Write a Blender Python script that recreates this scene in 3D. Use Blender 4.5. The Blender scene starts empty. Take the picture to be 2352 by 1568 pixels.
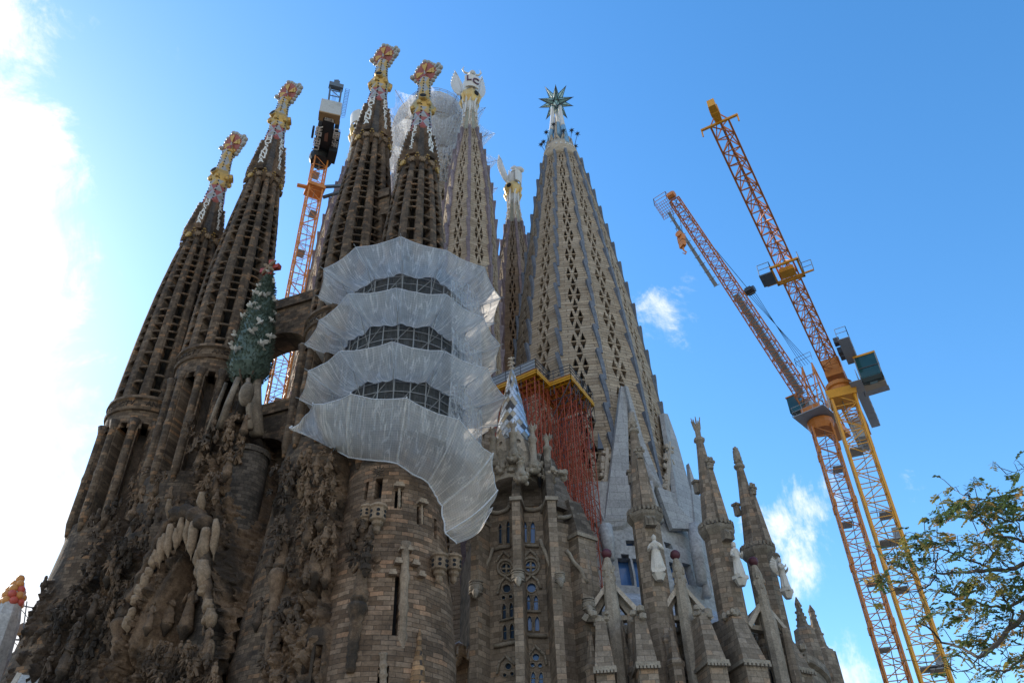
import bpy, bmesh, math, random
from mathutils import Vector, Matrix
from mathutils import noise as mnoise
from mathutils.geometry import tessellate_polygon
S = bpy.context.scene
COL = S.collection
sin, cos, pi, rad = math.sin, math.cos, math.pi, math.radians
random.seed(7)
# ------------------------------------------------------------------ camera
EYE = Vector((0, 0, 1.7))
FPX, CXP, CYP = 1898.0, 1176.0, 784.0            # focal length in pixels of a 2352 px wide frame
_vp = (-69.0, 2389.0)                             # vertical vanishing point measured from the verticals
_n = math.sqrt(_vp[0]**2 + _vp[1]**2 + FPX**2)
_p = math.asin(FPX / _n); _sr = (_vp[0] / _n) / cos(_p); _cr = math.sqrt(1 - _sr * _sr)
_r0 = Vector((1, 0, 0)); _u0 = Vector((0, -sin(_p), cos(_p))); FWD = Vector((0, cos(_p), sin(_p)))
RGT = _cr * _r0 + _sr * _u0; UPV = -_sr * _r0 + _cr * _u0
cam = bpy.data.cameras.new('camera'); camo = bpy.data.objects.new('camera', cam); COL.objects.link(camo)
cam.sensor_width = 36.0; cam.lens = 36.0 * FPX / 2352.0; cam.clip_start = 0.1; cam.clip_end = 5000
M = Matrix((RGT, UPV, -FWD)).transposed().to_4x4(); M.translation = EYE
camo.matrix_world = M
S.camera = camo
def ray(px, py): return ((px - CXP) * RGT + (CYP - py) * UPV + FPX * FWD).normalized()
def atZ(px, py, z):
    d = ray(px, py); return EYE + d * ((z - EYE.z) / d.z)
def atD(px, py, D):
    d = ray(px, py); return EYE + d * (D / math.hypot(d.x, d.y))
def atY(px, py, Y):
    d = ray(px, py); return EYE + d * (Y / d.y)
# ------------------------------------------------------------------ light
SUN_AZ, SUN_EL = -53.0, 30.0                      # azimuth from +Y towards +X, degrees
sun_dir = Vector((sin(rad(SUN_AZ)) * cos(rad(SUN_EL)), cos(rad(SUN_AZ)) * cos(rad(SUN_EL)), sin(rad(SUN_EL))))
sl = bpy.data.lights.new('sun', 'SUN'); sl.energy = 2.6; sl.angle = rad(0.6); sl.color = (1, .93, .82)
so = bpy.data.objects.new('sun', sl); COL.objects.link(so)
so.rotation_euler = (-sun_dir).to_track_quat('-Z', 'Y').to_euler(); so.location = (-60, 60, 120)
S.view_settings.view_transform = 'Standard'; S.view_settings.look = 'None'
S.view_settings.exposure = 1.1; S.view_settings.gamma = 1.0; S.view_settings.use_curve_mapping = False
S.cycles.max_bounces = 6; S.cycles.transparent_max_bounces = 24; S.cycles.diffuse_bounces = 3
S.cycles.use_denoising = True

def nd(nt, t, **k):
    n = nt.nodes.new(t)
    for a, b in k.items(): setattr(n, a, b)
    return n
def lk(nt, a, b): nt.links.new(a, b)
def mth(nt, op, a, b=None, c=None, clamp=False):
    n = nt.nodes.new('ShaderNodeMath'); n.operation = op; n.use_clamp = clamp
    for i, v in enumerate((a, b, c)):
        if v is None: continue
        if isinstance(v, (int, float)): n.inputs[i].default_value = v
        else: nt.links.new(v, n.inputs[i])
    return n.outputs[0]
def mixc(nt, f, a, b, mode='MIX'):
    n = nt.nodes.new('ShaderNodeMix'); n.data_type = 'RGBA'; n.blend_type = mode
    for s, v in ((0, f), (6, a), (7, b)):
        if isinstance(v, (int, float)): n.inputs[s].default_value = v
        elif isinstance(v, tuple): n.inputs[s].default_value = (*v, 1)
        else: nt.links.new(v, n.inputs[s])
    return n.outputs[2]
def ramp(nt, f, *st):
    n = nt.nodes.new('ShaderNodeValToRGB'); e = n.color_ramp.elements
    while len(e) < len(st): e.new(.5)
    for i, (p, c) in enumerate(st):
        e[i].position = p; e[i].color = (*c, 1) if isinstance(c, tuple) else (c, c, c, 1)
    nt.links.new(f, n.inputs[0]); return n.outputs[0]
def noise(nt, vec, scale, detail=4, rough=.55, dist=0):
    n = nt.nodes.new('ShaderNodeTexNoise'); n.inputs['Scale'].default_value = scale
    n.inputs['Detail'].default_value = detail; n.inputs['Roughness'].default_value = rough; n.inputs['Distortion'].default_value = dist
    if vec is not None: nt.links.new(vec, n.inputs['Vector'])
    return n.outputs[0]
def maprange(nt, v, a, b, c=0., d=1., smooth=True):
    n = nt.nodes.new('ShaderNodeMapRange'); n.interpolation_type = 'SMOOTHSTEP' if smooth else 'LINEAR'
    nt.links.new(v, n.inputs[0])
    for i, x in enumerate((a, b, c, d)): n.inputs[i + 1].default_value = x
    return n.outputs[0]

def make_world():
    w = bpy.data.worlds.new('World'); S.world = w; w.use_nodes = True
    nt = w.node_tree; bg = nt.nodes['Background']
    sky = nd(nt, 'ShaderNodeTexSky', sky_type='NISHITA'); sky.sun_disc = False
    sky.sun_elevation = rad(SUN_EL); sky.sun_rotation = rad(SUN_AZ)
    sky.altitude = 50; sky.air_density = 1.25; sky.dust_density = .42; sky.ozone_density = 3.2
    tc = nd(nt, 'ShaderNodeTexCoord'); g = tc.outputs['Generated']
    hs = nd(nt, 'ShaderNodeHueSaturation'); hs.inputs['Saturation'].default_value = 1.27; hs.inputs['Value'].default_value = 1.12
    lk(nt, sky.outputs[0], hs.inputs['Color'])
    # clouds: soft noise inside banks that sit at fixed directions of the sky dome
    nz = noise(nt, g, 6.0, 12, .66, .5); nz2 = noise(nt, g, 19.0, 9, .66, .6)
    dens = mth(nt, 'ADD', mth(nt, 'MULTIPLY', nz, .75), mth(nt, 'MULTIPLY', nz2, .25))
    total = None
    def bank(px, py, r, amt): bank_dir(ray(px, py), r, amt)
    def bank_dir(d, r, amt):
        nonlocal total
        v = nd(nt, 'ShaderNodeVectorMath', operation='DISTANCE'); lk(nt, g, v.inputs[0]); v.inputs[1].default_value = d
        m = mth(nt, 'MULTIPLY', maprange(nt, v.outputs['Value'], 0.0, r, 1, 0), amt)
        total = m if total is None else mth(nt, 'MAXIMUM', total, m)
    for b in CLOUDS: bank(*b)
    # unseen cloud banks added behind the camera to fill the facade with neutral light
    for d, r, amt in FILL_CLOUDS: bank_dir(Vector(d).normalized(), r, amt)
    # cloud where the bank's weight and the fractal noise together pass a threshold
    cl = maprange(nt, mth(nt, 'ADD', total, mth(nt, 'MULTIPLY', mth(nt, 'SUBTRACT', dens, .5), 3.4)), .36, .90, 0, 1)
    cl = mth(nt, 'MULTIPLY', cl, maprange(nt, total, .02, .22, 0, 1))
    mixn = mixc(nt, cl, hs.outputs[0], CLOUD_COL)
    lk(nt, mixn, bg.inputs[0]); bg.inputs[1].default_value = SKY_STRENGTH
SKY_STRENGTH = 0.125
CLOUD_COL = (4.7, 4.75, 4.85)
FILL_CLOUDS = [((0, -1, .35), .9, .95), ((.7, -.7, .3), .7, .9), ((-.7, -.7, .4), .7, .9), ((.2, -.6, .8), .6, .8)]
CLOUDS = [(-330, 820, .34, 1.3), (-110, 40, .19, 1.05), (-80, 330, .17, .98), (-50, 620, .15, .85), (75, 900, .14, .74), (90, 1090, .13, .72), (0, 1250, .2, 1.05), (40, 1480, .22, 1.2), (-300, 1300, .38, 1.4),
          (1530, 715, .085, .50), (1600, 645, .08, .42), (1560, 770, .06, .38), (1800, 1215, .095, .48), (1880, 1165, .08, .43), (1740, 1180, .07, .42), (1820, 1290, .06, .45),
          (2010, 1545, .09, .56), (1940, 1560, .07, .5), (2080, 1130, .08, .36), (2025, 845, .02, .34), (430, 130, .06, .44), (380, 125, .03, .38), (140, 420, .05, .5), (120, 300, .05, .4)]
make_world()

# ------------------------------------------------------------------ objects and labels
def tag(o, label=None, cat=None, group=None, kind=None):
    if label: o['label'] = label
    if cat: o['category'] = cat
    if group: o['group'] = group
    if kind: o['kind'] = kind
    return o
def empty(name, loc, rz=0.0):
    o = bpy.data.objects.new(name, None); COL.objects.link(o); o.location = loc; o.rotation_euler = (0, 0, rz); return o
def inst(src, parent=None, loc=None, rz=None):
    o = src.copy(); COL.objects.link(o); o.parent = parent
    if loc is not None: o.location = loc
    if rz is not None: o.rotation_euler = (0, 0, rz)
    return o
def copy_tree(o, parent=None):
    c = o.copy(); COL.objects.link(c); c.parent = parent
    for ch in [x for x in COL.objects if x.parent == o]: copy_tree(ch, c)
    return c

class MB:
    """collects primitives; build() links them as one mesh object"""
    def __init__(s): s.v = []; s.f = []; s.m = []; s.mi = 0
    def add(s, vs, fs):
        b = len(s.v); s.v.extend([tuple(x) for x in vs]); s.f.extend([tuple(i + b for i in f) for f in fs]); s.m.extend([s.mi] * len(fs)); return s
    def quad(s, a, b, c, d): return s.add([a, b, c, d], [(0, 1, 2, 3)])
    def tri(s, a, b, c): return s.add([a, b, c], [(0, 1, 2)])
    def box(s, c, size, rz=0.0, mat=None):
        x, y, z = (k / 2 for k in size); ca, sa = cos(rz), sin(rz)
        vs = []
        for dz in (-z, z):
            for dx, dy in ((-x, -y), (x, -y), (x, y), (-x, y)):
                p = Vector((dx * ca - dy * sa, dx * sa + dy * ca, dz))
                if mat: p = mat @ p
                vs.append((p[0] + c[0], p[1] + c[1], p[2] + c[2]))
        return s.add(vs, [(3, 2, 1, 0), (4, 5, 6, 7), (0, 1, 5, 4), (1, 2, 6, 5), (2, 3, 7, 6), (3, 0, 4, 7)])
    def tube(s, a, b, r0, r1=None, n=6, cap=True):
        a = Vector(a); b = Vector(b); r1 = r0 if r1 is None else r1
        d = b - a
        if d.length < 1e-6: return s
        d.normalize(); h = Vector((0, 0, 1)) if abs(d.z) < .9 else Vector((1, 0, 0))
        x = d.cross(h).normalized(); y = d.cross(x)
        vs = [];
        for p, r in ((a, r0), (b, r1)):
            for i in range(n):
                t = 2 * pi * (i + .5) / n; vs.append(p + x * (r * cos(t)) + y * (r * sin(t)))
        fs = [(i, (i + 1) % n, n + (i + 1) % n, n + i) for i in range(n)]
        if cap: fs += [tuple(range(n))[::-1], tuple(range(n, 2 * n))]
        return s.add(vs, fs)
    def path(s, pts, rs, n=6):
        """a smooth tube through points"""
        pts = [Vector(p) for p in pts]
        if isinstance(rs, (int, float)): rs = [rs] * len(pts)
        vs = []; fs = []; ref = None
        for i, p in enumerate(pts):
            d = (pts[min(i + 1, len(pts) - 1)] - pts[max(i - 1, 0)]).normalized()
            if ref is None: ref = d.orthogonal().normalized()
            x = (ref - d * ref.dot(d)).normalized(); ref = x; y = d.cross(x)
            for k in range(n):
                t = 2 * pi * k / n; vs.append(p + x * (rs[i] * cos(t)) + y * (rs[i] * sin(t)))
        for i in range(len(pts) - 1):
            for k in range(n): fs.append((i * n + k, i * n + (k + 1) % n, (i + 1) * n + (k + 1) % n, (i + 1) * n + k))
        fs += [tuple(range(n))[::-1], tuple(range((len(pts) - 1) * n, len(pts) * n))]
        return s.add(vs, fs)
    def lathe(s, prof, n=24, c=(0, 0, 0), sx=1.0, sy=1.0, a0=0.0, a1=2 * pi, cap=True, fn=None):
        """prof: list of (r,z) from bottom to top; fn(angle,z)->radius factor"""
        full = abs(a1 - a0 - 2 * pi) < 1e-6; m = n if full else n + 1
        vs = []
        for r, z in prof:
            for i in range(m):
                a = a0 + (a1 - a0) * i / n; k = r * (fn(a, z) if fn else 1)
                vs.append((c[0] + k * cos(a) * sx, c[1] + k * sin(a) * sy, c[2] + z))
        fs = []
        for j in range(len(prof) - 1):
            for i in range(n):
                i2 = (i + 1) % m; fs.append((j * m + i, j * m + i2, (j + 1) * m + i2, (j + 1) * m + i))
        if cap and full: fs += [tuple(range(m))[::-1], tuple(range((len(prof) - 1) * m, len(prof) * m))]
        return s.add(vs, fs)
    def ball(s, c, r, n=8, sz=1.0, sx=1.0, sy=1.0):
        h = max(3, n // 2); prof = [(max(1e-3, sin(pi * j / h)) * r, -cos(pi * j / h) * r * sz) for j in range(h + 1)]
        return s.lathe(prof, n, c, sx, sy)
    def prism(s, poly, z0, z1, top=1.0, c=None):
        """vertical prism over polygon [(x,y)], optionally tapering about centroid"""
        n = len(poly); cx = sum(p[0] for p in poly) / n; cy = sum(p[1] for p in poly) / n
        if c: cx, cy = c
        vs = [(x, y, z0) for x, y in poly] + [(cx + (x - cx) * top, cy + (y - cy) * top, z1) for x, y in poly]
        return s.add(vs, [(i, (i + 1) % n, n + (i + 1) % n, n + i) for i in range(n)] + [tuple(range(n))[::-1], tuple(range(n, 2 * n))])
    def extrude(s, poly, o, ex, ey, ez, t, holes=()):
        """plate: 2-D polygon (with holes) in the frame o,ex,ey, thickness t along ez"""
        o = Vector(o); ex = Vector(ex); ey = Vector(ey); ez = Vector(ez)
        loops = [list(poly)] + [list(h) for h in holes]
        flat = [p for l in loops for p in l]
        P = [o + ex * p[0] + ey * p[1] for p in flat]
        if holes: tris = [tuple(t_) for t_ in tessellate_polygon([[Vector((p[0], p[1], 0)) for p in l] for l in loops])]
        else: tris = [tuple(range(len(flat)))]
        n = len(flat); vs = P + [p - ez * t for p in P]
        fs = list(tris) + [tuple(i + n for i in reversed(f)) for f in tris]
        b = 0
        for l in loops:
            m = len(l)
            for i in range(m): fs.append((b + i, b + i + n, b + (i + 1) % m + n, b + (i + 1) % m))
            b += m
        return s.add(vs, fs)
    def mesh(s, o_verts, polys, mat):
        return s.add([mat @ Vector(v) for v in o_verts], polys)
    def build(s, name, mats, parent=None, smooth=False, loc=None, rz=0.0, recalc=True):
        me = bpy.data.meshes.new(name); me.from_pydata(s.v, [], s.f)
        mats = mats if isinstance(mats, (list, tuple)) else [mats]
        for m in mats: me.materials.append(m)
        if len(mats) > 1: me.polygons.foreach_set('material_index', s.m)
        if recalc:
            bm = bmesh.new(); bm.from_mesh(me); bmesh.ops.recalc_face_normals(bm, faces=bm.faces); bm.to_mesh(me); bm.free()
        if smooth: me.polygons.foreach_set('use_smooth', [True] * len(me.polygons))
        me.update()
        o = bpy.data.objects.new(name, me); COL.objects.link(o); o.parent = parent
        if loc is not None: o.location = loc
        if rz: o.rotation_euler = (0, 0, rz)
        return o
_tx = {}
def text_geo(ch, size, ext):
    """letter outlines of Blender's own font as (verts, faces), centred"""
    k = (ch, size, ext)
    if k not in _tx:
        cu = bpy.data.curves.new('letter', 'FONT'); cu.body = ch; cu.size = size; cu.extrude = ext; cu.align_x = 'CENTER'; cu.align_y = 'CENTER'; cu.resolution_u = 3
        cu.offset = size * .02
        ob = bpy.data.objects.new('letter', cu); me = bpy.data.meshes.new_from_object(ob)
        _tx[k] = ([tuple(v.co) for v in me.vertices], [tuple(p.vertices) for p in me.polygons])
        bpy.data.objects.remove(ob); bpy.data.meshes.remove(me); bpy.data.curves.remove(cu)
    return _tx[k]
def frame(o, ex, ey):
    ex = Vector(ex).normalized(); ey = Vector(ey).normalized(); ez = ex.cross(ey).normalized()
    m = Matrix((ex, ey, ez)).transposed().to_4x4(); m.translation = Vector(o); return m
def interp(kn, x):
    if x <= kn[0][0]: return kn[0][1]
    for (a, b), (c, d) in zip(kn, kn[1:]):
        if x <= c:
            t = (x - a) / (c - a); return b + (d - b) * t
    return kn[-1][1]

# ------------------------------------------------------------------ materials
MAT = {}
def base_mat(name, rough=.85, spec=.2, metal=0.0):
    m = bpy.data.materials.new(name); m.use_nodes = True; nt = m.node_tree; b = nt.nodes['Principled BSDF']
    b.inputs['Roughness'].default_value = rough; b.inputs['Metallic'].default_value = metal
    b.inputs['Specular IOR Level'].default_value = spec
    MAT[name] = m; return m, nt, b
def masonry(name, c1, c2, mortar, mode='box', bw=.6, bh=.3, rm=4.0, stain=.5, stain_col=(.035, .03, .026), warm=None, bump=.5, mort=.02, fine=5.0, strata=0.0, patch=.25):
    m, nt, b = base_mat(name, .9, .15)
    tc = nd(nt, 'ShaderNodeTexCoord'); ob = tc.outputs['Object']
    sp = nd(nt, 'ShaderNodeSeparateXYZ'); lk(nt, ob, sp.inputs[0]); x, y, z = sp.outputs
    oi = nd(nt, 'ShaderNodeObjectInfo'); rnd = mth(nt, 'MULTIPLY', oi.outputs['Random'], 23.0)
    if mode == 'cyl':
        u = mth(nt, 'MULTIPLY', mth(nt, 'ARCTAN2', y, x), rm)
    else:
        ns = nd(nt, 'ShaderNodeSeparateXYZ'); lk(nt, tc.outputs['Normal'], ns.inputs[0])
        w = mth(nt, 'GREATER_THAN', mth(nt, 'ABSOLUTE', ns.outputs[0]), mth(nt, 'ABSOLUTE', ns.outputs[1]))
        u = mth(nt, 'ADD', mth(nt, 'MULTIPLY', y, w), mth(nt, 'MULTIPLY', x, mth(nt, 'SUBTRACT', 1.0, w)))
    wob = noise(nt, ob, .9, 3)
    u = mth(nt, 'ADD', mth(nt, 'ADD', u, rnd), mth(nt, 'MULTIPLY', wob, .25))
    vz = mth(nt, 'ADD', z, mth(nt, 'MULTIPLY', noise(nt, ob, .6, 2), .22))
    cv = nd(nt, 'ShaderNodeCombineXYZ'); lk(nt, u, cv.inputs[0]); lk(nt, vz, cv.inputs[1])
    br = nd(nt, 'ShaderNodeTexBrick'); lk(nt, cv.outputs[0], br.inputs['Vector'])
    br.inputs['Scale'].default_value = 1.0; br.inputs['Brick Width'].default_value = bw; br.inputs['Row Height'].default_value = bh
    br.inputs['Mortar Size'].default_value = mort; br.inputs['Mortar Smooth'].default_value = .3; br.inputs['Bias'].default_value = 0.0
    br.inputs['Color1'].default_value = (0, 0, 0, 1); br.inputs['Color2'].default_value = (1, 1, 1, 1); br.inputs['Mortar'].default_value = (.5, .5, .5, 1)
    mid = tuple((p + q) / 2 for p, q in zip(c1, c2))
    col = ramp(nt, br.outputs['Color'], (0.0, c1), (.45, mid), (.8, c2), (1.0, warm or c2))
    col = mixc(nt, br.outputs['Fac'], col, mortar)
    if strata:
        sv = nd(nt, 'ShaderNodeCombineXYZ'); lk(nt, mth(nt, 'MULTIPLY', u, .35), sv.inputs[0]); lk(nt, mth(nt, 'MULTIPLY', z, 4.2), sv.inputs[1]); lk(nt, rnd, sv.inputs[2])
        st = noise(nt, sv.outputs[0], 1.0, 4, .7)
        col = mixc(nt, strata, col, ramp(nt, st, (.3, tuple(k * .45 for k in c1)), (.5, mid), (.72, tuple(min(1, k * 1.25) for k in c2))))
    # weathering: big soot patches with a shape of their own and fine grain
    big = noise(nt, ob, .16, 6, .65, .6); med = noise(nt, ob, 1.3, 5, .6)
    sf = mth(nt, 'MULTIPLY', maprange(nt, mth(nt, 'ADD', mth(nt, 'MULTIPLY', big, .7), mth(nt, 'MULTIPLY', med, .3)), .44, .62), stain)
    col = mixc(nt, sf, col, stain_col)
    if patch:
        pv = nd(nt, 'ShaderNodeVectorMath', operation='MULTIPLY'); lk(nt, ob, pv.inputs[0]); pv.inputs[1].default_value = (1.6, 1.6, .35)
        col = mixc(nt, mth(nt, 'MULTIPLY', maprange(nt, noise(nt, pv.outputs[0], 1.0, 4), .52, .72), patch), col, tuple(k * .4 for k in mid))
    gr = noise(nt, ob, fine, 5, .7)
    col = mixc(nt, .55, col, ramp(nt, gr, (.25, .35), (.75, 1.5)), 'MULTIPLY')
    lk(nt, col, b.inputs['Base Color'])
    hgt = mth(nt, 'ADD', mth(nt, 'MULTIPLY', mth(nt, 'SUBTRACT', 1.0, br.outputs['Fac']), .5), mth(nt, 'ADD', mth(nt, 'MULTIPLY', br.outputs['Color'], .25), mth(nt, 'MULTIPLY', gr, .5)))
    bp = nd(nt, 'ShaderNodeBump'); bp.inputs['Strength'].default_value = bump; bp.inputs['Distance'].default_value = .12
    lk(nt, hgt, bp.inputs['Height']); lk(nt, bp.outputs[0], b.inputs['Normal'])
    return m
def rough_stone(name, c1, c2, stain=(.03, .027, .024), sa=.6, scale=1.2, bump=.6, dist=.15):
    m, nt, b = base_mat(name, .92, .12)
    tc = nd(nt, 'ShaderNodeTexCoord'); ob = tc.outputs['Object']
    n1 = noise(nt, ob, scale, 6, .65); n2 = noise(nt, ob, scale * 6, 5, .7); n3 = noise(nt, ob, .25, 5, .6, .5)
    col = ramp(nt, n1, (.3, c1), (.7, c2))
    col = mixc(nt, mth(nt, 'MULTIPLY', maprange(nt, n3, .43, .62), sa), col, stain)
    col = mixc(nt, .6, col, ramp(nt, n2, (.3, .4), (.7, 1.45)), 'MULTIPLY')
    lk(nt, col, b.inputs['Base Color'])
    bp = nd(nt, 'ShaderNodeBump'); bp.inputs['Strength'].default_value = bump; bp.inputs['Distance'].default_value = dist
    lk(nt, mth(nt, 'ADD', n1, mth(nt, 'MULTIPLY', n2, .5)), bp.inputs['Height']); lk(nt, bp.outputs[0], b.inputs['Normal'])
    return m
def paint(name, c, rough=.5, var=.25, dirt=(.05, .04, .03), da=.25, scale=1.5, metal=0.0, spec=.4):
    m, nt, b = base_mat(name, rough, spec, metal)
    tc = nd(nt, 'ShaderNodeTexCoord'); ob = tc.outputs['Object']
    n1 = noise(nt, ob, scale, 5, .65); n2 = noise(nt, ob, scale * 9, 3, .6)
    col = mixc(nt, mth(nt, 'MULTIPLY', maprange(nt, n1, .5, .72), da), c, dirt)
    col = mixc(nt, var, col, ramp(nt, n2, (.3, .6), (.7, 1.3)), 'MULTIPLY')
    lk(nt, col, b.inputs['Base Color'])
    lk(nt, maprange(nt, n1, .2, .8, max(0, rough - .12), min(1, rough + .15)), b.inputs['Roughness'])
    return m
def glass_mat(name, c, rough=.12):
    m, nt, b = base_mat(name, rough, .5)
    tc = nd(nt, 'ShaderNodeTexCoord')
    n = noise(nt, tc.outputs['Object'], 1.2, 2)
    lk(nt, mixc(nt, n, tuple(k * .7 for k in c), tuple(k * 1.3 for k in c)), b.inputs['Base Color'])
    bp = nd(nt, 'ShaderNodeBump'); bp.inputs['Strength'].default_value = .08; lk(nt, n, bp.inputs['Height']); lk(nt, bp.outputs[0], b.inputs['Normal'])
    return m
def net_mat(name, col, cover, gx=.0, mesh=.55, fold=1.0):
    """debris netting: woven threads with open gaps, semi see-through cloth"""
    m, nt, b = base_mat(name, .8, .1)
    tc = nd(nt, 'ShaderNodeTexCoord'); uv = tc.outputs['UV']
    sp = nd(nt, 'ShaderNodeSeparateXYZ'); lk(nt, uv, sp.inputs[0])
    def line(c, w):
        f = mth(nt, 'FRACT', mth(nt, 'DIVIDE', c, mesh)); return mth(nt, 'LESS_THAN', f, w)
    grid = mth(nt, 'MAXIMUM', line(sp.outputs[0], .2), line(sp.outputs[1], .2))
    n = noise(nt, tc.outputs['Object'], .7, 4, .6); n2 = noise(nt, tc.outputs['Object'], 2.6, 3)
    fv = nd(nt, 'ShaderNodeCombineXYZ'); lk(nt, mth(nt, 'MULTIPLY', sp.outputs[0], 1.1), fv.inputs[0]); lk(nt, mth(nt, 'MULTIPLY', sp.outputs[1], .16), fv.inputs[1])
    fo_ = noise(nt, fv.outputs[0], 1.0, 4, .6, .8); folds = maprange(nt, mth(nt, 'ABSOLUTE', mth(nt, 'SUBTRACT', fo_, .5)), 0.0, .035, .34, 0)
    cov = mth(nt, 'ADD', mth(nt, 'MULTIPLY', grid, .14), mth(nt, 'ADD', mth(nt, 'ADD', cover - .2, folds), mth(nt, 'MULTIPLY', n, .4)), clamp=True)
    di = nd(nt, 'ShaderNodeBsdfDiffuse'); tl = nd(nt, 'ShaderNodeBsdfTranslucent'); tr = nd(nt, 'ShaderNodeBsdfTransparent')
    cc = mixc(nt, .35, (*col,), ramp(nt, n2, (.3, .7), (.7, 1.15)), 'MULTIPLY')
    lk(nt, cc, di.inputs[0]); lk(nt, cc, tl.inputs[0])
    mx = nd(nt, 'ShaderNodeMixShader'); mx.inputs[0].default_value = .58; lk(nt, di.outputs[0], mx.inputs[1]); lk(nt, tl.outputs[0], mx.inputs[2])
    mo = nd(nt, 'ShaderNodeMixShader'); lk(nt, cov, mo.inputs[0]); lk(nt, tr.outputs[0], mo.inputs[1]); lk(nt, mx.outputs[0], mo.inputs[2])
    lk(nt, mo.outputs[0], nt.nodes['Material Output'].inputs[0])
    return m
OLD1, OLD2, OLDW = (.088, .060, .041), (.215, .153, .104), (.30, .165, .085)
masonry('old_cyl', OLD1, OLD2, (.085, .062, .044), 'cyl', .75, .34, 4.2, .75, warm=OLDW)
masonry('old_box', OLD1, OLD2, (.085, .062, .044), 'box', .75, .34, 4.2, .75, warm=OLDW)
masonry('old_cyl_dark', (.06, .05, .042), (.15, .12, .095), (.05, .04, .035), 'cyl', .75, .34, 2.3, .6)
masonry('drum_cyl', (.14, .088, .055), (.30, .205, .138), (.10, .07, .048), 'cyl', .95, .36, 4.6, .45, warm=(.42, .24, .14), bump=.8)
rough_stone('carved', (.105, .066, .042), (.28, .187, .12), sa=.8, scale=1.6, bump=.9)
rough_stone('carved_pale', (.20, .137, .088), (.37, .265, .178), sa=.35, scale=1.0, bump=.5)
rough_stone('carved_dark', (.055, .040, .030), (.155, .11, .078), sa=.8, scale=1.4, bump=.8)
masonry('grey_box', (.19, .145, .105), (.36, .285, .215), (.15, .12, .092), 'box', 1.0, .45, 4, .35, stain_col=(.07, .06, .05), warm=(.38, .25, .16), bump=.5)
masonry('grey_box_dark', (.10, .079, .060), (.21, .168, .13), (.10, .08, .06), 'box', 1.0, .45, 4, .55, stain_col=(.04, .037, .033), bump=.5)
masonry('new_stone', (.28, .205, .135), (.52, .42, .315), (.09, .065, .04), 'cyl', 2.1, .5, 6.0, .18, stain_col=(.14, .10, .07), warm=(.48, .36, .24), bump=.7, mort=.05, strata=.5, patch=.1)
masonry('new_stone_dark', (.16, .12, .09), (.34, .27, .20), (.10, .08, .06), 'cyl', 2.1, .62, 6.0, .3, stain_col=(.09, .07, .05), warm=(.3, .22, .16), bump=.7, mort=.035, strata=.6, patch=.1)
rough_stone('blue_stone', (.12, .135, .165), (.23, .255, .30), stain=(.1, .1, .12), sa=.3, scale=2.0, bump=.4)
rough_stone('purple_stone', (.16, .125, .14), (.30, .25, .27), stain=(.1, .09, .1), sa=.3, scale=2.0, bump=.4)
rough_stone('trim_stone', (.40, .33, .26), (.56, .48, .39), stain=(.2, .17, .14), sa=.3, scale=1.5, bump=.3)
rough_stone('white_concrete', (.36, .355, .35), (.50, .49, .48), stain=(.24, .235, .23), sa=.4, scale=.5, bump=.12)
masonry('white_panel', (.34, .335, .33), (.42, .415, .41), (.24, .24, .24), 'box', 1.9, 1.0, 12, .22, stain_col=(.22, .215, .21), bump=.1, mort=.03, patch=.08)
paint('white_marble', (.62, .60, .57), .45, .2, (.45, .42, .36), .3)
paint('statue_white', (.60, .55, .48), .75, .45, (.28, .24, .19), .6)
paint('gold', (.50, .31, .085), .38, .4, (.25, .13, .03), .4, 3.0, .35)
paint('mosaic_red', (.33, .085, .065), .45, .5, (.12, .04, .03), .4, 3.0)
paint('mosaic_white', (.33, .33, .33), .4, .45, (.3, .29, .27), .35, 4.0)
paint('mosaic_yellow', (.50, .33, .11), .4, .5, (.3, .17, .05), .35, 4.0)
paint('ball_white', (.36, .355, .33), .45, .25, (.25, .24, .2), .35, 2.5)
paint('black_knob', (.02, .02, .022), .4, .2)
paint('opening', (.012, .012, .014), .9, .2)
paint('letter_white', (.72, .71, .68), .5, .3, (.4, .35, .25), .4, 4)
paint('letter_purple', (.12, .05, .07), .5, .2)
paint('crane_orange', (.60, .215, .045), .45, .25, (.2, .07, .02), .35, .8)
paint('crane_yellow', (.74, .33, .025), .42, .22, (.3, .12, .02), .3, .8)
paint('scaffold_red', (.36, .07, .028), .55, .3, (.15, .05, .03), .4, .8)
paint('deck_yellow', (.72, .36, .02), .5, .3, (.25, .12, .02), .4, .8)
paint('dark_steel', (.05, .055, .065), .5, .3, (.02, .02, .02), .3, 1)
paint('grey_steel', (.32, .34, .37), .45, .25, (.15, .13, .11), .35, 1)
paint('slate_steel', (.10, .13, .16), .5, .25, (.05, .05, .05), .3, 1)
paint('counterweight', (.46, .46, .45), .85, .3, (.28, .26, .23), .5, .6)
paint('timber', (.30, .19, .09), .8, .4, (.1, .07, .04), .4, 1)
glass_mat('cab_glass', (.02, .07, .075), .05)
glass_mat('window_glass', (.035, .06, .10), .1)
glass_mat('window_blue', (.05, .125, .30), .1)
glass_mat('pale_glass', (.14, .26, .30), .15)
glass_mat('star_glass', (.30, .48, .47), .18)
paint('mirror_tile', (.62, .66, .70), .28, .25, (.3, .3, .3), .25, 2.0, .55)
paint('mirror_dark', (.07, .06, .055), .4, .3, (.03, .03, .03), .3, 2.0)
paint('mirror_gold', (.46, .38, .27), .3, .3, (.2, .15, .1), .3, 2.0, .4)
paint('blue_mosaic', (.20, .36, .50), .35, .6, (.06, .10, .28), .6, 2.0)
paint('cypress_green', (.075, .105, .08), .55, .6, (.02, .035, .02), .5, 3.0)
paint('dove_white', (.50, .47, .42), .6, .25, (.35, .3, .25), .4, 3)
paint('red_cross', (.36, .055, .04), .45, .3, (.15, .03, .02), .3, 2)
paint('bark', (.075, .06, .048), .9, .5, (.03, .025, .02), .5, 6)
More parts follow.
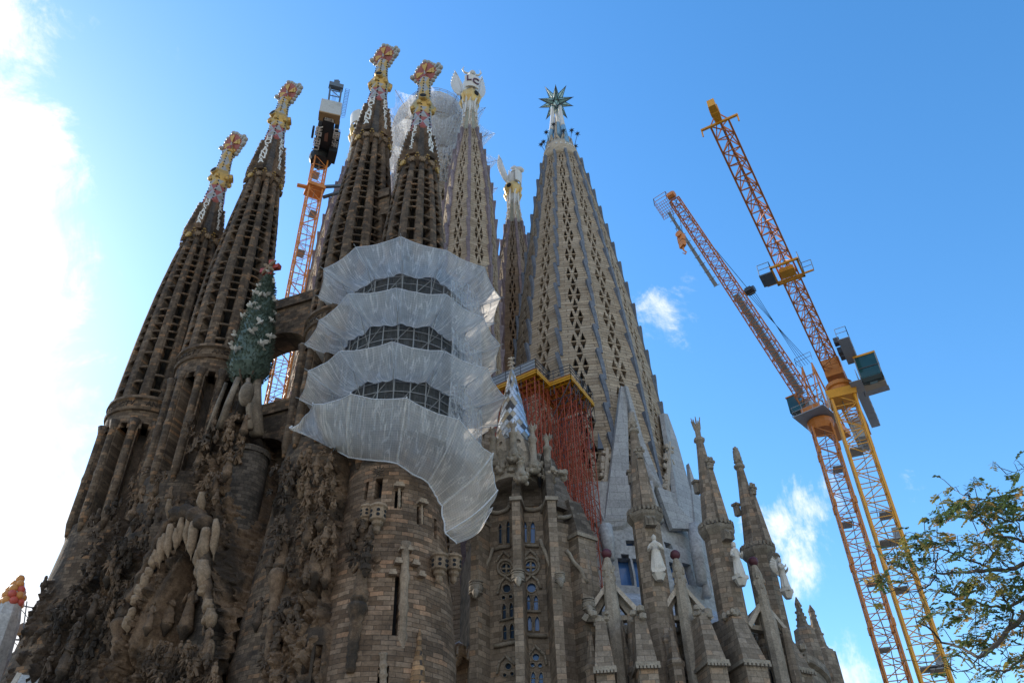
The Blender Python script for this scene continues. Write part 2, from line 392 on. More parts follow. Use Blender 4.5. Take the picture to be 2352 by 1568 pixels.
net_mat('net', (.95, .88, .79), .52, mesh=.22)
net_mat('net_dark', (.16, .17, .18), .72, mesh=.5)
paint('net_rope', (.62, .64, .68), .8, .2)
paint('pale_steel', (.24, .245, .25), .5, .25, (.25, .22, .2), .3, 1)
paint('black_steel', (.012, .014, .018), .6, .3, (.02, .02, .022), .3, 1)
paint('mesh_steel', (.36, .38, .42), .6, .3)
paint('cab_beige', (.46, .38, .29), .6, .25)
paint('cab_grey', (.34, .34, .35), .6, .25)
paint('crane_rust', (.22, .11, .08), .7, .4)
paint('crane_orange_dark', (.62, .21, .045), .45, .3, (.18, .06, .02), .4, .8)
paint('fruit_red', (.52, .10, .07), .45, .25)
paint('fruit_orange', (.60, .27, .08), .45, .25)
def leaf(name, c):
    m, nt, b = base_mat(name, .5, .3); tc = nd(nt, 'ShaderNodeTexCoord'); n = noise(nt, tc.outputs['Object'], 3.0, 3)
    col = mixc(nt, n, tuple(k * .6 for k in c), tuple(k * 1.5 for k in c)); lk(nt, col, b.inputs['Base Color'])
    tl = nd(nt, 'ShaderNodeBsdfTranslucent'); lk(nt, col, tl.inputs[0]); mx = nd(nt, 'ShaderNodeMixShader'); mx.inputs[0].default_value = .45
    lk(nt, b.outputs[0], mx.inputs[1]); lk(nt, tl.outputs[0], mx.inputs[2]); lk(nt, mx.outputs[0], nt.nodes['Material Output'].inputs[0])
leaf('leaf_green', (.09, .13, .045)); leaf('leaf_olive', (.26, .23, .065)); leaf('leaf_yellow', (.46, .29, .09))
net_mat('net_thin', (.84, .86, .90), .24, mesh=.7)
net_mat('net_veil', (.62, .61, .60), .74, mesh=.7)
# ================================================================== ground
def rot2(x, y, a): return (x * cos(a) - y * sin(a), x * sin(a) + y * cos(a))
FA = math.atan2(-.348, .938)                     # direction of the facade in plan
UF = Vector((cos(FA), sin(FA), 0)); NF = Vector((sin(FA), -cos(FA), 0))   # along the facade / out of it
def make_ground():
    m, nt, b = base_mat('earth', .95)
    tc = nd(nt, 'ShaderNodeTexCoord'); lk(nt, ramp(nt, noise(nt, tc.outputs['Object'], .12, 6), (.3, (.13, .12, .10)), (.7, (.24, .22, .19))), b.inputs['Base Color'])
    m2, nt, b = base_mat('asphalt', .9)
    tc = nd(nt, 'ShaderNodeTexCoord'); lk(nt, ramp(nt, noise(nt, tc.outputs['Object'], 3, 6), (.3, (.04, .04, .042)), (.7, (.065, .065, .066))), b.inputs['Base Color'])
    m3 = masonry('paving', (.26, .25, .23), (.36, .35, .32), (.15, .14, .13), 'box', .4, .4, 4, .2)
    g = MB(); R_ = 1500
    g.add([(-R_, -R_, 0), (R_, -R_, 0), (R_, R_, 0), (-R_, R_, 0)], [(0, 1, 2, 3)])
    tag(g.build('ground', m), kind='structure')
    o = Vector((0, 8, 0))
    def strip(name, mat, w0, w1, z, h):
        s = MB(); A = [o - UF * 300 - NF * w0, o + UF * 300 - NF * w0, o + UF * 300 - NF * w1, o - UF * 300 - NF * w1]
        if h: s.prism([(p.x, p.y) for p in A], .002, z)
        else: s.add([(p.x, p.y, z) for p in A], [(0, 1, 2, 3)])
        tag(s.build(name, mat), kind='structure')
    strip('road', m2, 0, 14, .004, 0); strip('pavement', m3, -22, 0, .14, 1); strip('pavement', m3, 14, 22, .14, 1)
    s = MB()
    for i in range(-20, 20):
        c = o + UF * (i * 6) - NF * 7
        s.box((c.x, c.y, .009), (2.5, .12, .002), FA)
    tag(s.build('road_markings', MAT['letter_white']), kind='structure')
make_ground()

# ================================================================== bell towers
def hit(ax, ay, r, px, py):
    """front point where a sight line meets an upright cylinder: angle about the axis and height"""
    d = ray(px, py); dx, dy = d.x, d.y; A = dx * dx + dy * dy; B = -2 * (dx * ax + dy * ay); Cc = ax * ax + ay * ay - r * r
    D = B * B - 4 * A * Cc
    t = (-B - math.sqrt(D)) / (2 * A) if D > 0 else -B / (2 * A)
    return math.atan2(dy * t - ay, dx * t - ax), EYE.z + d.z * t
def drum(mb, rf, z0, z1, slots, na=48, nz=16, depth_mat=None, rough=.05, seed=0):
    """round wall with real slots: slots = (a0,a1,z0,z1,depth)"""
    A = set(round(2 * pi * i / na, 4) for i in range(na)); Z = set(round(z0 + (z1 - z0) * j / nz, 3) for j in range(nz + 1))
    norm = []
    for a0, a1, s0, s1, dp in slots:
        a0 %= 2 * pi; a1 %= 2 * pi
        if a1 < a0: a1 += 2 * pi
        norm.append((round(a0, 4), round(a1, 4), round(s0, 3), round(s1, 3), dp))
        A.add(round(a0 % (2 * pi), 4)); A.add(round(a1 % (2 * pi), 4)); Z.add(round(s0, 3)); Z.add(round(s1, 3))
    A = sorted(A); Z = sorted(Z); na = len(A)
    def R(a, z):
        return rf(z) + rough * mnoise.noise(Vector((cos(a) * 2.2 + seed, sin(a) * 2.2, z * .55)))
    def P(a, z, d=0): r = R(a, z) - d; return (r * cos(a), r * sin(a), z)
    vs = [P(a, z) for z in Z for a in A]
    fs = []
    for j in range(len(Z) - 1):
        zm = (Z[j] + Z[j + 1]) / 2
        for i in range(na):
            a = A[i]; b = A[(i + 1) % na] + (2 * pi if i == na - 1 else 0); am = (a + b) / 2; hole = None
            for sl_ in norm:
                if sl_[2] < zm < sl_[3] and (sl_[0] < am < sl_[1] or sl_[0] < am + 2 * pi < sl_[1] or sl_[0] < am - 2 * pi < sl_[1]): hole = sl_; break
            if hole is None: fs.append((j * na + i, j * na + (i + 1) % na, (j + 1) * na + (i + 1) % na, (j + 1) * na + i))
    mb.add(vs, fs)
    for a0, a1, s0, s1, dp in norm:
        n = max(1, int((a1 - a0) / .12)); aa = [a0 + (a1 - a0) * i / n for i in range(n + 1)]
        for i in range(n):
            a, b = aa[i], aa[i + 1]
            mb.quad(P(a, s0), P(b, s0), P(b, s0, dp), P(a, s0, dp)); mb.quad(P(a, s1), P(a, s1, dp), P(b, s1, dp), P(b, s1))
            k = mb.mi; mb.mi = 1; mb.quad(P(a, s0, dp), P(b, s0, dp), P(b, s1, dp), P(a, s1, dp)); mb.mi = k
        for a in (a0, a1): mb.quad(P(a, s0), P(a, s0, dp), P(a, s1, dp), P(a, s1))
OUTER = dict(prof=[(0, 5.9), (20, 5.6), (25.5, 5.15), (29, 4.75), (33, 4.3), (37.5, 4.0), (50.5, 3.95), (57.7, 3.72), (62.6, 3.5), (67.5, 3.2), (72, 2.78), (75, 2.45), (77, 2.12)],
             arc=(37.5, 48.6), band=50.6, rib=77.0, sp0=78.3, sp1=84.4, top=99.0)
INNER = dict(prof=[(0, 5.9), (22, 5.6), (28, 5.1), (32, 4.7), (36, 4.3), (41, 4.1), (55, 4.05), (62, 3.95), (67.4, 3.82), (71, 3.5), (75, 3.15), (78.5, 2.85), (82.5, 2.42), (85, 2.15)],
             arc=(41.0, 52.8), band=55.0, rib=85.0, sp0=86.3, sp1=93.8, top=107.0)
NR = 12
def bell_tower(loc, P, words, label, rot=0.0, slots=(), lean=(0.0, 0.0), mat='old_cyl', head=0.0, drum_top=None, seed=0):
    root = empty('bell_tower', (loc[0], loc[1], 0)); tag(root, label, 'tower', 'bell towers over the old facade')
    rng = random.Random(seed + 5)
    pf = lambda z: interp(P['prof'], z)
    # ---- lower round shaft with its tall blind arcade
    a0, a1 = P['arc']; sl_ = []
    da = 2 * pi / NR
    for k in range(NR):
        a = rot + (k + .5) * da; w = .27 * da
        sl_ += [(a - w, a + w, a0, a1 - .9, 1.3), (a - w * .62, a + w * .62, a1 - .9, a1 - .25, 1.3)]
    mb = MB(); drum(mb, pf, 0, a0 - 1.2, list(slots), nz=26, rough=.16, seed=seed)
    mb.build('shaft', [MAT[mat], MAT['opening']], root)
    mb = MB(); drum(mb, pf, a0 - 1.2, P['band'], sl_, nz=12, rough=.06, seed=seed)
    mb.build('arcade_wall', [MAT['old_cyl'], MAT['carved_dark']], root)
    m = MB(); r = pf(a0) + .02; rt = pf(a1) + .02
    m.path([(r + .05 + (rt - r) * t, 0, a0 - 1.0 + (a1 - a0 + 1.0) * t) for t in (0, .1, .45, .5, .55, .92, 1)], [.2, .42, .38, .44, .36, .36, .56], 8)
    col = m.build('arcade_column', MAT['old_cyl'], root, smooth=True); col.rotation_euler.z = rot
    for k in range(1, NR): inst(col, root, rz=rot + k * da)
    # ---- inscription band: mouldings and raised letters
    zb = P['band']; rb = pf(zb); m = MB()
    m.lathe([(rb - .3, zb - .9), (rb + .22, zb - .75), (rb + .3, zb - .45), (rb + .12, zb - .35), (rb + .1, zb + .45), (rb + .34, zb + .6), (rb + .3, zb + .95), (rb - .4, zb + 1.2)], 48,
            fn=lambda a, z: 1 + .012 * mnoise.noise(Vector((a * 4, z * 2, seed))))
    m.build('inscription_band', MAT['old_cyl'], root)
    m = MB()
    for k in range(46):
        a = 2 * pi * k / 46 + rot
        if k % 9 > 6: continue
        v, f = text_geo('SANCTVS'[k % 7], .75, .06)
        m.mesh(v, f, frame((cos(a) * (rb + .13), sin(a) * (rb + .13), zb + .05), (-sin(a), cos(a), 0), (0, 0, 1)))
    m.build('inscription', MAT['carved_dark'], root)
    # ---- belfry: twelve ribs, sloping stone louvres between them
    z0 = zb + 1.0; z1 = P['rib']
    m = MB(); n = 26; vs = []; fs = []
    for j in range(n + 1):
        z = z0 + (z1 - z0) * j / n; r = pf(z) + .03 * mnoise.noise(Vector((seed, z * 1.1, 3))); w = r * da * .25
        ri = r - .95
        vs += [(ri, -w, z), (r - .1, -w, z), (r + .07, -w * .55, z), (r + .07, w * .55, z), (r - .1, w, z), (ri, w, z)]
    for j in range(n):
        for i in range(5): fs.append((j * 6 + i, j * 6 + i + 1, j * 6 + i + 7, j * 6 + i + 6))
    fs += [tuple(range(6)), tuple(range(n * 6, n * 6 + 6))]
    m.add(vs, fs)
    rt = pf(z1); m.prism([(rt - .9, -.3), (rt + .05, -.34), (rt + .05, .34), (rt - .9, .3)], z1, z1 + .9, .5)
    rib = m.build('belfry_rib', MAT['old_cyl'], root); rib.rotation_euler.z = rot
    for k in range(1, NR): inst(rib, root, rz=rot + k * da)
    sp_ = []; z = z0 + .5; i = 0
    pat = [1.75, 1.75, 1.7, 1.05, 1.0, 1.0, 1.0, 1.65, 1.65, 1.6, .95, .9, .9, .9, .9, 1.5, 1.4, 1.4, .85, .82, .8, .78, .75, .75, .7, .7, .7, .7, .7, .7, .7]
    while z < z1 - (1.0 if P is OUTER else 3.2) and i < len(pat): sp_.append((z, pat[i])); z += pat[i] * 1.12; i += 1
    for k in range(NR):
        m = MB(); a = rot + (k + .5) * da; off = (k * .62) % 1.7
        for z, st in sp_:
            z = z + off
            if z > z1 - .5: continue
            r = pf(z); hw = da * .262; th = .2 if st > 1.2 else .15
            prof = [(-.45, .26), (-.3, .2), (-.06, .1), (.03, -.01), (.0, -th * .8), (-.14, -th), (-.45, .1)]
            vs = []; fs = []; na = 4; pn = len(prof)
            for q in range(na + 1):
                aa = a - hw + 2 * hw * q / na; bul = .03 * (1 - abs(q - 2) / 2.0)
                for dr, dz in prof:
                    rr = r + dr + (bul if dr > -.2 else 0); vs.append((rr * cos(aa), rr * sin(aa), z + dz + rng.uniform(-.02, .02)))
            for q in range(na):
                for t in range(pn): fs.append((q * pn + t, q * pn + (t + 1) % pn, (q + 1) * pn + (t + 1) % pn, (q + 1) * pn + t))
            m.add(vs, fs)
        m.build('slat_panel', MAT['old_cyl'], root)
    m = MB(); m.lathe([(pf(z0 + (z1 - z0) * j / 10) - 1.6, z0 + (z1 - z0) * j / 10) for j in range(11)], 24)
    m.build('belfry_core', MAT['core_shade'], root, smooth=True)
    for k in range(NR):
        a = rot + k * da; m = MB(); rr = rt + .12
        m.ball((rr * cos(a), rr * sin(a), z1 + .25), .34, 10, .8)
        for q in range(7):
            t = 2 * pi * q / 7; c = Vector((rr * cos(a), rr * sin(a), z1 + .25)) + Vector((-sin(a), cos(a), 0)) * (.3 * cos(t)) + Vector((0, 0, .3 * sin(t))) + Vector((cos(a), sin(a), 0)) * .16
            m.ball(c, .14, 6)
        m.build('rosette', MAT['carved_pale'] if k % 4 else MAT['mosaic_yellow'], root, smooth=True)
    # ---- zigzag crown under the spire
    m = MB(); s0 = P['sp0']; rc = rt + .05; nn = 24; vs = []
    for i in range(nn):
        a = rot + 2 * pi * i / nn + da / 2; hi = i % 2
        vs += [(cos(a) * (rc - .5), sin(a) * (rc - .5), z1 - .4), (cos(a) * (rc + (.3 if not hi else .05)), sin(a) * (rc + (.3 if not hi else .05)), z1 + (1.5 if not hi else .35)), (cos(a) * (rc - .45), sin(a) * (rc - .45), s0 + (1.2 if not hi else .2))]
    m.add(vs, [(i * 3 + t, ((i + 1) % nn) * 3 + t, ((i + 1) % nn) * 3 + t + 1, i * 3 + t + 1) for i in range(nn) for t in (0, 1)])
    m.build('zigzag_crown', MAT['carved'], root)
    m = MB()
    for i in range(0, nn, 2):
        a = rot + 2 * pi * i / nn + da / 2
        for sgn in (-1, 1):
            for t in (.25, .6, .95):
                b = a + sgn * t * pi / nn; rr = rc + .32 - .22 * t; m.ball((cos(b) * rr, sin(b) * rr, z1 + 1.45 - 1.1 * t), .1, 5)
    m.build('gold_studs', MAT['gold'], root)
    # ---- inscription spire with six stepped ridges
    s1 = P['sp1']; r0, r1 = rt + .22, 1.42; rot_ribs = rot; rot = math.atan2(-loc[1], -loc[0]) + pi / 6 + rad(4)
    m = MB(); rows = 14; vs = []; fs = []; nn = 36
    for j in range(rows * 2 + 1):
        t = j / (rows * 2); z = s0 - 1.2 + (s1 - s0 + 1.2) * t; r = (r0 + (r1 - r0) * t) * .86
        for i in range(nn):
            a = rot + 2 * pi * i / nn; ph = (a - rot) * 6
            k = r * (1 - .10 * (1 - cos(ph)) / 2) + (.14 if j % 2 else -.04)
            vs.append((k * cos(a), k * sin(a), z + .28 * (1 - cos(ph)) / 2))
    for j in range(rows * 2):
        for i in range(nn): fs.append((j * nn + i, j * nn + (i + 1) % nn, (j + 1) * nn + (i + 1) % nn, (j + 1) * nn + i))
    m.add(vs, fs); m.build('spire_scales', MAT['spire_scale'], root)
    sl = math.atan2(r0 - r1, s1 - s0)
    for k in range(6):
        a = rot + k * pi / 3; er = Vector((cos(a), sin(a), 0)); et = Vector((-sin(a), cos(a), 0)); word = words[k % len(words)]
        nb = len(word) + 1; m = MB(); t_ = MB()
        for j in range(nb):
            za = s0 + (s1 - s0) * j / nb; h = (s1 - s0) / nb; ra = r0 + (r1 - r0) * j / nb; rb_ = r0 + (r1 - r0) * (j + 1) / nb
            w = .5 - .13 * j / nb
            q = [er * (ra - .65), er * (ra + .02), er * (ra + .20 - (ra - rb_) * .4), er * (rb_ - .6)]; zz = [za, za, za + h * .98, za + h * .98]
            vs = []
            for sg in (-1, 1): vs += [tuple(p + et * (sg * w) + Vector((0, 0, zq))) for p, zq in zip(q, zz)]
            m.add(vs, [(0, 1, 2, 3), (7, 6, 5, 4), (1, 5, 6, 2), (2, 6, 7, 3), (0, 4, 5, 1)])
            if j >= 1:
                ch = word[len(word) - j]; p0 = q[1] + Vector((0, 0, za)); p1 = q[2] + Vector((0, 0, za + h * .98)); up = (p1 - p0)
                v, f = text_geo(ch, h * 1.25, .05)
                out = et.cross(up.normalized())
                t_.mesh(v, f, frame((p0 + p1) / 2 + out * .05, et * 1.0, up) @ Matrix.Diagonal((1.0 if w > .36 else .9, 1, 1, 1)))
        ri_ = m.build('spire_ridge', MAT['carved'], root)
        t_.build('lettering', MAT['letter_white'], ri_)
    # ---- coloured finial: facets, gold ring with round holes, neck, crowning shield
    zt = P['top']; H = zt - s1; nx = 6
    lev = [(0, r1 * 1.02), (.08, 1.36), (.17, 1.22), (.25, 1.13), (.33, 1.16)]
    m = MB(); cols = [[1, 0, 1, 0], [0, 1, 0, 1], [1, 0, 0, 1], [2, 1, 2, 2]]
    def ring(t, r, o): return [(r * cos(rot + 2 * pi * (i + o) / nx), r * sin(rot + 2 * pi * (i + o) / nx), s1 + H * t) for i in range(nx)]
    def facets(lev, pal, m):
        for j in range(len(lev) - 1):
            A = ring(lev[j][0], lev[j][1], .5 * (j % 2)); B = ring(lev[j + 1][0], lev[j + 1][1], .5 * ((j + 1) % 2))
            for i in range(nx):
                i2 = (i + 1) % nx; u = i if j % 2 == 0 else i2
                um = Vector(A[i]) + Vector(A[i2]) + Vector(B[u]); c = um / 3; c = Vector((c.x * 1.13, c.y * 1.13, c.z))
                m.mi = pal[j % len(pal)][0]
                for p, q in ((A[i], A[i2]), (A[i2], B[u]), (B[u], A[i])): m.tri(p, q, tuple(c))
                m.mi = pal[j % len(pal)][1]; w = (i + (0 if j % 2 == 0 else 1)) % nx; pr = (w - 1) % nx if j % 2 == 0 else w
                m.tri(A[i], B[u], B[(u - 1) % nx])
    facets(lev, [(0, 1), (1, 0), (1, 0), (2, 1)], m)
    neck = [(.45, 1.08), (.53, .95), (.60, .88), (.68, .83), (.78, .78)]
    fin = m.build('finial', [MAT['mosaic_red'], MAT['mosaic_white'], MAT['mosaic_yellow']], root)
    m = MB(); facets(neck, [(1, 2), (2, 1), (1, 2), (2, 1)], m); m.build('neck', [MAT['mosaic_red'], MAT['mosaic_white'], MAT['mosaic_yellow']], fin)
    m = MB(); m.lathe([(1.15, s1 + H * .31), (1.42, s1 + H * .36), (1.46, s1 + H * .40), (1.25, s1 + H * .45), (.9, s1 + H * .48)], 6, a0=rot, a1=rot + 2 * pi - 1e-9)
    for i in range(6):
        a = rot + (i + .0) * pi / 3; m.ball((cos(a) * 1.26, sin(a) * 1.26, s1 + H * .36), .38, 8, 1.3)
    m.build('gold_ring', MAT['gold'], fin)
    for i in range(3):
        a = rot - pi / 6 - rad(4) + head + (i * 2) * pi / 3; m = MB(); er = Vector((cos(a), sin(a), .12)).normalized(); c = er * 1.18 + Vector((0, 0, s1 + H * .405))
        m.tube(c, c + er * .42, .62, .58, 14); m.build('hole_surround', MAT['gold'], fin)
        m = MB(); m.tube(c + er * .3, c + er * .435, .42, .42, 14); m.build('round_hole', MAT['opening'], fin)
    for i in range(nx):
        m = MB()
        for t in [x / 24 for x in range(0, 19)]:
            r = interp(lev + neck, t) * .97
            a = rot + 2 * pi * (i + .25) / nx
            if .3 < t < .47 and (int(t * 24)) % 2: continue
            m.box((r * cos(a), r * sin(a), s1 + H * t), (.16, .16, .15), a)
        m.build('black_studs', MAT['black_knob'], fin)
    # crowning shield leaning back over the neck
    zc = s1 + H * .885; fd = Vector((NF.x, NF.y, 0)); fd = Matrix.Rotation(head * .0, 3, 'Z') @ fd
    ex = Vector((UF.x, UF.y, .0)); ey = Vector((fd.x * .27, fd.y * .27, 1)).normalized(); ez = ex.cross(ey)
    c = Vector((0, 0, zc)) + ex * lean[0]
    W_, H_ = 1.7, 1.95
    poly = []
    for q in range(4):
        for t in range(5):
            th = pi / 2 * (q + t / 5); k = 1.0 - .10 * sin(2 * (th % (pi / 2)) if True else 0) * 0
            rr = 1 / (abs(cos(th)) ** 1.35 + abs(sin(th)) ** 1.35) ** (1 / 1.35); poly.append((W_ * rr * cos(th), H_ * rr * sin(th)))
    m = MB(); m.extrude(poly, c + ez * .22, ex, ey, ez, .44); sh = m.build('shield', MAT['mosaic_red'], fin)
    m = MB(); outl = [(0, .15), (.13, .5), (.30, .86), (.15, .98), (0, .9), (-.15, .98), (-.30, .86), (-.13, .5)]
    for q in range(4):
        an = q * pi / 2; 
        for zz, sc in ((.30, 1.0), (.37, .72)):
            m.extrude([((x * cos(an) - y * sin(an)) * W_ * (.82 if q % 2 else .8) * sc, (x * sin(an) + y * cos(an)) * H_ * .8 * sc + (.0)) for x, y in outl], c + ez * zz, ex, ey, ez, .1)
    m.build('gold_cross', MAT['gold'], sh)
    m = MB(); m.path([c + ez * .35 - ey * 1.7, c + ez * .5 - ey * .6, c + ez * .48 + ey * .15], [.16, .15, .1], 6); m.build('staff', MAT['mosaic_white'], sh)
    m = MB()
    for q in range(3):
        m.path([c + ez * (.35 + .5 * sin(pi * t / 8)) * 1.0 - ey * (.35 + 1.45 * t / 8) + ex * (-.26 + .2 * q - .12) for t in range(9)], [.05, .14, .16, .17, .17, .17, .16, .14, .06], 7)
    m.build('red_hood', MAT['mosaic_red'], sh)
    m = MB(); m.ball(c - ey * 1.35 + ez * .25 + ex * .35, .3, 8, 1.2); m.ball(c - ey * 1.5 + ez * .25 - ex * .35, .32, 8, 1.2); m.lathe([(.6, zc - 1.9), (.66, zc - 1.5), (.5, zc - 1.1), (.3, zc - .8)], 8, (c.x * .6, c.y * .6, 0))
    m.build('gold_collar', MAT['gold'], fin, smooth=True)
    nb = 20
    for q in range(nb):
        th = 2 * pi * q / nb; rr = 1 / (abs(cos(th)) ** 1.35 + abs(sin(th)) ** 1.35) ** (1 / 1.35)
        br = .38 if q in (0, 10, 5) else .27 + .04 * ((q * 5) % 3)
        p = c + ex * (W_ * rr * cos(th) * 1.05) + ey * (H_ * rr * sin(th) * 1.05)
        m = MB(); m.ball((0, 0, 0), br, 10); m.build('ball', MAT['ball_white'], sh, smooth=True, loc=p)
        if q in (0, 1, 19, 10): 
            m = MB(); m.ball((0, 0, 0), br * .95, 10); m.build('ball', MAT['ball_white'], sh, smooth=True, loc=p + ex * (.42 if cos(th) > 0 else -.1) + ez * .25)
    return root
rough_stone('core_shade', (.02, .018, .016), (.045, .038, .03), sa=.5, scale=1.5, bump=.5)  # belfry core: the shade inside the hollow tower is put into this dark colour
rough_stone('spire_scale', (.10, .09, .085), (.20, .175, .16), stain=(.05, .06, .08), sa=.6, scale=2.5, bump=.6)
XT1, XT2, XT3, XT4 = (-39.2, 74.0), (-31.9, 71.4), (-16.9, 65.8), (-10.4, 63.3)
T4S = []
def _slot(px, py0, py1, wpx, dp=.9, ax=XT4, r=4.6):
    a, zt = hit(*ax, r, px, py0); a2, zb = hit(*ax, r, px, py1); w = wpx * (math.hypot(*ax) * 1.25) / FPX / r / 2
    return (a - w, a + w, zb, zt, dp)
T4S = [_slot(912, 1122, 1165, 6), _slot(922, 1122, 1165, 6), _slot(964, 1160, 1203, 6), _slot(974, 1160, 1203, 6), _slot(868, 1092, 1140, 16), _slot(914, 1322, 1462, 9, r=5.1), _slot(932, 1330, 1440, 7, r=5.1),
       _slot(1003, 1190, 1238, 9), _slot(838, 1100, 1142, 7), _slot(873, 1535, 1600, 6, r=5.4), _slot(889, 1530, 1600, 6, r=5.4)]
T3S = [_slot(703, 1060, 1110, 14, .9, XT3, 4.3), _slot(772, 1060, 1130, 9, .9, XT3, 4.3)]
T1 = bell_tower(XT1, OUTER, ['EXCELSIS', 'HOSANNA'], 'far left old stone bell tower, lowest of the left pair, red and gold finial', rot=rad(10), seed=1, lean=(.55, 0), head=rad(-48))
T2 = bell_tower(XT2, INNER, ['EXCELSIS', 'HOSANNA'], 'tall dark bell tower behind the green stone cypress, second from left', rot=rad(2), seed=2, lean=(.5, 0), head=rad(-48))
T3 = bell_tower(XT3, INNER, ['EXCELSIS', 'HOSANNA'], 'tallest bell tower of the middle pair, rising just right of the orange crane mast', rot=rad(-6), slots=T3S, seed=3, lean=(.2, 0), head=rad(-12))
T4 = bell_tower(XT4, OUTER, ['HOSANNA', 'EXCELSIS'], 'round bell tower rising out of the white scaffold netting, its brick drum below', rot=rad(-12), slots=T4S, seed=4, mat='drum_cyl', lean=(.1, 0), head=rad(-4))
# ================================================================== new towers with triangular windows
def cell_holes(w0, w1, h, kind):
    """six triangular windows inside one storey of a facet (local x about the middle, y up)"""
    def T(cx, y0, y1, w, up):
        return [(cx - w / 2, y0), (cx + w / 2, y0), (cx, y1)] if up else [(cx, y0), (cx + w / 2, y1), (cx - w / 2, y1)]
    s = (w0 + w1) / 2 * .265; H = h
    return [T(0, .655 * H, .97 * H, s * 1.25, False), T(-s * .93, .52 * H, .85 * H, s * 1.2, True), T(s * .93, .52 * H, .85 * H, s * 1.2, True),
            T(-s * .93, .15 * H, .48 * H, s * 1.2, False), T(s * .93, .15 * H, .48 * H, s * 1.2, False), T(0, .03 * H, .345 * H, s * 1.2, True)]
def window_tower(loc, prof, n, z0, z1, period, label, stone, ribm, rot=0.0, name='stone_tower', open_z=0, group=None, seed=0, ribw=.62, glassz=-1, back=False):
    root = empty(name, (loc[0], loc[1], 0)); tag(root, label, 'tower', group)
    pf = lambda z: interp(prof, z); da = 2 * pi / n; rng = random.Random(seed)
    lv = [z1]; 
    while lv[-1] - period > z0: lv.append(lv[-1] - period)
    lv.append(z0); lv = lv[::-1]
    view = math.atan2(-loc[1], -loc[0])
    for k in range(n):
        a = rot + (k + .5) * da; er = Vector((cos(a), sin(a), 0)); et = Vector((-sin(a), cos(a), 0)); m = MB()
        seen = cos(a - view) > -.35
        for j in range(len(lv) - 1):
            za, zb = lv[j], lv[j + 1]; A = pf(za) * cos(da / 2); B = pf(zb) * cos(da / 2); w0 = pf(za) * sin(da / 2); w1 = pf(zb) * sin(da / 2)
            o = er * A + Vector((0, 0, za)); up = (er * (B - A) + Vector((0, 0, zb - za))); h = up.length; up.normalize()
            holes = cell_holes(w0, w1, h, 0) if (j > 0 and zb > open_z and seen) else []
            m.extrude([(-w0, 0), (w0, 0), (w1, h), (-w1, h)], o, et, up, et.cross(up), .7, holes)
            # sills under the window groups
            if holes:
                s = (w0 + w1) / 2 * .265
                c = o + up * (.50 * h); nn = et.cross(up)
                m.add([c - et * s * 1.6 - up * .07 + nn * .003, c + et * s * 1.6 - up * .07 + nn * .003, c + et * s * 1.6 + up * .07 + nn * .05, c - et * s * 1.6 + up * .07 + nn * .05,
                       c - et * s * 1.6 - up * .1 - nn * .01, c + et * s * 1.6 - up * .1 - nn * .01], [(0, 1, 2, 3), (4, 5, 1, 0)])
        m.build('wall_facet', MAT[stone], root)
        # stepped rib on the edge to the next facet
        a = rot + k * da; er = Vector((cos(a), sin(a), 0)); et = Vector((-sin(a), cos(a), 0)); m = MB()
        for j in range(1, len(lv) - 1):
            za, zb = lv[j], lv[j + 1]; zc = zb + .25; A, B = pf(za), pf(zb); sh = .22 * (A / 8); w = ribw * (.7 + .3 * A / 8)
            for sg in (0,):
                p0 = er * (A + .10) + et * sh; p1 = er * (B + .5) + et * (-sh); pm = er * ((A + B) / 2 + .16) + et * (sh * .5)
                V = []
                for p, z, ww, dep in ((p0, za - .2, w * .35, .6), (pm, (za + zb) / 2, w * .6, .7), (p1, zc, w * .55, 1.1)):
                    for s_ in (-1, 1): V += [tuple(p + et * (s_ * ww) + Vector((0, 0, z))), tuple(p + et * (s_ * ww) - er * dep + Vector((0, 0, z)))]
                m.add(V, [(0, 2, 6, 4), (4, 6, 10, 8), (1, 0, 4, 5), (5, 4, 8, 9), (2, 3, 7, 6), (6, 7, 11, 10), (8, 10, 11, 9), (0, 1, 3, 2)])
        m.build('stepped_rib', MAT[ribm], root)
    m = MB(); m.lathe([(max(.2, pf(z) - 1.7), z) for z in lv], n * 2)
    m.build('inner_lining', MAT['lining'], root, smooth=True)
    return root, pf
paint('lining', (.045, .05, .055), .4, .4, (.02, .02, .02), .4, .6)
EV = [(0, 5.4), (50, 5.1), (90, 4.45), (95, 4.2), (99.7, 3.95), (103.6, 3.7), (108, 3.2), (111, 2.8), (116, 2.0), (118.6, 1.55)]
def wing(mb, o, ex, ey, W, H, t, feathers=9, curve=.25):
    """feathered wing as a thick plate: root at o, spreading along ex, rising along ey"""
    poly = [(0, 0), (.10 * W, .45 * H), (.28 * W, .85 * H), (.38 * W, 1.0 * H)]
    for i in range(feathers):
        u = i / (feathers - 1); x = W * (.44 + .56 * sin(u * pi * .8)); y = H * (.97 - .85 * u)
        poly += [(x, y), (x - .06 * W, y - .05 * H)]
    poly += [(.45 * W, -.02 * H), (.15 * W, -.1 * H)]
    ex = Vector(ex).normalized(); ey = Vector(ey).normalized(); ez = ex.cross(ey).normalized()
    mb.extrude(poly, Vector(o) + ez * t / 2, ex, ey, ez, t)
    for i in range(1, 5):           # raised rows of feathers
        u = i / 5; q = [(x * (1 - u * .5) + .05 * W, y * (1 - .35 * u) + .1 * H * u) for x, y in poly[3:-1]]
        mb.extrude(q, Vector(o) + ez * (t / 2 + .05 * i), ex, ey, ez, t + .1 * i)
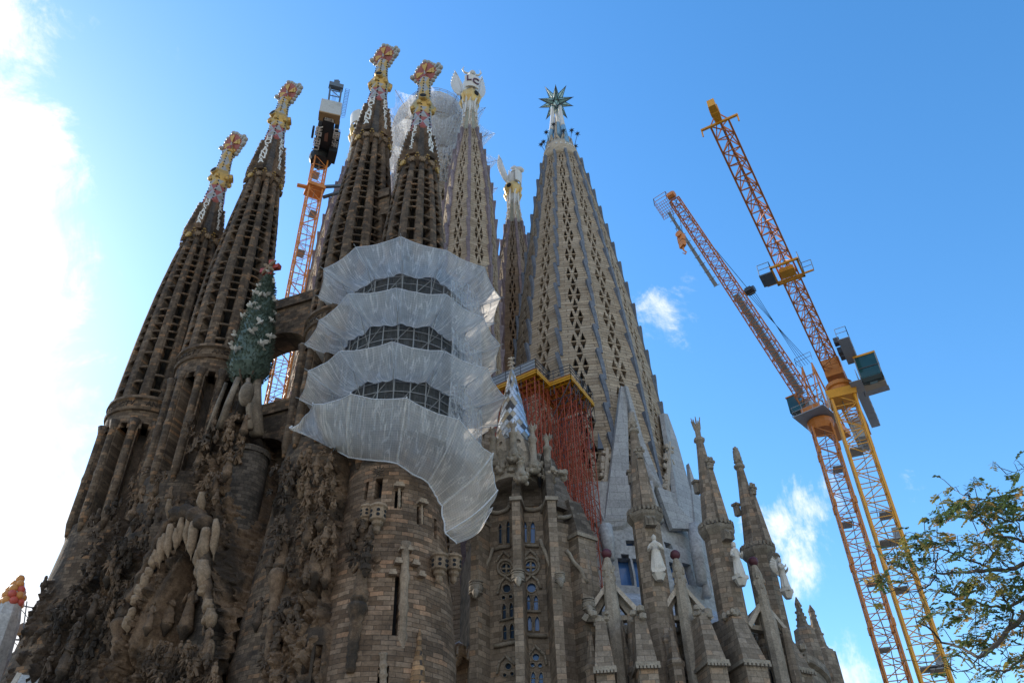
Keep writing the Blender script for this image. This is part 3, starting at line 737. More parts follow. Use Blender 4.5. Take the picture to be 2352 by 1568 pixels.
def evangelist(loc, label, kind, rot=0.0, group='slender new towers topped with white winged figures', seed=0, face=0.0, stone='new_stone', ribm='purple_stone'):
    root, pf = window_tower(loc, EV, 8, 30, 118.3, 4.3, label, stone, ribm, rot, 'winged_tower', group=group, seed=seed, ribw=.5)
    # lettered lattice cone
    z0, z1 = 118.2, 125.2; r0, r1 = 1.5, .72; n = 6
    m = MB()
    for k in range(n):
        a = rot + (k + .5) * 2 * pi / n; er = Vector((cos(a), sin(a), 0)); et = Vector((-sin(a), cos(a), 0))
        for j in range(12):
            t = j / 12; r = r0 + (r1 - r0) * t; z = z0 + (z1 - z0) * t; w = r * .5
            c = er * r * .86 + Vector((0, 0, z)); m.add([c - et * w, c + et * w, c + et * w * .8 + er * .22 + Vector((0, 0, .34)), c - et * w * .8 + er * .22 + Vector((0, 0, .34))], [(0, 1, 2, 3)])
    m.lathe([(r0 * .8, z0 - .5), (r1 * .8, z1)], 12)
    m.build('lattice_cone', MAT['pale_lattice'], root)
    for k in range(n):
        a = rot + k * 2 * pi / n; er = Vector((cos(a), sin(a), 0)); et = Vector((-sin(a), cos(a), 0)); m = MB(); tx = MB(); word = 'AMEN' if k % 2 else 'ALLELUIA'; nb = len(word)
        for j in range(nb):
            h = (z1 - z0) / nb; za = z0 + h * j; ra = r0 + (r1 - r0) * j / nb; rb = r0 + (r1 - r0) * (j + 1) / nb; w = .36 - .12 * j / nb
            V = []
            for s_ in (-1, 1):
                V += [tuple(er * (ra - .4) + et * s_ * w + Vector((0, 0, za))), tuple(er * (ra + .05) + et * s_ * w + Vector((0, 0, za))), tuple(er * (rb + .42) + et * s_ * w + Vector((0, 0, za + h * .95))), tuple(er * (rb - .4) + et * s_ * w + Vector((0, 0, za + h * .95)))]
            m.add(V, [(0, 1, 2, 3), (7, 6, 5, 4), (1, 5, 6, 2), (2, 6, 7, 3), (0, 4, 5, 1)])
            p0 = Vector(V[1]) * .5 + Vector(V[5]) * .5; p1 = Vector(V[2]) * .5 + Vector(V[6]) * .5; up = p1 - p0
            v, f = text_geo(word[nb - 1 - j], min(1.05, h * 1.1), .05); out = et.cross(up.normalized())
            tx.mesh(v, f, frame((p0 + p1) / 2 + out * .05, et, up))
        o = m.build('lettered_ridge', MAT['trim_stone'], root); tx.build('lettering', MAT['white_marble'], o)
    # white facets, gilded ring with a round eye
    m = MB(); m.lathe([(.85, 124.4), (1.05, 126.6), (.9, 128.6)], 8)
    for k in range(8):
        a = rot + k * pi / 4; m.path([(1.25 * cos(a), 1.25 * sin(a), 123.4), (1.1 * cos(a), 1.1 * sin(a), 126.3), (1.35 * cos(a + .3), 1.35 * sin(a + .3), 128.6)], [.1, .22, .3], 5)
    m.build('white_shaft', MAT['white_marble'], root)
    m = MB(); m.lathe([(1.1, 126.9), (1.75, 127.9), (1.9, 128.9), (1.45, 130.0), (.9, 130.2)], 6, a0=face, a1=face + 2 * pi - 1e-9)
    for k in range(6):
        a = face + k * pi / 3; m.path([(1.5 * cos(a), 1.5 * sin(a), 126.4), (1.85 * cos(a), 1.85 * sin(a), 128.2), (1.6 * cos(a), 1.6 * sin(a), 129.6)], [.12, .3, .12], 6)
    g = m.build('gilded_ring', MAT['gold_pale'], root)
    for k in range(3):
        a = face + pi / 6 + k * 2 * pi / 3; er = Vector((cos(a), sin(a), -.15)).normalized(); c = er * 1.25 + Vector((0, 0, 128.9)); m = MB(); m.tube(c, c + er * .5, .5, .5, 14); m.build('round_hole', MAT['opening'], g)
    # white winged creature
    fx = Vector((cos(face), sin(face), 0)); sx = Vector((-sin(face), cos(face), 0)); up = Vector((0, 0, 1)); m = MB()
    zb = 129.8
    def at(f, s_, z): return fx * f + sx * s_ + Vector((0, 0, zb + z))
    if kind == 'bull':
        m.path([at(-.2, 0, 0), at(-.1, 0, 1.2), at(.1, 0, 2.8), at(.4, 0, 4.0), at(.6, 0, 4.5)], [1.15, 1.4, 1.5, 1.15, .7], 12)
        m.path([at(.3, 0, 3.9), at(1.0, 0, 4.7), at(1.7, 0, 4.3), at(2.1, 0, 3.8)], [.7, .85, .6, .42], 10)
        for s_ in (-1, 1):
            m.path([at(.9, .5 * s_, 5.1), at(.9, 1.3 * s_, 5.2), at(1.0, 1.75 * s_, 5.9), at(1.1, 1.5 * s_, 6.7)], [.24, .22, .16, .05], 7)
            m.path([at(.8, .6 * s_, 4.7), at(.7, 1.2 * s_, 4.5)], [.2, .1], 6)
    elif kind == 'lion':
        m.path([at(-.4, 0, 0), at(-.2, 0, 1.2), at(.1, 0, 2.6), at(.7, 0, 3.6)], [1.0, 1.2, 1.25, 1.0], 12)
        m.path([at(.5, 0, 3.4), at(1.2, 0, 4.3), at(1.9, 0, 4.1), at(2.4, 0, 3.6)], [1.0, 1.15, .7, .4], 10)
        for q in range(12):
            b = 2 * pi * q / 12; m.path([at(1.0, 0, 4.1), at(.9, 1.2 * cos(b), 4.1 + 1.2 * sin(b)), at(.3, 1.4 * cos(b), 3.8 + 1.3 * sin(b))], [.3, .28, .08], 5)
    else:
        m.path([at(-.2, 0, 0), at(-.1, 0, 1.4), at(.1, 0, 3.0), at(.3, 0, 3.8)], [1.0, 1.2, 1.1, .6], 12)
        m.path([at(.3, 0, 3.7), at(.5, 0, 4.4), at(.5, 0, 5.2)], [.5, .62, .3], 10)
    body = m.build('winged_figure', MAT['white_marble'], root, smooth=True)
    for s_ in (-1, 1):
        m = MB(); wing(m, at(-.3, s_ * .7, .6), sx * s_ * .85 - fx * .5, up * 1.0 - fx * .15 + sx * s_ * .12, 2.4 if kind == 'bull' else 1.9, 9.4 if kind == 'bull' else 8.2, .32); m.build('wing', MAT['white_marble'], body)
    # curved white plaque held in front
    m = MB(); V = []; nq = 8
    for q in range(nq + 1):
        b = -.75 + 1.5 * q / nq
        for z, rr in ((.4, 1.75), (3.4, 2.0)):
            for dr in (0, -.25): V.append(tuple(at((rr + dr) * cos(b), (rr + dr) * sin(b) * 1.05, z)))
    F = []
    for q in range(nq): o = q * 4; F += [(o, o + 4, o + 6, o + 2), (o + 1, o + 3, o + 7, o + 5), (o, o + 1, o + 5, o + 4), (o + 2, o + 6, o + 7, o + 3)]
    F += [(0, 2, 3, 1), (nq * 4, nq * 4 + 1, nq * 4 + 3, nq * 4 + 2)]
    m.add(V, F); pl = m.build('plaque', MAT['white_marble'], body)
    m = MB()
    for ch, b, zz in (('L', -.34, 2.35), ('C', .30, 1.75)) if kind == 'bull' else ():
        e = fx * cos(b) + sx * sin(b); t = -fx * sin(b) + sx * cos(b); p = at(1.91 * cos(b), 1.91 * sin(b) * 1.05, zz) + e * .06
        v, f = text_geo(ch, 2.0, .06); m.mesh(v, f, frame(p, t, up + e * .08))
    if m.v: m.build('lettering', MAT['letter_purple'], pl)
    return root
rough_stone('pale_lattice', (.33, .36, .33), (.52, .54, .50), stain=(.2, .2, .19), sa=.3, scale=2.0, bump=.2)
paint('gold_pale', (.66, .45, .17), .4, .3, (.4, .25, .08), .35, 2.0, .3)
LK = (-6.25, 89.3)
evangelist(LK, 'slender tower topped by a white horned bull with wings and the letters L C', 'bull', rot=math.atan2(-89.3, 6.25), seed=1, face=math.atan2(-89.3, 6.25) + .2)
evangelist((1.05, 111.2), 'farthest slender tower, dark and narrow, topped by a white lion with raised wings', 'lion', rot=math.atan2(-111, -1) + .2, seed=2, face=math.atan2(-111.2, -1) + 1.1, stone='new_stone_dark')
evangelist((-27.4, 96.1), 'tower half hidden behind old towers beside the orange mast, white figure at its tip', 'angel', rot=math.atan2(-96, 27), seed=3, face=math.atan2(-96.1, 27.4) - 1.0)

# ---- the tall star tower
MP = [(0, 12.3), (45, 11.6), (63, 10.45), (67, 10.2), (72, 9.65), (81.4, 8.75), (90.6, 7.55), (99, 6.4), (103, 5.8), (109.7, 4.75), (113, 4.25), (117.4, 3.45)]
MX = (9.75, 96.0)
MARY, mpf = window_tower(MX, MP, 12, 36, 117.4, 4.5, 'broad tapering stone tower with blue ribs, crowned by a glass star', 'new_stone', 'blue_stone', math.atan2(-96, -9.75) + .27, 'star_tower', open_z=50, seed=9, ribw=.40)
def star_top():
    m = MB(); m.lathe([(3.5, 117.0), (3.45, 118.2), (3.0, 120.6), (2.62, 122.0), (2.3, 121.6)], 36); m.build('crown_band', MAT['crown_stone'], MARY, smooth=True)
    m = MB()
    for k in range(24):
        a = 2 * pi * k / 24; r = 3.02; v, f = text_geo('AVE MARIA GRATIA PLENA   '[k], .8, .04)
        if f: m.mesh(v, f, frame((3.16 * cos(a), 3.16 * sin(a), 120.0 + (k % 2) * .0), (-sin(a), cos(a), 0), (-cos(a) * .2, -sin(a) * .2, 1)))
    m.build('lettering', MAT['letter_white'], MARY)
    for k in range(12):
        a = 2 * pi * (k + .5) / 12; er = Vector((cos(a), sin(a), 0)); et = Vector((-sin(a), cos(a), 0)); hh = 2.2 + .7 * (k % 2)
        m = MB(); m.extrude([(-.66, 0), (.66, 0), (0, hh)], er * 2.62 + Vector((0, 0, 121.6)), et, (er * -.12 + Vector((0, 0, 1))).normalized(), er, .35, [[(-.18, .45), (.18, .45), (0, 1.05)]])
        m.build('crown_point', MAT['crown_stone'], MARY)
    for k in range(12):
        a = 2 * pi * (k + .2) / 12 + .1; rr = 3.0 + .5 * (k % 3) * .5; c = Vector((cos(a) * rr, sin(a) * rr, 123.6 + (k % 3) * .7))
        m = MB(); m.tube((cos(a) * 2.6, sin(a) * 2.6, 121.6), c, .05, .05, 5)
        for q in range(16):
            z = 1 - 2 * (q + .5) / 16; t = q * 2.399; rr2 = math.sqrt(1 - z * z); d = Vector((rr2 * cos(t), rr2 * sin(t), z)); m.tube(c, c + d * .62, .13, .005, 4)
        m.build('small_star', MAT['dark_steel'], MARY)
    # three legged mosaic shaft that splits into a fork under the star
    z0, z1 = 120.5, 134.2
    for k in range(3):
        a = math.atan2(-96, -9.75) + .5 + k * 2 * pi / 3; m = MB(); m2 = MB()
        for mm, zs in ((m, (0, .5)), (m2, (.5, 1))):
            pts = []; rs = []
            for j in range(9):
                t = zs[0] + (zs[1] - zs[0]) * j / 8; r = 2.1 * (1 - t) ** 1.2 + .42 + (.9 * max(0, t - .55) ** 1.0); b = a + .5 * t
                pts.append((r * cos(b), r * sin(b), z0 + (z1 - z0) * t)); rs.append(.62 - .30 * t)
            mm.path(pts, rs, 8)
        m.build('mosaic_leg', MAT['blue_mosaic'], MARY, smooth=True); m2.build('white_fork', MAT['white_marble'], MARY, smooth=True)
        b = a + pi / 3; m = MB()
        m.path([(1.9 * cos(b), 1.9 * sin(b), z0), (1.2 * cos(b), 1.2 * sin(b), z0 + 4), (.75 * cos(b), .75 * sin(b), z0 + 8), (.7 * cos(b), .7 * sin(b), z0 + 10.5)], [.3, .34, .25, .1], 6); m.build('stone_strut', MAT['trim_stone'], MARY, smooth=True)
    m = MB(); m.lathe([(1.15, z0 + 4.5), (.95, z0 + 6), (.85, z0 + 7.5), (.6, z0 + 9)], 12); m.build('mosaic_core', MAT['blue_mosaic'], MARY, smooth=True)
    # twelve pointed star
    g = (1 + 5 ** .5) / 2; ico = [Vector(v).normalized() for v in [(0, s, t * g) for s in (-1, 1) for t in (-1, 1)] + [(s, t * g, 0) for s in (-1, 1) for t in (-1, 1)] + [(t * g, 0, s) for s in (-1, 1) for t in (-1, 1)]]
    rm = Matrix.Rotation(.35, 3, 'Y') @ Matrix.Rotation(.5, 3, 'Z'); ico = [rm @ v for v in ico]
    dod = []
    for i in range(12):
        for j in range(i):
            for k in range(j):
                if ico[i].dot(ico[j]) > .4 and ico[j].dot(ico[k]) > .4 and ico[i].dot(ico[k]) > .4: dod.append((ico[i] + ico[j] + ico[k]).normalized() * 1.12)
    C = Vector((0.05, 0, 136.2))
    for v in ico:
        ring = sorted(dod, key=lambda d: -d.dot(v))[:5]; x = v.orthogonal().normalized(); y = v.cross(x); ring.sort(key=lambda d: math.atan2(d.dot(y), d.dot(x)))
        tip = C + v * 3.8; m = MB(); e = MB()
        for i in range(5):
            p, q = C + ring[i], C + ring[(i + 1) % 5]; m.tri(p, q, tip); e.tube(p, tip, .085, .05, 5); e.tube(p, q, .07, .07, 5)
            e.tube(p.lerp(tip, .45), q.lerp(tip, .45), .03, .03, 4)
        e.tube(C + v * 3.3, C + v * 4.0, .1, .02, 5)
        o = m.build('star_point', MAT['star_glass'], MARY); e.build('star_frame', MAT['dark_steel'], o)
rough_stone('crown_stone', (.36, .28, .20), (.56, .47, .36), stain=(.22, .17, .12), sa=.3, scale=1.2, bump=.3)
star_top()

# ---- the tallest tower, still wrapped in netting at its top
JX = (-14.4, 102.1)
JP = [(0, 9.5), (90, 8.2), (120, 7.2), (132, 6.9), (140, 6.0)]
JT, jpf = window_tower(JX, JP, 10, 60, 124.5, 5.6, 'widest tower far behind, its unfinished top wrapped in grey netting', 'new_stone', 'purple_stone', math.atan2(-102, 14) + .1, 'unfinished_tower', open_z=90, seed=11, ribw=.6)
def uvnet(name, rows, mat, parent, closed=False, smooth=True):
    """cloth between rows of points (each row the same count), uv in metres"""
    n = len(rows[0]); me = bpy.data.meshes.new(name); V = [tuple(p) for r in rows for p in r]; F = []
    m = n if closed else n - 1
    for j in range(len(rows) - 1):
        for i in range(m): F.append((j * n + i, j * n + (i + 1) % n, (j + 1) * n + (i + 1) % n, (j + 1) * n + i))
    me.from_pydata(V, [], F); me.materials.append(mat); uv = me.uv_layers.new(name='UVMap')
    U = [[0.0] * (n + 1) for _ in rows]; W = [[0.0] * n for _ in rows]
    mid = rows[len(rows) // 2]; acc = [0.0]
    for i in range(n): acc.append(acc[-1] + (Vector(mid[(i + 1) % n]) - Vector(mid[i])).length)
    for j in range(len(rows)):
        for i in range(n):
            W[j][i] = 0 if j == 0 else W[j - 1][i] + (Vector(rows[j][i]) - Vector(rows[j - 1][i])).length
    li = 0
    for j in range(len(rows) - 1):
        for i in range(m):
            i2 = (i + 1) % n
            for (jj, ii, uu) in ((j, i, acc[i]), (j, i2, acc[i + 1]), (j + 1, i2, acc[i + 1]), (j + 1, i, acc[i])):
                uv.data[li].uv = (uu, W[jj][ii]); li += 1
    if smooth: me.polygons.foreach_set('use_smooth', [True] * len(me.polygons))
    o = bpy.data.objects.new(name, me); COL.objects.link(o); o.parent = parent; return o
def jesus_nets():
    r = empty('netting_wrap', (JX[0], JX[1], 0)); tag(r, 'grey netting wrapped like a dome over the unfinished tower far behind', 'netting')
    def rows(zs, fn): return [[(fn(z, 2 * pi * i / 48) * cos(2 * pi * i / 48), fn(z, 2 * pi * i / 48) * sin(2 * pi * i / 48), z + .25 * sin(9 * 2 * pi * i / 48)) for i in range(48)] for z in zs]
    uvnet('upper_wrap', rows([131.7, 133.5, 135.5, 137.8, 139.7, 141.0], lambda z, a: interp([(131.5, 8.3), (135.5, 8.2), (139.0, 7.4), (141, 6.2)], z) + .12 * sin(12 * a)), MAT['net_veil'], r, True)
    uvnet('lower_wrap', rows([123.5, 125.5, 127.5, 129.5, 131.1], lambda z, a: interp([(123.5, 7.3), (127.5, 8.3), (131.1, 8.4)], z) + .15 * sin(10 * a)), MAT['net_veil'], r, True)
    uvnet('cap_sheet', [[(rr * cos(2 * pi * i / 24), rr * sin(2 * pi * i / 24), z) for i in range(24)] for rr, z in ((6.2, 141.0), (3, 141.3), (.1, 141.5))], MAT['net_veil'], r, True)
    m = MB()
    for z in (141.0, 141.6, 142.1):
        for i in range(24): a, b = 2 * pi * i / 24, 2 * pi * (i + 1) / 24; m.tube((6.2 * cos(a), 6.2 * sin(a), z), (6.2 * cos(b), 6.2 * sin(b), z), .05, .05, 4)
    for i in range(24): a = 2 * pi * i / 24; m.tube((6.2 * cos(a), 6.2 * sin(a), 139), (6.2 * cos(a), 6.2 * sin(a), 142.1), .05, .05, 4)
    m.build('top_rail', MAT['grey_steel'], r)
    m = MB(); m.lathe([(5.4, 124.1), (7.0, 124.7), (7.0, 125.5), (6.0, 131.5), (5.8, 140)], 30); m.build('formwork', MAT['formwork'], r, smooth=True)
    # outrigger catch nets
    for z, R_, k0, k1 in ((130.6, 12.3, 0, 12), (122.5, 12.9, 0, 12), (114.5, 12.6, 0, 12)):
        e = empty('catch_net', (JX[0], JX[1], 0)); tag(e, {130.6: 'topmost thin catch net fanning out round the tallest tower', 122.5: 'second thin catch net from the top, round the tallest tower', 114.5: 'lowest thin catch net round the tallest tower, seen right of the bull tower'}[z], 'netting', 'catch nets round the tallest tower')
        n = 12; inner = []; mid = []; outer = []
        for i in range(n * 4 + 1):
            a = 2 * pi * i / (n * 4); t = (i % 4) / 4; sag = 1 - .22 * sin(pi * t)
            inner.append(((jpf(z) + .5) * cos(a), (jpf(z) + .5) * sin(a), z - 1.5)); mid.append((((jpf(z) + R_ * sag) / 2) * cos(a), ((jpf(z) + R_ * sag) / 2) * sin(a), z + .2)); outer.append((R_ * sag * cos(a), R_ * sag * sin(a), z + 4.6))
        uvnet('net_cloth', [inner, mid, outer], MAT['net_thin'], e)
        for i in range(n):
            a = 2 * pi * i / n; m = MB(); m.tube(((jpf(z)) * cos(a), (jpf(z)) * sin(a), z + 2.6), (R_ * cos(a), R_ * sin(a), z + 4.6), .06, .05, 5); m.build('outrigger', MAT['crane_rust'], e)
paint('formwork', (.30, .22, .15), .8, .4, (.15, .1, .07), .4, .5)
jesus_nets()
# ================================================================== the old carved facade
rough_stone('drum_trim', (.22, .16, .11), (.40, .30, .215), sa=.3, scale=1.2, bump=.4)
masonry('cone_tiles', (.20, .11, .05), (.45, .28, .16), (.08, .06, .05), 'cyl', .4, .35, 1.2, .3, warm=(.5, .25, .1))
rough_stone('carved_pier', (.18, .135, .10), (.34, .27, .20), sa=.5, scale=1.0, bump=.5)
FO = Vector((-39.2, 74.0, 0))
def facP(px, py, w):
    """point of the plane parallel to the facade, w metres in front of the tower axes, in facade coordinates (u, -w, z)"""
    d = ray(px, py); o = FO + NF * w
    t = ((o - EYE).dot(NF)) / d.dot(NF); p = EYE + d * t
    return Vector(((p - FO).dot(UF), -w, p.z))
FAC = empty('carved_facade', FO, FA)
tag(FAC, 'dark carved stone facade with stalactite arch and figures between the old bell towers', 'facade')
def sstep(a, b, x):
    t = max(0.0, min(1.0, (x - a) / (b - a))); return t * t * (3 - 2 * t)
def lumps(u, z, s=0):
    p = Vector((u * .75, z * .42, s)); q = Vector((u * 1.9, z * 1.15, s + 4))
    d1 = mnoise.voronoi(Vector((u * .62, z * .40, s)))[0][0]; d2 = mnoise.voronoi(Vector((u * 1.7, z * .95, s + 9)))[0][0]
    d3 = mnoise.voronoi(Vector((u * 3.1, z * 1.9, s + 2)))[0][0]
    return .75 * (.48 - d1) + 1.15 * (.42 - d2) + .8 * (.4 - d3) + .7 * mnoise.noise(p) + .5 * mnoise.noise(q) + .4 * mnoise.noise(q * 2.6)
def heightfield(name, u0, u1, z0, z1, fn, mat, step=.2, parent=None):
    nu = int((u1 - u0) / step); nz = int((z1 - z0) / step); vs = []; fs = []; ok = {}
    for j in range(nz + 1):
        z = z0 + (z1 - z0) * j / nz
        for i in range(nu + 1):
            u = u0 + (u1 - u0) * i / nu; w = fn(u, z)
            jx = .07 * mnoise.noise(Vector((u * 3, z * 3, 7)))
            vs.append((u + jx, -w, z + .07 * mnoise.noise(Vector((u * 3, z * 3, 17)))))
    for j in range(nz):
        for i in range(nu):
            a = j * (nu + 1) + i; q = (a, a + 1, a + nu + 2, a + nu + 1)
            if min(-vs[k][1] for k in q) > -.9: fs.append(q)
    m = MB(); m.add(vs, fs); return m.build(name, mat, parent or FAC, smooth=False, recalc=False)
# where the big arch lies (facade coordinates)
AL, AA, AR = facP(325, 1400, 6.5), facP(437, 1250, 6.5), facP(503, 1400, 6.5)
def gable(u, z, uc, zp, slope, wmax, wtop):
    """front surface of a pointed gable: centre, peak height, half width per metre, depth"""
    hw = slope * (zp - z) + .9
    if z > zp + 1: return -9
    e = abs(u - uc) / max(.2, hw)
    w = wtop + (wmax - wtop) * min(1.0, max(0, (zp - z) / 18))
    return w * (1 - e ** 4) if e < 1.25 else -9
def charity(u, z):
    w = gable(u, z, 15.3, 45.5, .30, 7.2, 4.0); w = min(w, 7.2)
    if w < -2: return -9
    l = lumps(u, z, 3)
    # carved cave under the arch, a smooth sloping left jamb and a deep right side
    hl = interp([(AL.z - 9, AL.x - 2.2), (AL.z, AL.x + .3), (AA.z, AA.x)], z); hr = interp([(AR.z - 9, AR.x + .6), (AR.z, AR.x - .2), (AA.z, AA.x)], z)
    if z < AA.z and hl < u < hr:
        t = (u - hl) / max(.3, hr - hl); low = facP(400, 1478, 6.5).z
        depth = 6.7 - 7.2 * sstep(.12, .72, t)
        fl = sstep(low - 1.5, low + 1.2, z)
        return (w * .8 + 1.0 * l) * (1 - fl) + depth * fl
    return w + 1.25 * l
def side(uc, zp, slope, wm, wt, s): return lambda u, z: (lambda w: w + 1.2 * lumps(u, z, s) if w > -2 else -9)(gable(u, z, uc, zp, slope, wm, wt))
heightfield('central_gable', 8.6, 20.6, 14, 46.5, charity, MAT['carved'], .125)
heightfield('right_gable', 22.6, 31.5, 12, 39.0, side(26.9, 38.6, .15, 6.6, 4.2, 31), MAT['carved'], .14)
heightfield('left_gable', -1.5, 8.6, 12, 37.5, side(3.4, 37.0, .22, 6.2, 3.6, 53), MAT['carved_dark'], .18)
def crust(uc, s, zt, ring=5.2):
    ring += .75
    def fn(u, z):
        k = (u - uc) / 4.6
        if abs(k) > 1.02: return -9
        w = ring * math.sqrt(max(0, 1.04 - k * k)); return w + .8 * lumps(u, z, s) - .5 - 2.6 * sstep(zt - 5, zt, z + 2.2 * mnoise.noise(Vector((u * .5, s, 0))))
    return fn
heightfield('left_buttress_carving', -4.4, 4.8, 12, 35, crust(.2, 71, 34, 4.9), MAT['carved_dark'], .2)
heightfield('buttress_carving', 3.4, 12.2, 12, 38, crust(7.75, 91, 37, 5.1), MAT['carved'], .15)
heightfield('right_buttress_carving', 20.2, 27.4, 12, 41, crust(23.8, 111, 40, 4.2), MAT['carved'], .2)
# wall between the middle towers with its rose window and arched recess
m = MB()
ua, ub = 11.0, 20.5; cr = facP(622, 1160, -1.0); rr = 2.3
circ = [(cr.x + rr * cos(2 * pi * i / 28), cr.z + rr * sin(2 * pi * i / 28)) for i in range(28)]
m.extrude([(ua, 10), (ub, 10), (ub, 48.5), (ua, 48.5)], (0, 1.0, 0), (1, 0, 0), (0, 0, 1), (0, -1, 0), .8, [circ])
m.build('back_wall', MAT['old_box'], FAC)
m = MB(); m.tube((cr.x, 1.7, cr.z), (cr.x, 1.62, cr.z), 2.4, 2.4, 28); o = m.build('rose_window', MAT['window_glass'], FAC)
m = MB()
for i in range(16):
    a = 2 * pi * i / 16; m.path([(cr.x + .5 * cos(a), 1.35, cr.z + .5 * sin(a)), (cr.x + 1.3 * cos(a), 1.3, cr.z + 1.3 * sin(a)), (cr.x + 2.3 * cos(a), 1.35, cr.z + 2.3 * sin(a))], [.1, .09, .16], 5)
m.tube((cr.x, 1.5, cr.z), (cr.x, 1.1, cr.z), .55, .45, 14); m.build('tracery', MAT['carved_pale'], o)
# arched gallery above the rose, and the bridge between the middle towers
def bridge(name, ua, ub, zt, zs, rise, y0, y1, mat, par=.9, n=16):
    m = MB(); arch = [(ua, zs)] + [(ua + (ub - ua) * i / n, zs + rise * math.sqrt(max(0, 1 - (2 * i / n - 1) ** 2))) for i in range(n + 1)] + [(ub, zs)]
    poly = [(ua, zt), (ua, zs)] + arch[1:-1] + [(ub, zs), (ub, zt)]
    m.extrude(poly[::-1], (0, y0, 0), (1, 0, 0), (0, 0, 1), (0, -1, 0), -(y1 - y0) * -1)
    m.box(((ua + ub) / 2, (y0 + y1) / 2 - .0, zt + .2), (ub - ua, abs(y1 - y0) + .6, .4)); m.box(((ua + ub) / 2, min(y0, y1) - .1, zt + .4 + par / 2), (ub - ua, .35, par))
    return m.build(name, mat, FAC)
bridge('tower_bridge', 11.2, 20.3, facP(665, 716, 0).z - 1.0, facP(665, 800, 0).z - 2.2, 3.2, -1.6, 1.6, MAT['old_box'])
bridge('gallery_arch', 12.0, 20.0, facP(655, 950, 1).z, facP(645, 1010, 1).z - 2.5, 3.0, -1.4, .6, MAT['old_box'])
bridge('outer_bridge', 3.6, 4.4, 58, 55, .6, -1.2, 1.2, MAT['old_box'])
bridge('right_bridge', 26.6, 28.0, facP(905, 470, 0).z, facP(905, 500, 0).z - 1, .6, -1.3, 1.3, MAT['old_box'])
# dark turret with lancets on the right flank of the central gable
tc_ = facP(557, 1250, 3.0); tur = (tc_.x - 1.25, -3.0)
def turret(name, c, r, z0, z1, mat, slots, seed, dome=False):
    m = MB(); drum(m, lambda z: r + .02 * (z1 - z), z0, z1, slots, 36, 14, rough=.10, seed=seed)
    m.lathe([(r, z1 - .1), (r * .97, z1 + .5), (r * .8, z1 + 1.3), (r * .5, z1 + 1.9), (.1, z1 + 2.2)] if dome else [(r + .12, z1 - .3), (r + .15, z1 + .2), (r * .4, z1 + 1.0)], 24, fn=lambda a, z: 1 + .06 * mnoise.noise(Vector((a * 2, z, seed))))
    o = m.build(name, [MAT[mat], MAT['opening']], FAC); o.location = (c[0], c[1], 0); return o
vw = rad(-74)
turret('lancet_turret', tur, 1.85, 12, 41.0, 'old_cyl_dark', [(vw - .42, vw - .12, facP(540, 1325, 5).z, facP(540, 1150, 5).z, 1.0), (vw + .05, vw + .35, facP(540, 1325, 5).z, facP(540, 1155, 5).z, 1.0)] + [(vw - .1, vw + .12, 18.0 + .9 * i, 18.6 + .9 * i, .8) for i in range(5)], 4)
m = MB(); m.path([(0, 0, facP(540, 1330, 5).z - .6), (0, 0, facP(540, 1320, 5).z), (0, 0, facP(540, 1160, 5).z), (0, 0, facP(540, 1140, 5).z + .4)], [.34, .2, .19, .5], 8)
m.build('lancet_column', MAT['old_cyl_dark'], FAC, smooth=True, loc=(tur[0] + 1.95 * cos(vw), tur[1] + 1.95 * sin(vw), 0))
# pale domed niche with two lancets low on the right gable
nc = facP(722, 1500, 5.0)
turret('domed_niche', (nc.x, -4.2), 1.9, 10, facP(735, 1450, 6).z - .6, 'carved', [(vw - .3, vw - .03, 14, facP(728, 1478, 6).z, .8), (vw + .08, vw + .35, 14, facP(728, 1478, 6).z, .8)], 8, True)
# stalactites hanging round the arch
def cp(x, y): return ((500 + .53 * x) * .5742, (1900 + .53 * y) * .5742)
ST = [(300, 440, 640, .34), (345, 370, 650, .42), (392, 400, 580, .34), (430, 320, 525, .36), (478, 320, 570, .32), (520, 350, 640, .46), (275, 470, 700, .40), (235, 560, 700, .36), (210, 610, 730, .36), (180, 690, 800, .36), (150, 740, 900, .40), (110, 820, 970, .44), (80, 900, 1000, .46),
      (548, 560, 740, .34), (560, 640, 830, .36), (610, 400, 700, .55), (600, 640, 900, .6), (585, 830, 930, .42), (630, 930, 1060, .44), (610, 1050, 1150, .36), (335, 180, 350, .3), (580, 130, 300, .4), (690, 330, 640, .36), (650, 1000, 1180, .5), (640, 1240, 1420, .4), (20, 1060, 1200, .4), (50, 1000, 1100, .36)]
for x, y0, y1, r in ST:
    p = facP(*cp(x, y0), 7.3); q = facP(*cp(x, y1), 6.9); q.x = p.x * .6 + q.x * .4; m = MB()
    if p.z - q.z < .6: q.z = p.z - 1.2
    r *= .74; n = 9; pts = []; rs = []
    for i in range(n):
        t = i / (n - 1); pts.append(p.lerp(q, t) + Vector((.05 * sin(9 * t + x), 0, 0))); rs.append(r * (.75 + .5 * sin(pi * min(1, t * 1.15)) - .95 * max(0, t - .7) / .3 * .95) * (1 + .1 * sin(14 * t + x)))
    m.path(pts, [max(.04, k) for k in rs], 9); m.build('stalactite', MAT['carved_pale'], FAC, smooth=True)
m = MB(); q = [facP(*cp(*p), 6.9) for p in ((40, 960), (110, 800), (180, 640), (250, 500), (320, 370), (400, 300), (480, 290), (560, 320), (605, 400), (612, 560), (606, 760), (625, 930), (640, 1120))]
fine = []
for a, b in zip(q, q[1:]): fine += [a.lerp(b, k / 4) for k in range(4)]
m.path(fine, [(.40 + .12 * sin(1.7 * i) + (.38 if 18 < i < 32 else 0)) for i in range(len(fine))], 9); m.build('arch_hood', MAT['carved'], FAC, smooth=True)
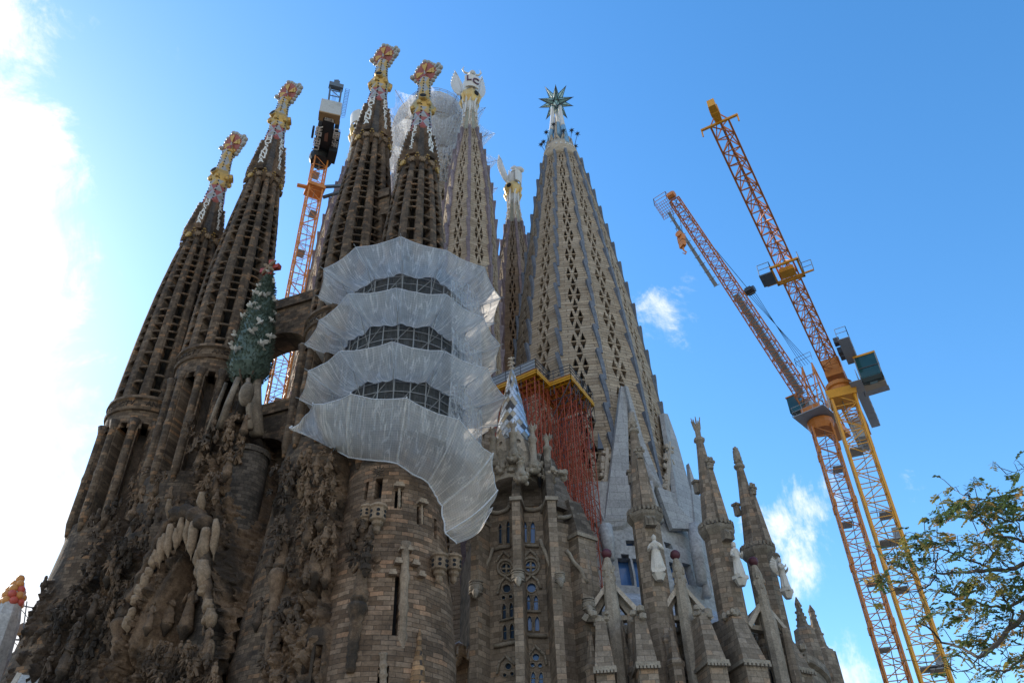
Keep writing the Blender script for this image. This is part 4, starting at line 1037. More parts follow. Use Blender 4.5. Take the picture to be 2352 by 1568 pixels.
# ---- carved figures
def figure_mesh(h=1.9, seed=0, wings=False, arms=0, sit=False):
    """robed standing figure: folds in the gown, shoulders, arms, hands, head with face and hair"""
    rng = random.Random(seed); m = MB(); k = h / 1.9
    prof = [(.33, 0), (.36, .05), (.31, .35), (.27, .7), (.22, .95), (.225, 1.15), (.245, 1.35), (.22, 1.47), (.12, 1.56), (.08, 1.63)]
    if sit: prof = [(.42, 0), (.44, .1), (.36, .4), (.40, .62), (.28, .8), (.26, 1.05), (.28, 1.25), (.26, 1.36), (.14, 1.45), (.085, 1.5)]
    top = prof[-1][1]; ph = rng.uniform(0, 6)
    fn = lambda a, z: 1 + (.10 * sin(7 * a + ph + z * 1.2) + .05 * sin(13 * a + ph)) * max(0, 1 - z / 1.4) 
    m.lathe([(r * k, z * k) for r, z in prof], 22, sx=1.0, sy=.72, fn=fn)
    m.lathe([(.02 * k, (top - .03) * k), (.07 * k, (top + .02) * k), (.098 * k, (top + .1) * k), (.105 * k, (top + .18) * k), (.09 * k, (top + .25) * k), (.02 * k, (top + .30) * k)], 12, sx=.9, sy=1.05)
    m.ball((0, -.105 * k, (top + .13) * k), .022 * k, 6, 1.6)                                 # nose
    for s in (-1, 1): m.ball((.04 * s * k, -.085 * k, (top + .17) * k), .02 * k, 5); m.ball((.1 * s * k, 0, (top + .14) * k), .025 * k, 5, 1.6)
    m.lathe([(.112 * k, (top + .02) * k), (.125 * k, (top + .12) * k), (.118 * k, (top + .22) * k), (.03 * k, (top + .325) * k)], 12, (0, .025 * k, 0), .95, 1.0)   # hair or hood
    sh = 1.44 if not sit else 1.32
    poses = [((.34, -.08, 1.08), (.14, -.32, 1.2)), ((.33, -.1, 1.12), (.06, -.30, 1.32)), ((.36, -.02, 1.1), (.36, -.24, .95)), ((.33, -.14, 1.15), (.28, -.28, 1.58))]
    for s, q in ((-1, poses[arms % 4]), (1, poses[(arms + seed) % 4])):
        e, hnd = q; m.path([(.19 * s * k, 0, (sh - .02) * k), (.28 * s * k, -.02 * k, (sh - .14) * k), (e[0] * s * k, e[1] * k, (e[2] - (1.44 - sh)) * k), ((e[0] + hnd[0]) / 2 * s * k, (e[1] + hnd[1]) / 2 * k, ((e[2] + hnd[2]) / 2 - (1.44 - sh)) * k), (hnd[0] * s * k, hnd[1] * k, (hnd[2] - (1.44 - sh)) * k)], [.085 * k, .085 * k, .08 * k, .075 * k, .045 * k], 8)
        c = Vector((hnd[0] * s * k, hnd[1] * k, (hnd[2] - (1.44 - sh)) * k))
        m.ball(c, .05 * k, 6, 1.3)
        for f in range(4): m.tube(c + Vector((.022 * (f - 1.5) * k, 0, .03 * k)), c + Vector((.026 * (f - 1.5) * k, -.03 * k, (.11 - .012 * abs(f - 1.5)) * k)), .012 * k, .008 * k, 5)
        m.tube(c, c + Vector((.06 * -s * k, -.04 * k, .03 * k)), .014 * k, .009 * k, 5)
    if wings:
        for s in (-1, 1): wing(m, (.1 * s * k, .16 * k, .9 * k), Vector((s, .5, 0)), Vector((0, 0, 1)), .6 * k, 1.1 * k, .07, 6)
    return m
fig_protos = []
for i, kw in enumerate([dict(arms=0), dict(arms=1), dict(arms=2), dict(arms=3), dict(arms=1, sit=True), dict(arms=2, sit=True)]):
    fig_protos.append((kw, i))
def carve_figure(px, py, w, h, idx, mat, rz=0.0, base=True):
    p = facP(px, py, w); kw, sd = fig_protos[idx % 6]
    m = figure_mesh(h, seed=idx, **kw)
    if base: m.lathe([(.04 * h, -.34 * h), (.12 * h, -.16 * h), (.2 * h, -.05 * h), (.2 * h, 0)], 9)
    return m.build('carved_figure', MAT[mat], FAC, smooth=True, loc=p, rz=rz)
for a in [(426, 1440, 5.6, 3.4, 1, 'carved'), (446, 1398, 4.6, 3.2, 0, 'carved'), (383, 1434, 5.6, 2.6, 4, 'carved'), (340, 1440, 7.0, 2.0, 3, 'carved'), (478, 1420, 6.2, 2.4, 5, 'carved'),
          (826, 1372, 5.3, 3.4, 1, 'carved'), (645, 1300, 5.0, 3.2, 2, 'carved'), (722, 1318, 5.8, 3.6, 0, 'carved'), (700, 1340, 5.6, 2.2, 3, 'carved'), (748, 1330, 5.6, 2.2, 1, 'carved'),
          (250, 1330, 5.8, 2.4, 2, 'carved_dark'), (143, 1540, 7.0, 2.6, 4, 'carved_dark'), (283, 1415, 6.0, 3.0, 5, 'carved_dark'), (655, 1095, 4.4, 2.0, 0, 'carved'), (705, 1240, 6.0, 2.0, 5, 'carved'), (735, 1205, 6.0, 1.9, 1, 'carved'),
          (455, 1065, 5.6, 2.2, 3, 'carved'), (520, 1010, 5.4, 2.4, 0, 'carved'), (560, 990, 5.2, 2.2, 1, 'carved'), (490, 1130, 6.2, 2.0, 2, 'carved'), (590, 1430, 5.4, 2.0, 3, 'carved_dark'), (610, 1460, 5.2, 2.0, 1, 'carved_dark'), (210, 1410, 6.4, 2.0, 0, 'carved_dark'),
          (400, 1180, 6.0, 1.9, 5, 'carved'), (355, 1130, 5.6, 1.8, 3, 'carved'), (520, 1090, 6.4, 2.2, 4, 'carved'), (165, 1480, 6.8, 2.2, 2, 'carved_dark'), (470, 1500, 7.4, 2.2, 3, 'carved')]: carve_figure(*a)
# tall ribbed corbel shafts below the seated apostles
for px, py0, py1, w in ((822, 1385, 1545, 5.6), (640, 1310, 1560, 5.2), (276, 1425, 1560, 6.2)):
    a = facP(px, py0, w); b = facP(px - (py1 - py0) * .11, py1, w); m = MB(); n = 14
    m.path([a.lerp(b, i / n) for i in range(n + 1)], [(.62 if i < 3 else .46 - .012 * i) * (1 + .28 * (i % 2)) for i in range(n + 1)], 10); m.build('corbel_shaft', MAT['carved'], FAC, smooth=True)
# hanging stone lanterns (baldachins) and balls
for px, py, w, r in ((868, 1185, 5.0, .62), (1042, 1300, 5.3, .6), (1009, 1298, 5.3, .6), (694, 1112, 4.8, .55), (842, 1182, 5.0, .5), (663, 1108, 4.8, .45)):
    p = facP(px, py, w) if px < 960 else None
    if p is None:
        a, z = hit(*XT4, 5.4, px, py); q = Vector((XT4[0] + 5.4 * cos(a), XT4[1] + 5.4 * sin(a), z)); v = q - FO; p = Vector((v.dot(UF), -v.dot(NF), z))
    m = MB(); m.lathe([(.1, -2.4 * r), (.42 * r, -2.1 * r), (.45 * r, -1.5 * r), (.7 * r, -1.2 * r), (.72 * r, -.8 * r), (1.0 * r, -.6 * r), (1.0 * r, .9 * r), (1.2 * r, 1.1 * r), (1.1 * r, 1.4 * r), (.3 * r, 1.9 * r)], 12, p)
    o = m.build('stone_lantern', MAT['carved_pale'], FAC, smooth=False); m = MB()
    for q in range(12):
        a = 2 * pi * q / 6; zz = (.45 if q < 6 else -.15) * r; m.tube(p + Vector((.9 * r * cos(a), .9 * r * sin(a), zz)), p + Vector((1.02 * r * cos(a), 1.02 * r * sin(a), zz)), .24 * r, .24 * r, 8)
    m.build('lantern_holes', MAT['opening'], o)
def on_t4(px, py, r=4.9):
    a, z = hit(*XT4, r, px, py); q = Vector((XT4[0] + r * cos(a), XT4[1] + r * sin(a), z)); return q, a
for i in range(8):
    q, a = on_t4(866 - i * 1.2, 1282 + i * 23.5, 4.95 + .02 * i); v = q - FO; p = Vector((v.dot(UF), -v.dot(NF), q.z)); m = MB(); m.lathe([(.34, -.1), (.36, .05), (.24, .1), (.1, .16)], 10)
    o = m.build('medallion', MAT['carved'], FAC); o.location = p; o.rotation_euler = (rad(85), 0, rad(10))
# engaged colonnette in the long slit, brackets at its head, star over the niche, mosaic cone
def t4part(name, mat, fn, smooth=True):
    m = MB(); fn(m); m.build(name, MAT[mat], T4, smooth=smooth)
def colon(px, y0, y1, r, rc, x1=None):
    a0 = on_t4(px, y0, rc)[0] - Vector((*XT4, 0)); a1 = on_t4(px if x1 is None else x1, y1, rc)[0] - Vector((*XT4, 0)); n = 16
    def f(m): m.path([a0.lerp(a1, i / n) for i in range(n + 1)], [r * (1.35 if i in (0, 5, 9, 13) else 1.0) for i in range(n + 1)], 8)
    return f
t4part('slit_colonnette', 'drum_trim', colon(932, 1245, 1520, .3, 5.25, 922)); t4part('slit_colonnette', 'drum_trim', colon(880, 1500, 1590, .26, 5.5))
t4part('slit_colonnette', 'drum_trim', colon(917, 1120, 1166, .1, 4.4)); t4part('slit_colonnette', 'drum_trim', colon(969, 1158, 1205, .1, 4.4))
for px, py, wd in ((932, 1262, .5), (915, 1292, .3), (953, 1296, .3), (902, 1318, .3), (966, 1322, .3), (880, 1512, .4), (862, 1545, .3), (900, 1548, .3), (917, 1117, .42), (969, 1155, .42)):
    q, a = on_t4(px, py, 5.15 if py > 1200 else 4.45); q = q - Vector((*XT4, 0)); m = MB(); m.box((0, 0, 0), (wd * 2, .7, .22)); m.box((0, 0, .22), (wd * 1.4, .6, .2)); o = m.build('bracket', MAT['drum_trim'], T4); o.location = q; o.rotation_euler.z = a + pi / 2
q, a = on_t4(870, 1082, 4.7); q = q - Vector((*XT4, 0)); m = MB()
for i in range(10): b = 2 * pi * i / 10; m.tube((0, 0, 0), (.55 * cos(b), -.12, .55 * sin(b)), .13, .02, 4)
m.ball((0, -.05, 0), .2, 8); o = m.build('stone_star', MAT['carved_dark'], T4); o.location = q; o.rotation_euler.z = a + pi / 2
q, a = on_t4(957, 1600, 5.6); q = q - Vector((*XT4, 0)); zt_ = on_t4(966, 1470, 5.6)[0].z; m = MB(); m.lathe([(.75, q.z - 2), (.7, q.z), (.45, (q.z + zt_) / 2), (.16, zt_ - .3), (.2, zt_), (.05, zt_ + .8)], 10, (q.x, q.y, 0)); m.build('scaled_cone', MAT['cone_tiles'], T4)

# ================================================================== stone cypress and its doves
CY0 = Vector((FO.x, FO.y, 0)) + UF * 15.65 + NF * 4.0
CYPR = empty('cypress_sculpture', (CY0.x, CY0.y, 47.0)); tag(CYPR, 'green stone cypress tree finial crowned by a red cross, over the central portal', 'sculpture')
CPF = [(0, .35), (1.4, .4), (2.2, 1.5), (3.4, 2.15), (4.6, 2.2), (7, 1.95), (10, 1.55), (13, 1.0), (15.2, .55), (16.2, .12)]
def cypress():
    rng = random.Random(3); m = MB(); m.path([(0, 0, -2.5), (.05, 0, 0), (0, .05, 2.6)], [.5, .4, .35], 8)
    for i in range(7): a = i * .9; m.path([(.2 * cos(a), .2 * sin(a), -.4), (.5 * cos(a), .5 * sin(a), 1.3), (1.5 * cos(a), 1.5 * sin(a), 2.6)], [.16, .14, .1], 6)
    m.build('trunk', MAT['carved_dark'], CYPR, smooth=True)
    m = MB(); m.lathe([(max(.05, r * .86), z) for z, r in CPF if z > 1.5], 20, fn=lambda a, z: 1 + .12 * mnoise.noise(Vector((cos(a) * 2, sin(a) * 2, z * .8))))
    for i in range(3400):
        z = rng.uniform(1.7, 16.1); a = rng.uniform(0, 2 * pi); r = interp(CPF, z) * (.86 + .12 * mnoise.noise(Vector((cos(a) * 2, sin(a) * 2, z * .8)))) + rng.uniform(-.05, .14)
        er = Vector((cos(a), sin(a), 0)); et = Vector((-sin(a), cos(a), 0)); c = er * r + Vector((0, 0, z)); tw = rng.uniform(-.7, .7); d1 = (et * cos(tw) + Vector((0, 0, sin(tw)))) ; d2 = (er * .75 + Vector((0, 0, rng.uniform(.2, .9))) + et * rng.uniform(-.4, .4)).normalized(); L = rng.uniform(.16, .34); W = rng.uniform(.06, .12)
        m.add([c - d1 * W, c + d1 * W, c + d2 * L + d1 * W * .5, c + d2 * L - d1 * W * .5], [(0, 1, 2, 3)])
    m.build('foliage', MAT['cypress_green'], CYPR, recalc=False)
    m = MB(); ex, up = Vector((UF.x, UF.y, 0)), Vector((0, 0, 1)); c = Vector((0, 0, 17.1))
    for d in (ex, -ex, up, -up):
        s = up.cross(d) if abs(d.z) < .5 else ex
        m.tube(c + d * .2, c + d * 1.15, .28, .42, 4)
    m.build('red_cross', MAT['red_cross'], CYPR)
    m = MB(); 
    for sx in (-1, 1):
        for sz in (-1, 1): m.path([c + NF * .42, c + NF * .42 + (ex * sx + up * sz) * .45, c + NF * .3 + (ex * sx + up * sz) * .75], [.16, .2, .08], 6)
    m.build('cross_ties', MAT['carved_pale'], CYPR)
cypress()
def dove():
    m = MB(); m.path([(0, .5, 0), (0, .25, .02), (0, -.1, .05), (0, -.35, .16), (0, -.48, .2)], [.03, .14, .17, .1, .03], 8)
    for s in (-1, 1): m.add([(0, -.15, .1), (.3 * s, -.25, .35), (.72 * s, .0, .42), (.5 * s, .25, .28), (0, .2, .08), (.3 * s, -.2, .28), (.5 * s, .22, .22)], [(0, 1, 2, 3, 4), (0, 4, 6, 5), (1, 5, 6, 3, 2)])
    m.add([(-.08, .4, 0), (.08, .4, 0), (.22, .85, -.02), (-.22, .85, -.02)], [(0, 1, 2, 3)])
    return m
dv = None; rng = random.Random(11)
DV = [(1003, 440, 1.1), (1095, 475, 1.0), (945, 505, 1.2), (990, 525, .8), (885, 575, 1.2), (1005, 610, 1.0), (950, 670, 1.2), (1070, 700, 1.0), (1015, 745, 1.2), (850, 780, 1.1), (820, 750, .8), (835, 690, 1.0), (1085, 360, .8), (1035, 445, 1.1), (955, 420, 1.1), (1075, 600, .8), (1100, 560, .8), (990, 385, .9), (1060, 295, 1.1)]
for i, (cx_, cy_, s) in enumerate(DV):
    px, py = (400 + .638 * cx_) * .5742, (900 + .638 * cy_) * .5742
    r = 2.1
    for _ in range(4): a, z = hit(CY0.x, CY0.y, r, px, py); r = interp(CPF, z - 47.0) + .12
    p = (r * cos(a), r * sin(a), z - 47.0)
    o = dove().build('dove', MAT['dove_white'], CYPR, smooth=False) if i == 0 else inst(dv, CYPR)
    if i == 0: dv = o
    o.location = p; o.rotation_euler = (rng.uniform(-.5, .3), rng.uniform(-.4, .4), a + pi / 2 + rng.uniform(-.8, .8)); o.scale = (s * .82,) * 3
# piers and pale slabs that carry the cypress
m = MB(); b0 = Vector((15.65, -4.0, 0))
for px0, py0, px1, py1, w0, r in ((548, 868, 505, 985, 5.2, .55), (570, 870, 575, 985, 5.0, .45), (590, 860, 590, 1000, 3.6, .9), (520, 880, 480, 990, 3.4, .4)):
    a, b = facP(px0, py0, w0), facP(px1, py1, w0); m.path([a, a.lerp(b, .5) + Vector((0, -.1, 0)), b], [r * .5, r * .62, r * .75], 5)
m.build('cypress_pier', MAT['carved_pier'], FAC, smooth=True)
m = MB(); p = facP(566, 905, 5.4); m.ball(p, .7, 12, 1.9); m.build('egg', MAT['carved_pier'], FAC, smooth=True)

m = MB()
for i, ch in enumerate('JHS'):
    p = facP(448 + i * 13, 1020 - i * 4, 6.2); v, f = text_geo(ch, 1.5, .18); m.mesh(v, f, frame(p, (1, 0, 0), (0, 0, 1)))
m.build('carved_monogram', MAT['carved'], FAC)
# crockets, leaves, heads and brackets that stud the carving
rng = random.Random(77)
for px0, px1, py0, py1, w, n, mt in ((300, 520, 1080, 1240, 6.6, 60, 'carved'), (620, 690, 1060, 1300, 5.6, 46, 'carved_dark'), (690, 770, 1020, 1320, 6.2, 70, 'carved'), (200, 300, 1150, 1500, 6.0, 60, 'carved_dark'), (330, 500, 1480, 1568, 7.6, 60, 'carved'), (100, 200, 1330, 1568, 6.6, 40, 'carved_dark'), (600, 690, 1380, 1568, 5.8, 40, 'carved_dark'), (800, 860, 1190, 1300, 5.4, 24, 'carved'), (430, 560, 950, 1060, 5.6, 44, 'carved'), (250, 340, 1230, 1420, 6.2, 40, 'carved')):
    m = MB()
    for _ in range(n):
        p = facP(rng.uniform(px0, px1), rng.uniform(py0, py1), w + rng.uniform(-.7, .5)); k = rng.random(); r = rng.uniform(.14, .34)
        if k < .4:
            for q in range(5): a = 2 * pi * q / 5 + rng.random(); m.path([p, p + Vector((r * cos(a), -.15, r * sin(a) + .1)), p + Vector((1.7 * r * cos(a), -.4 + .2 * rng.random(), 1.7 * r * sin(a) - .1))], [r * .45, r * .4, .03], 5)
        elif k < .7: m.lathe([(.3 * r, -2.6 * r), (.9 * r, -1.2 * r), (1.2 * r, -1.0 * r), (1.15 * r, 0), (.7 * r, .1), (.5 * r, 1.6 * r), (.62 * r, 1.9 * r), (.1, 2.7 * r)], 7, p)
        else: m.ball(p, r, 7, rng.uniform(.9, 1.5)); m.ball(p + Vector((0, 0, r * 1.5)), r * .6, 6); m.path([p + Vector((-r, 0, -r * 3)), p + Vector((0, -.1, -r)), p + Vector((r, 0, -r * 3.2))], [r * .5, r * .8, r * .5], 6)
    m.build('carved_ornament', MAT[mt], FAC)
# ================================================================== chapel right of the netted tower
rough_stone('trim_dark', (.24, .20, .155), (.40, .34, .27), sa=.35, scale=1.5, bump=.3)
masonry('roof_tile', (.40, .40, .41), (.56, .56, .57), (.3, .3, .31), 'cyl', .8, .5, 18, .2, stain_col=(.2, .2, .2), bump=.2)
paint('maroon', (.10, .025, .035), .5, .3)
paint('timber_orange', (.34, .13, .02), .7, .4, (.12, .05, .02), .5, .8)
def plane_fn(P0, P1):
    P0 = Vector((P0[0], P0[1], 0)); e = (Vector((P1[0], P1[1], 0)) - P0).normalized(); n = Vector((e.y, -e.x, 0))
    def f(px, py):
        d = ray(px, py); t = (P0 - EYE).dot(n) / d.dot(n); p = EYE + d * t; return ((p - P0).dot(e), p.z)
    return f, P0, e, n
c1 = lambda x, y: (1062.3 + .18306 * x, 1091 + .18306 * y)
c2 = lambda x, y: (1062.3 + .17613 * x, 1292 + .17613 * y)
def h_lancet(c, x0, x1, y0, y1):
    xm = (x0 + x1) / 2; k = (x1 - x0)
    return [c(x0, y1), c(x1, y1), c(x1, y0 + k * .95), c(x0 + k * .8, y0 + k * .35), c(xm, y0), c(x0 + k * .2, y0 + k * .35), c(x0, y0 + k * .95)]
def h_circle(c, x, y, r, n=14): return [c(x + r * cos(2 * pi * i / n), y + r * 1.0 * sin(2 * pi * i / n)) for i in range(n)]
CH = empty('apse_chapel', (0, 0, 0)); tag(CH, 'grey brown stone chapel with tall buttress piers and blue traceried windows, right of the netting', 'chapel')
def bay(P0, P1, z0, z1, holes, glass, name, arches=(), roses=()):
    f, o, e, n = plane_fn(P0, P1); L = (Vector((*P1, 0)) - o).length
    H = [[f(*q) for q in h] for h in holes]
    ok = [h for h in H if min(p[0] for p in h) > .03 and max(p[0] for p in h) < L - .03 and min(p[1] for p in h) > z0]
    m = MB(); m.extrude([(0, z0), (L, z0), (L, z1), (0, z1)], o, e, (0, 0, 1), n, .38, ok); m.build(name, MAT['grey_box'], CH)
    for h in ok:
        x0, x1 = min(p[0] for p in h), max(p[0] for p in h); y0, y1 = min(p[1] for p in h), max(p[1] for p in h); m = MB()
        m.extrude([(x0 - .05, y0 - .05), (x1 + .05, y0 - .05), (x1 + .05, y1 + .05), (x0 - .05, y1 + .05)], o - n * .2, e, (0, 0, 1), n, .06); w = m.build('window_pane', MAT[glass], CH)
        m = MB(); pts = [o + e * p[0] + n * .04 + Vector((0, 0, p[1])) for p in h]; m.path(pts + pts[:2], .05, 5)
        if y1 - y0 > 1.3:
            zz = y1 - (x1 - x0) * 1.1; m.tube(o + e * x0 - n * .2 + Vector((0, 0, zz)), o + e * x1 - n * .2 + Vector((0, 0, zz)), .05, .05, 4)
        m.build('stone_frame', MAT['trim_dark'], w, smooth=True)
    for pts in arches:
        q = [o + e * s + n * .12 + Vector((0, 0, z)) for s, z in (f(*p) for p in pts)]; m = MB(); m.path(q, .13, 6)
        for a, b in zip(q, q[1:]):
            k = max(1, int((b - a).length / .38))
            for i in range(k): m.ball(a.lerp(b, i / k) + n * .08, .12, 5)
        m.build('beaded_arch', MAT['trim_dark'], CH, smooth=True)
    for c, x, y, r in roses:
        m = MB()
        for dx, dy in ((1, 0), (0, 1)):
            a = f(*c(x - r * dx, y - r * dy)); b = f(*c(x + r * dx, y + r * dy)); m.tube(o + e * a[0] - n * .12 + Vector((0, 0, a[1])), o + e * b[0] - n * .12 + Vector((0, 0, b[1])), .1, .1, 6)
        ring = [o + e * s + n * .1 + Vector((0, 0, z)) for s, z in (f(*c(x + 1.5 * r * cos(2 * pi * i / 20), y + 1.5 * r * sin(2 * pi * i / 20))) for i in range(22))]; m.path(ring, .12, 6)
        m.build('rose_tracery', MAT['trim_dark'], CH, smooth=True)
wall = [(-3.35, 69.3), (-.35, 67.95), (3.25, 67.75), (7.0, 70.2)]
HB = [h_lancet(c1, 748, 815, 575, 845), h_lancet(c1, 850, 915, 580, 855), h_circle(c1, 855, 1145, 72), h_circle(c2, 900, 325, 64), h_lancet(c2, 828, 892, 410, 615), h_lancet(c2, 925, 992, 415, 618), h_lancet(c2, 840, 910, 685, 885), h_lancet(c2, 940, 1008, 690, 890),
      h_circle(c2, 957, 1228, 50), h_circle(c2, 915, 1330, 33), h_circle(c2, 1012, 1335, 33), h_lancet(c2, 890, 955, 1410, 1720), h_lancet(c2, 992, 1058, 1415, 1720)]
HA = [h_lancet(c1, 450, 500, 600, 860), h_lancet(c1, 548, 600, 565, 855), h_circle(c1, 545, 1165, 66), h_circle(c2, 578, 335, 58), h_circle(c2, 537, 455, 30), h_circle(c2, 630, 440, 30), h_lancet(c2, 515, 575, 525, 735), h_lancet(c2, 608, 668, 512, 710), h_lancet(c2, 522, 585, 800, 1008), h_lancet(c2, 615, 680, 785, 990),
      h_circle(c2, 598, 1347, 46), h_circle(c2, 552, 1462, 30), h_circle(c2, 648, 1445, 30)]
bay(wall[1], wall[2], 12, 36.6, HB, 'window_blue', 'front_bay', [[c1(765, 1085), c1(790, 1010), c1(850, 950), c1(920, 1010), c1(960, 1085)], [c2(800, 330), c2(825, 240), c2(900, 170), c2(985, 240), c2(1020, 340)], [c2(850, 1330), c2(870, 1200), c2(955, 1095), c2(1070, 1200), c2(1100, 1330)]], [(c1, 855, 1145, 72)])
bay(wall[0], wall[1], 12, 36.6, HA, 'window_glass', 'left_bay', [[c1(440, 1090), c1(470, 1030), c1(525, 965), c1(600, 1030)], [c2(470, 400), c2(500, 270), c2(570, 190), c2(650, 250)], [c2(460, 1440), c2(490, 1300), c2(575, 1215), c2(690, 1330)]], [(c1, 545, 1165, 66)])
bay(wall[2], wall[3], 12, 35.0, [], 'window_glass', 'right_bay')
m = MB(); m.prism([(-3.6, 70.2), (-.3, 68.75), (3.3, 68.55), (6.8, 71.1), (7, 82), (-6, 82)], 10, 36.5); m.build('core', MAT['grey_box_dark'], CH)
m = MB(); m.prism([(-4.4, 70.5), (-3.35, 69.25), (-.35, 67.85), (3.3, 67.65), (5.6, 69.6), (5.4, 78), (-4.6, 80)], 36.5, 43.0, .62, (.6, 72.5)); m.build('upper_roof_wall', MAT['grey_box_dark'], CH)
# buttress piers: a slim front face and deep flanks
def pier(name, cx, cy, dx, dy, w, dep, z0, zc, ztop, mat='grey_box', taper=.55):
    d = Vector((dx, dy, 0)).normalized(); t = Vector((-d.y, d.x, 0)); c = Vector((cx, cy, 0)); P = [c - t * w / 2, c + t * w / 2, c + t * (w / 2 + .1) - d * dep, c - t * (w / 2 + .1) - d * dep]
    m = MB(); n = 6
    for j in range(n):
        za, zb = z0 + (zc - z0) * j / n, z0 + (zc - z0) * (j + 1) / n; k = .25 * (1 - j / n); k2 = .25 * (1 - (j + 1) / n)
        V = [p + d * k for p in P[:2]] + P[2:]; V2 = [p + d * k2 for p in P[:2]] + P[2:]
        m.add([(p.x, p.y, za) for p in V] + [(p.x, p.y, zb) for p in V2], [(i, (i + 1) % 4, 4 + (i + 1) % 4, 4 + i) for i in range(4)] + [(3, 2, 1, 0), (4, 5, 6, 7)])
    o = m.build(name, MAT[mat], CH)
    m = MB(); Q = [p + d * .18 + (t * (-.18 if i in (0, 3) else .18)) for i, p in enumerate(P)]; m.prism([(p.x, p.y) for p in Q], zc, zc + .35); m.build('pier_moulding', MAT['trim_dark'], o)
    m = MB(); T = [c - t * w * .36 - d * .35, c + t * w * .36 - d * .35, c + t * w * .45 - d * dep, c - t * w * .45 - d * dep]
    m.add([(p.x, p.y, zc + .35) for p in P] + [(p.x - d.x * .9 if i < 2 else p.x, p.y - d.y * .9 if i < 2 else p.y, ztop) for i, p in enumerate(T)], [(i, (i + 1) % 4, 4 + (i + 1) % 4, 4 + i) for i in range(4)] + [(4, 5, 6, 7)]); m.build('pier_cap', MAT['grey_box_dark'], o)
    return o
pier('buttress_pier', -.08, 65.7, -.12, -1, .72, 2.9, 10, 36.0, 42.0); pier('buttress_pier', 3.05, 65.3, .12, -1, .74, 3.0, 10, 35.7, 41.6)
pier('buttress_pier', -3.75, 67.6, -.55, -1, .8, 3.0, 10, 35.0, 39); pier('buttress_pier', 6.1, 68.2, .75, -1, 2.0, 2.3, 10, 33.4, 37.6)
def px_path(name, c, pts, P0, P1, r, mat='trim_dark', off=.15):
    f, o, e, n = plane_fn(P0, P1); m = MB(); m.path([o + e * s + n * off + Vector((0, 0, z)) for s, z in (f(*c(*p)) for p in pts)], r, 7); m.build(name, MAT[mat], CH, smooth=True)
px_path('cornice', c1, [(720, 370), (770, 425), (840, 445), (900, 445), (970, 425), (1062, 345)], wall[1], wall[2], .2); px_path('cornice', c1, [(330, 440), (400, 478), (470, 478), (560, 445), (603, 390)], wall[0], wall[1], .2)
px_path('cornice', c1, [(1160, 545), (1250, 545), (1430, 512)], wall[2], wall[3], .2, off=.3); px_path('sill', c1, [(735, 880), (960, 895)], wall[1], wall[2], .16); px_path('sill', c2, [(815, 945), (1100, 960)], wall[1], wall[2], .18); px_path('sill', c1, [(410, 935), (480, 915), (612, 895)], wall[0], wall[1], .16); px_path('sill', c2, [(425, 1095), (700, 1035)], wall[0], wall[1], .18); px_path('sill', c2, [(815, 640), (1025, 640)], wall[1], wall[2], .1); px_path('sill', c2, [(490, 765), (690, 715)], wall[0], wall[1], .1)
px_path('stepped_weathering', c1, [(985, 900), (1010, 980), (1050, 1060), (1075, 1140), (1105, 1230), (1150, 1235)], wall[1], wall[2], .17, off=1.6); px_path('stepped_weathering', c1, [(1200, 1010), (1240, 1050), (1290, 1150), (1370, 1230), (1420, 1350), (1465, 1410)], wall[2], wall[3], .2, off=1.2); px_path('stepped_weathering', c1, [(405, 930), (370, 1050), (310, 1190), (290, 1300)], wall[0], wall[1], .15, off=.4)
px_path('palm_shaft', c2, [(1500, -120), (1540, 100), (1580, 420), (1610, 760), (1650, 1000), (1700, 1600)], wall[2], wall[3], .42, 'grey_box', off=.9)
for px, py, D, r in ((1093, 1352, 67.4, .62), (1190, 1325, 64.7, .55), (1286, 1328, 64.8, .42), (1352, 1390, 66, .55)):
    p = atD(px, py, D); m = MB(); m.ball(p, r, 12, 1.25)
    for i in range(5): m.path([p + Vector((r * .9 * cos(a), r * .9 * sin(a), r * (.9 - .4 * i))) for a in [pi + pi * k / 6 for k in range(7)]], .07, 4)
    m.path([p + Vector((0, .4, .1)), p + Vector((0, -.6, -.5)), p + Vector((0, -.9, -1.1))], [.3, .3, .12], 7); m.build('gargoyle', MAT['trim_dark'], CH, smooth=True)
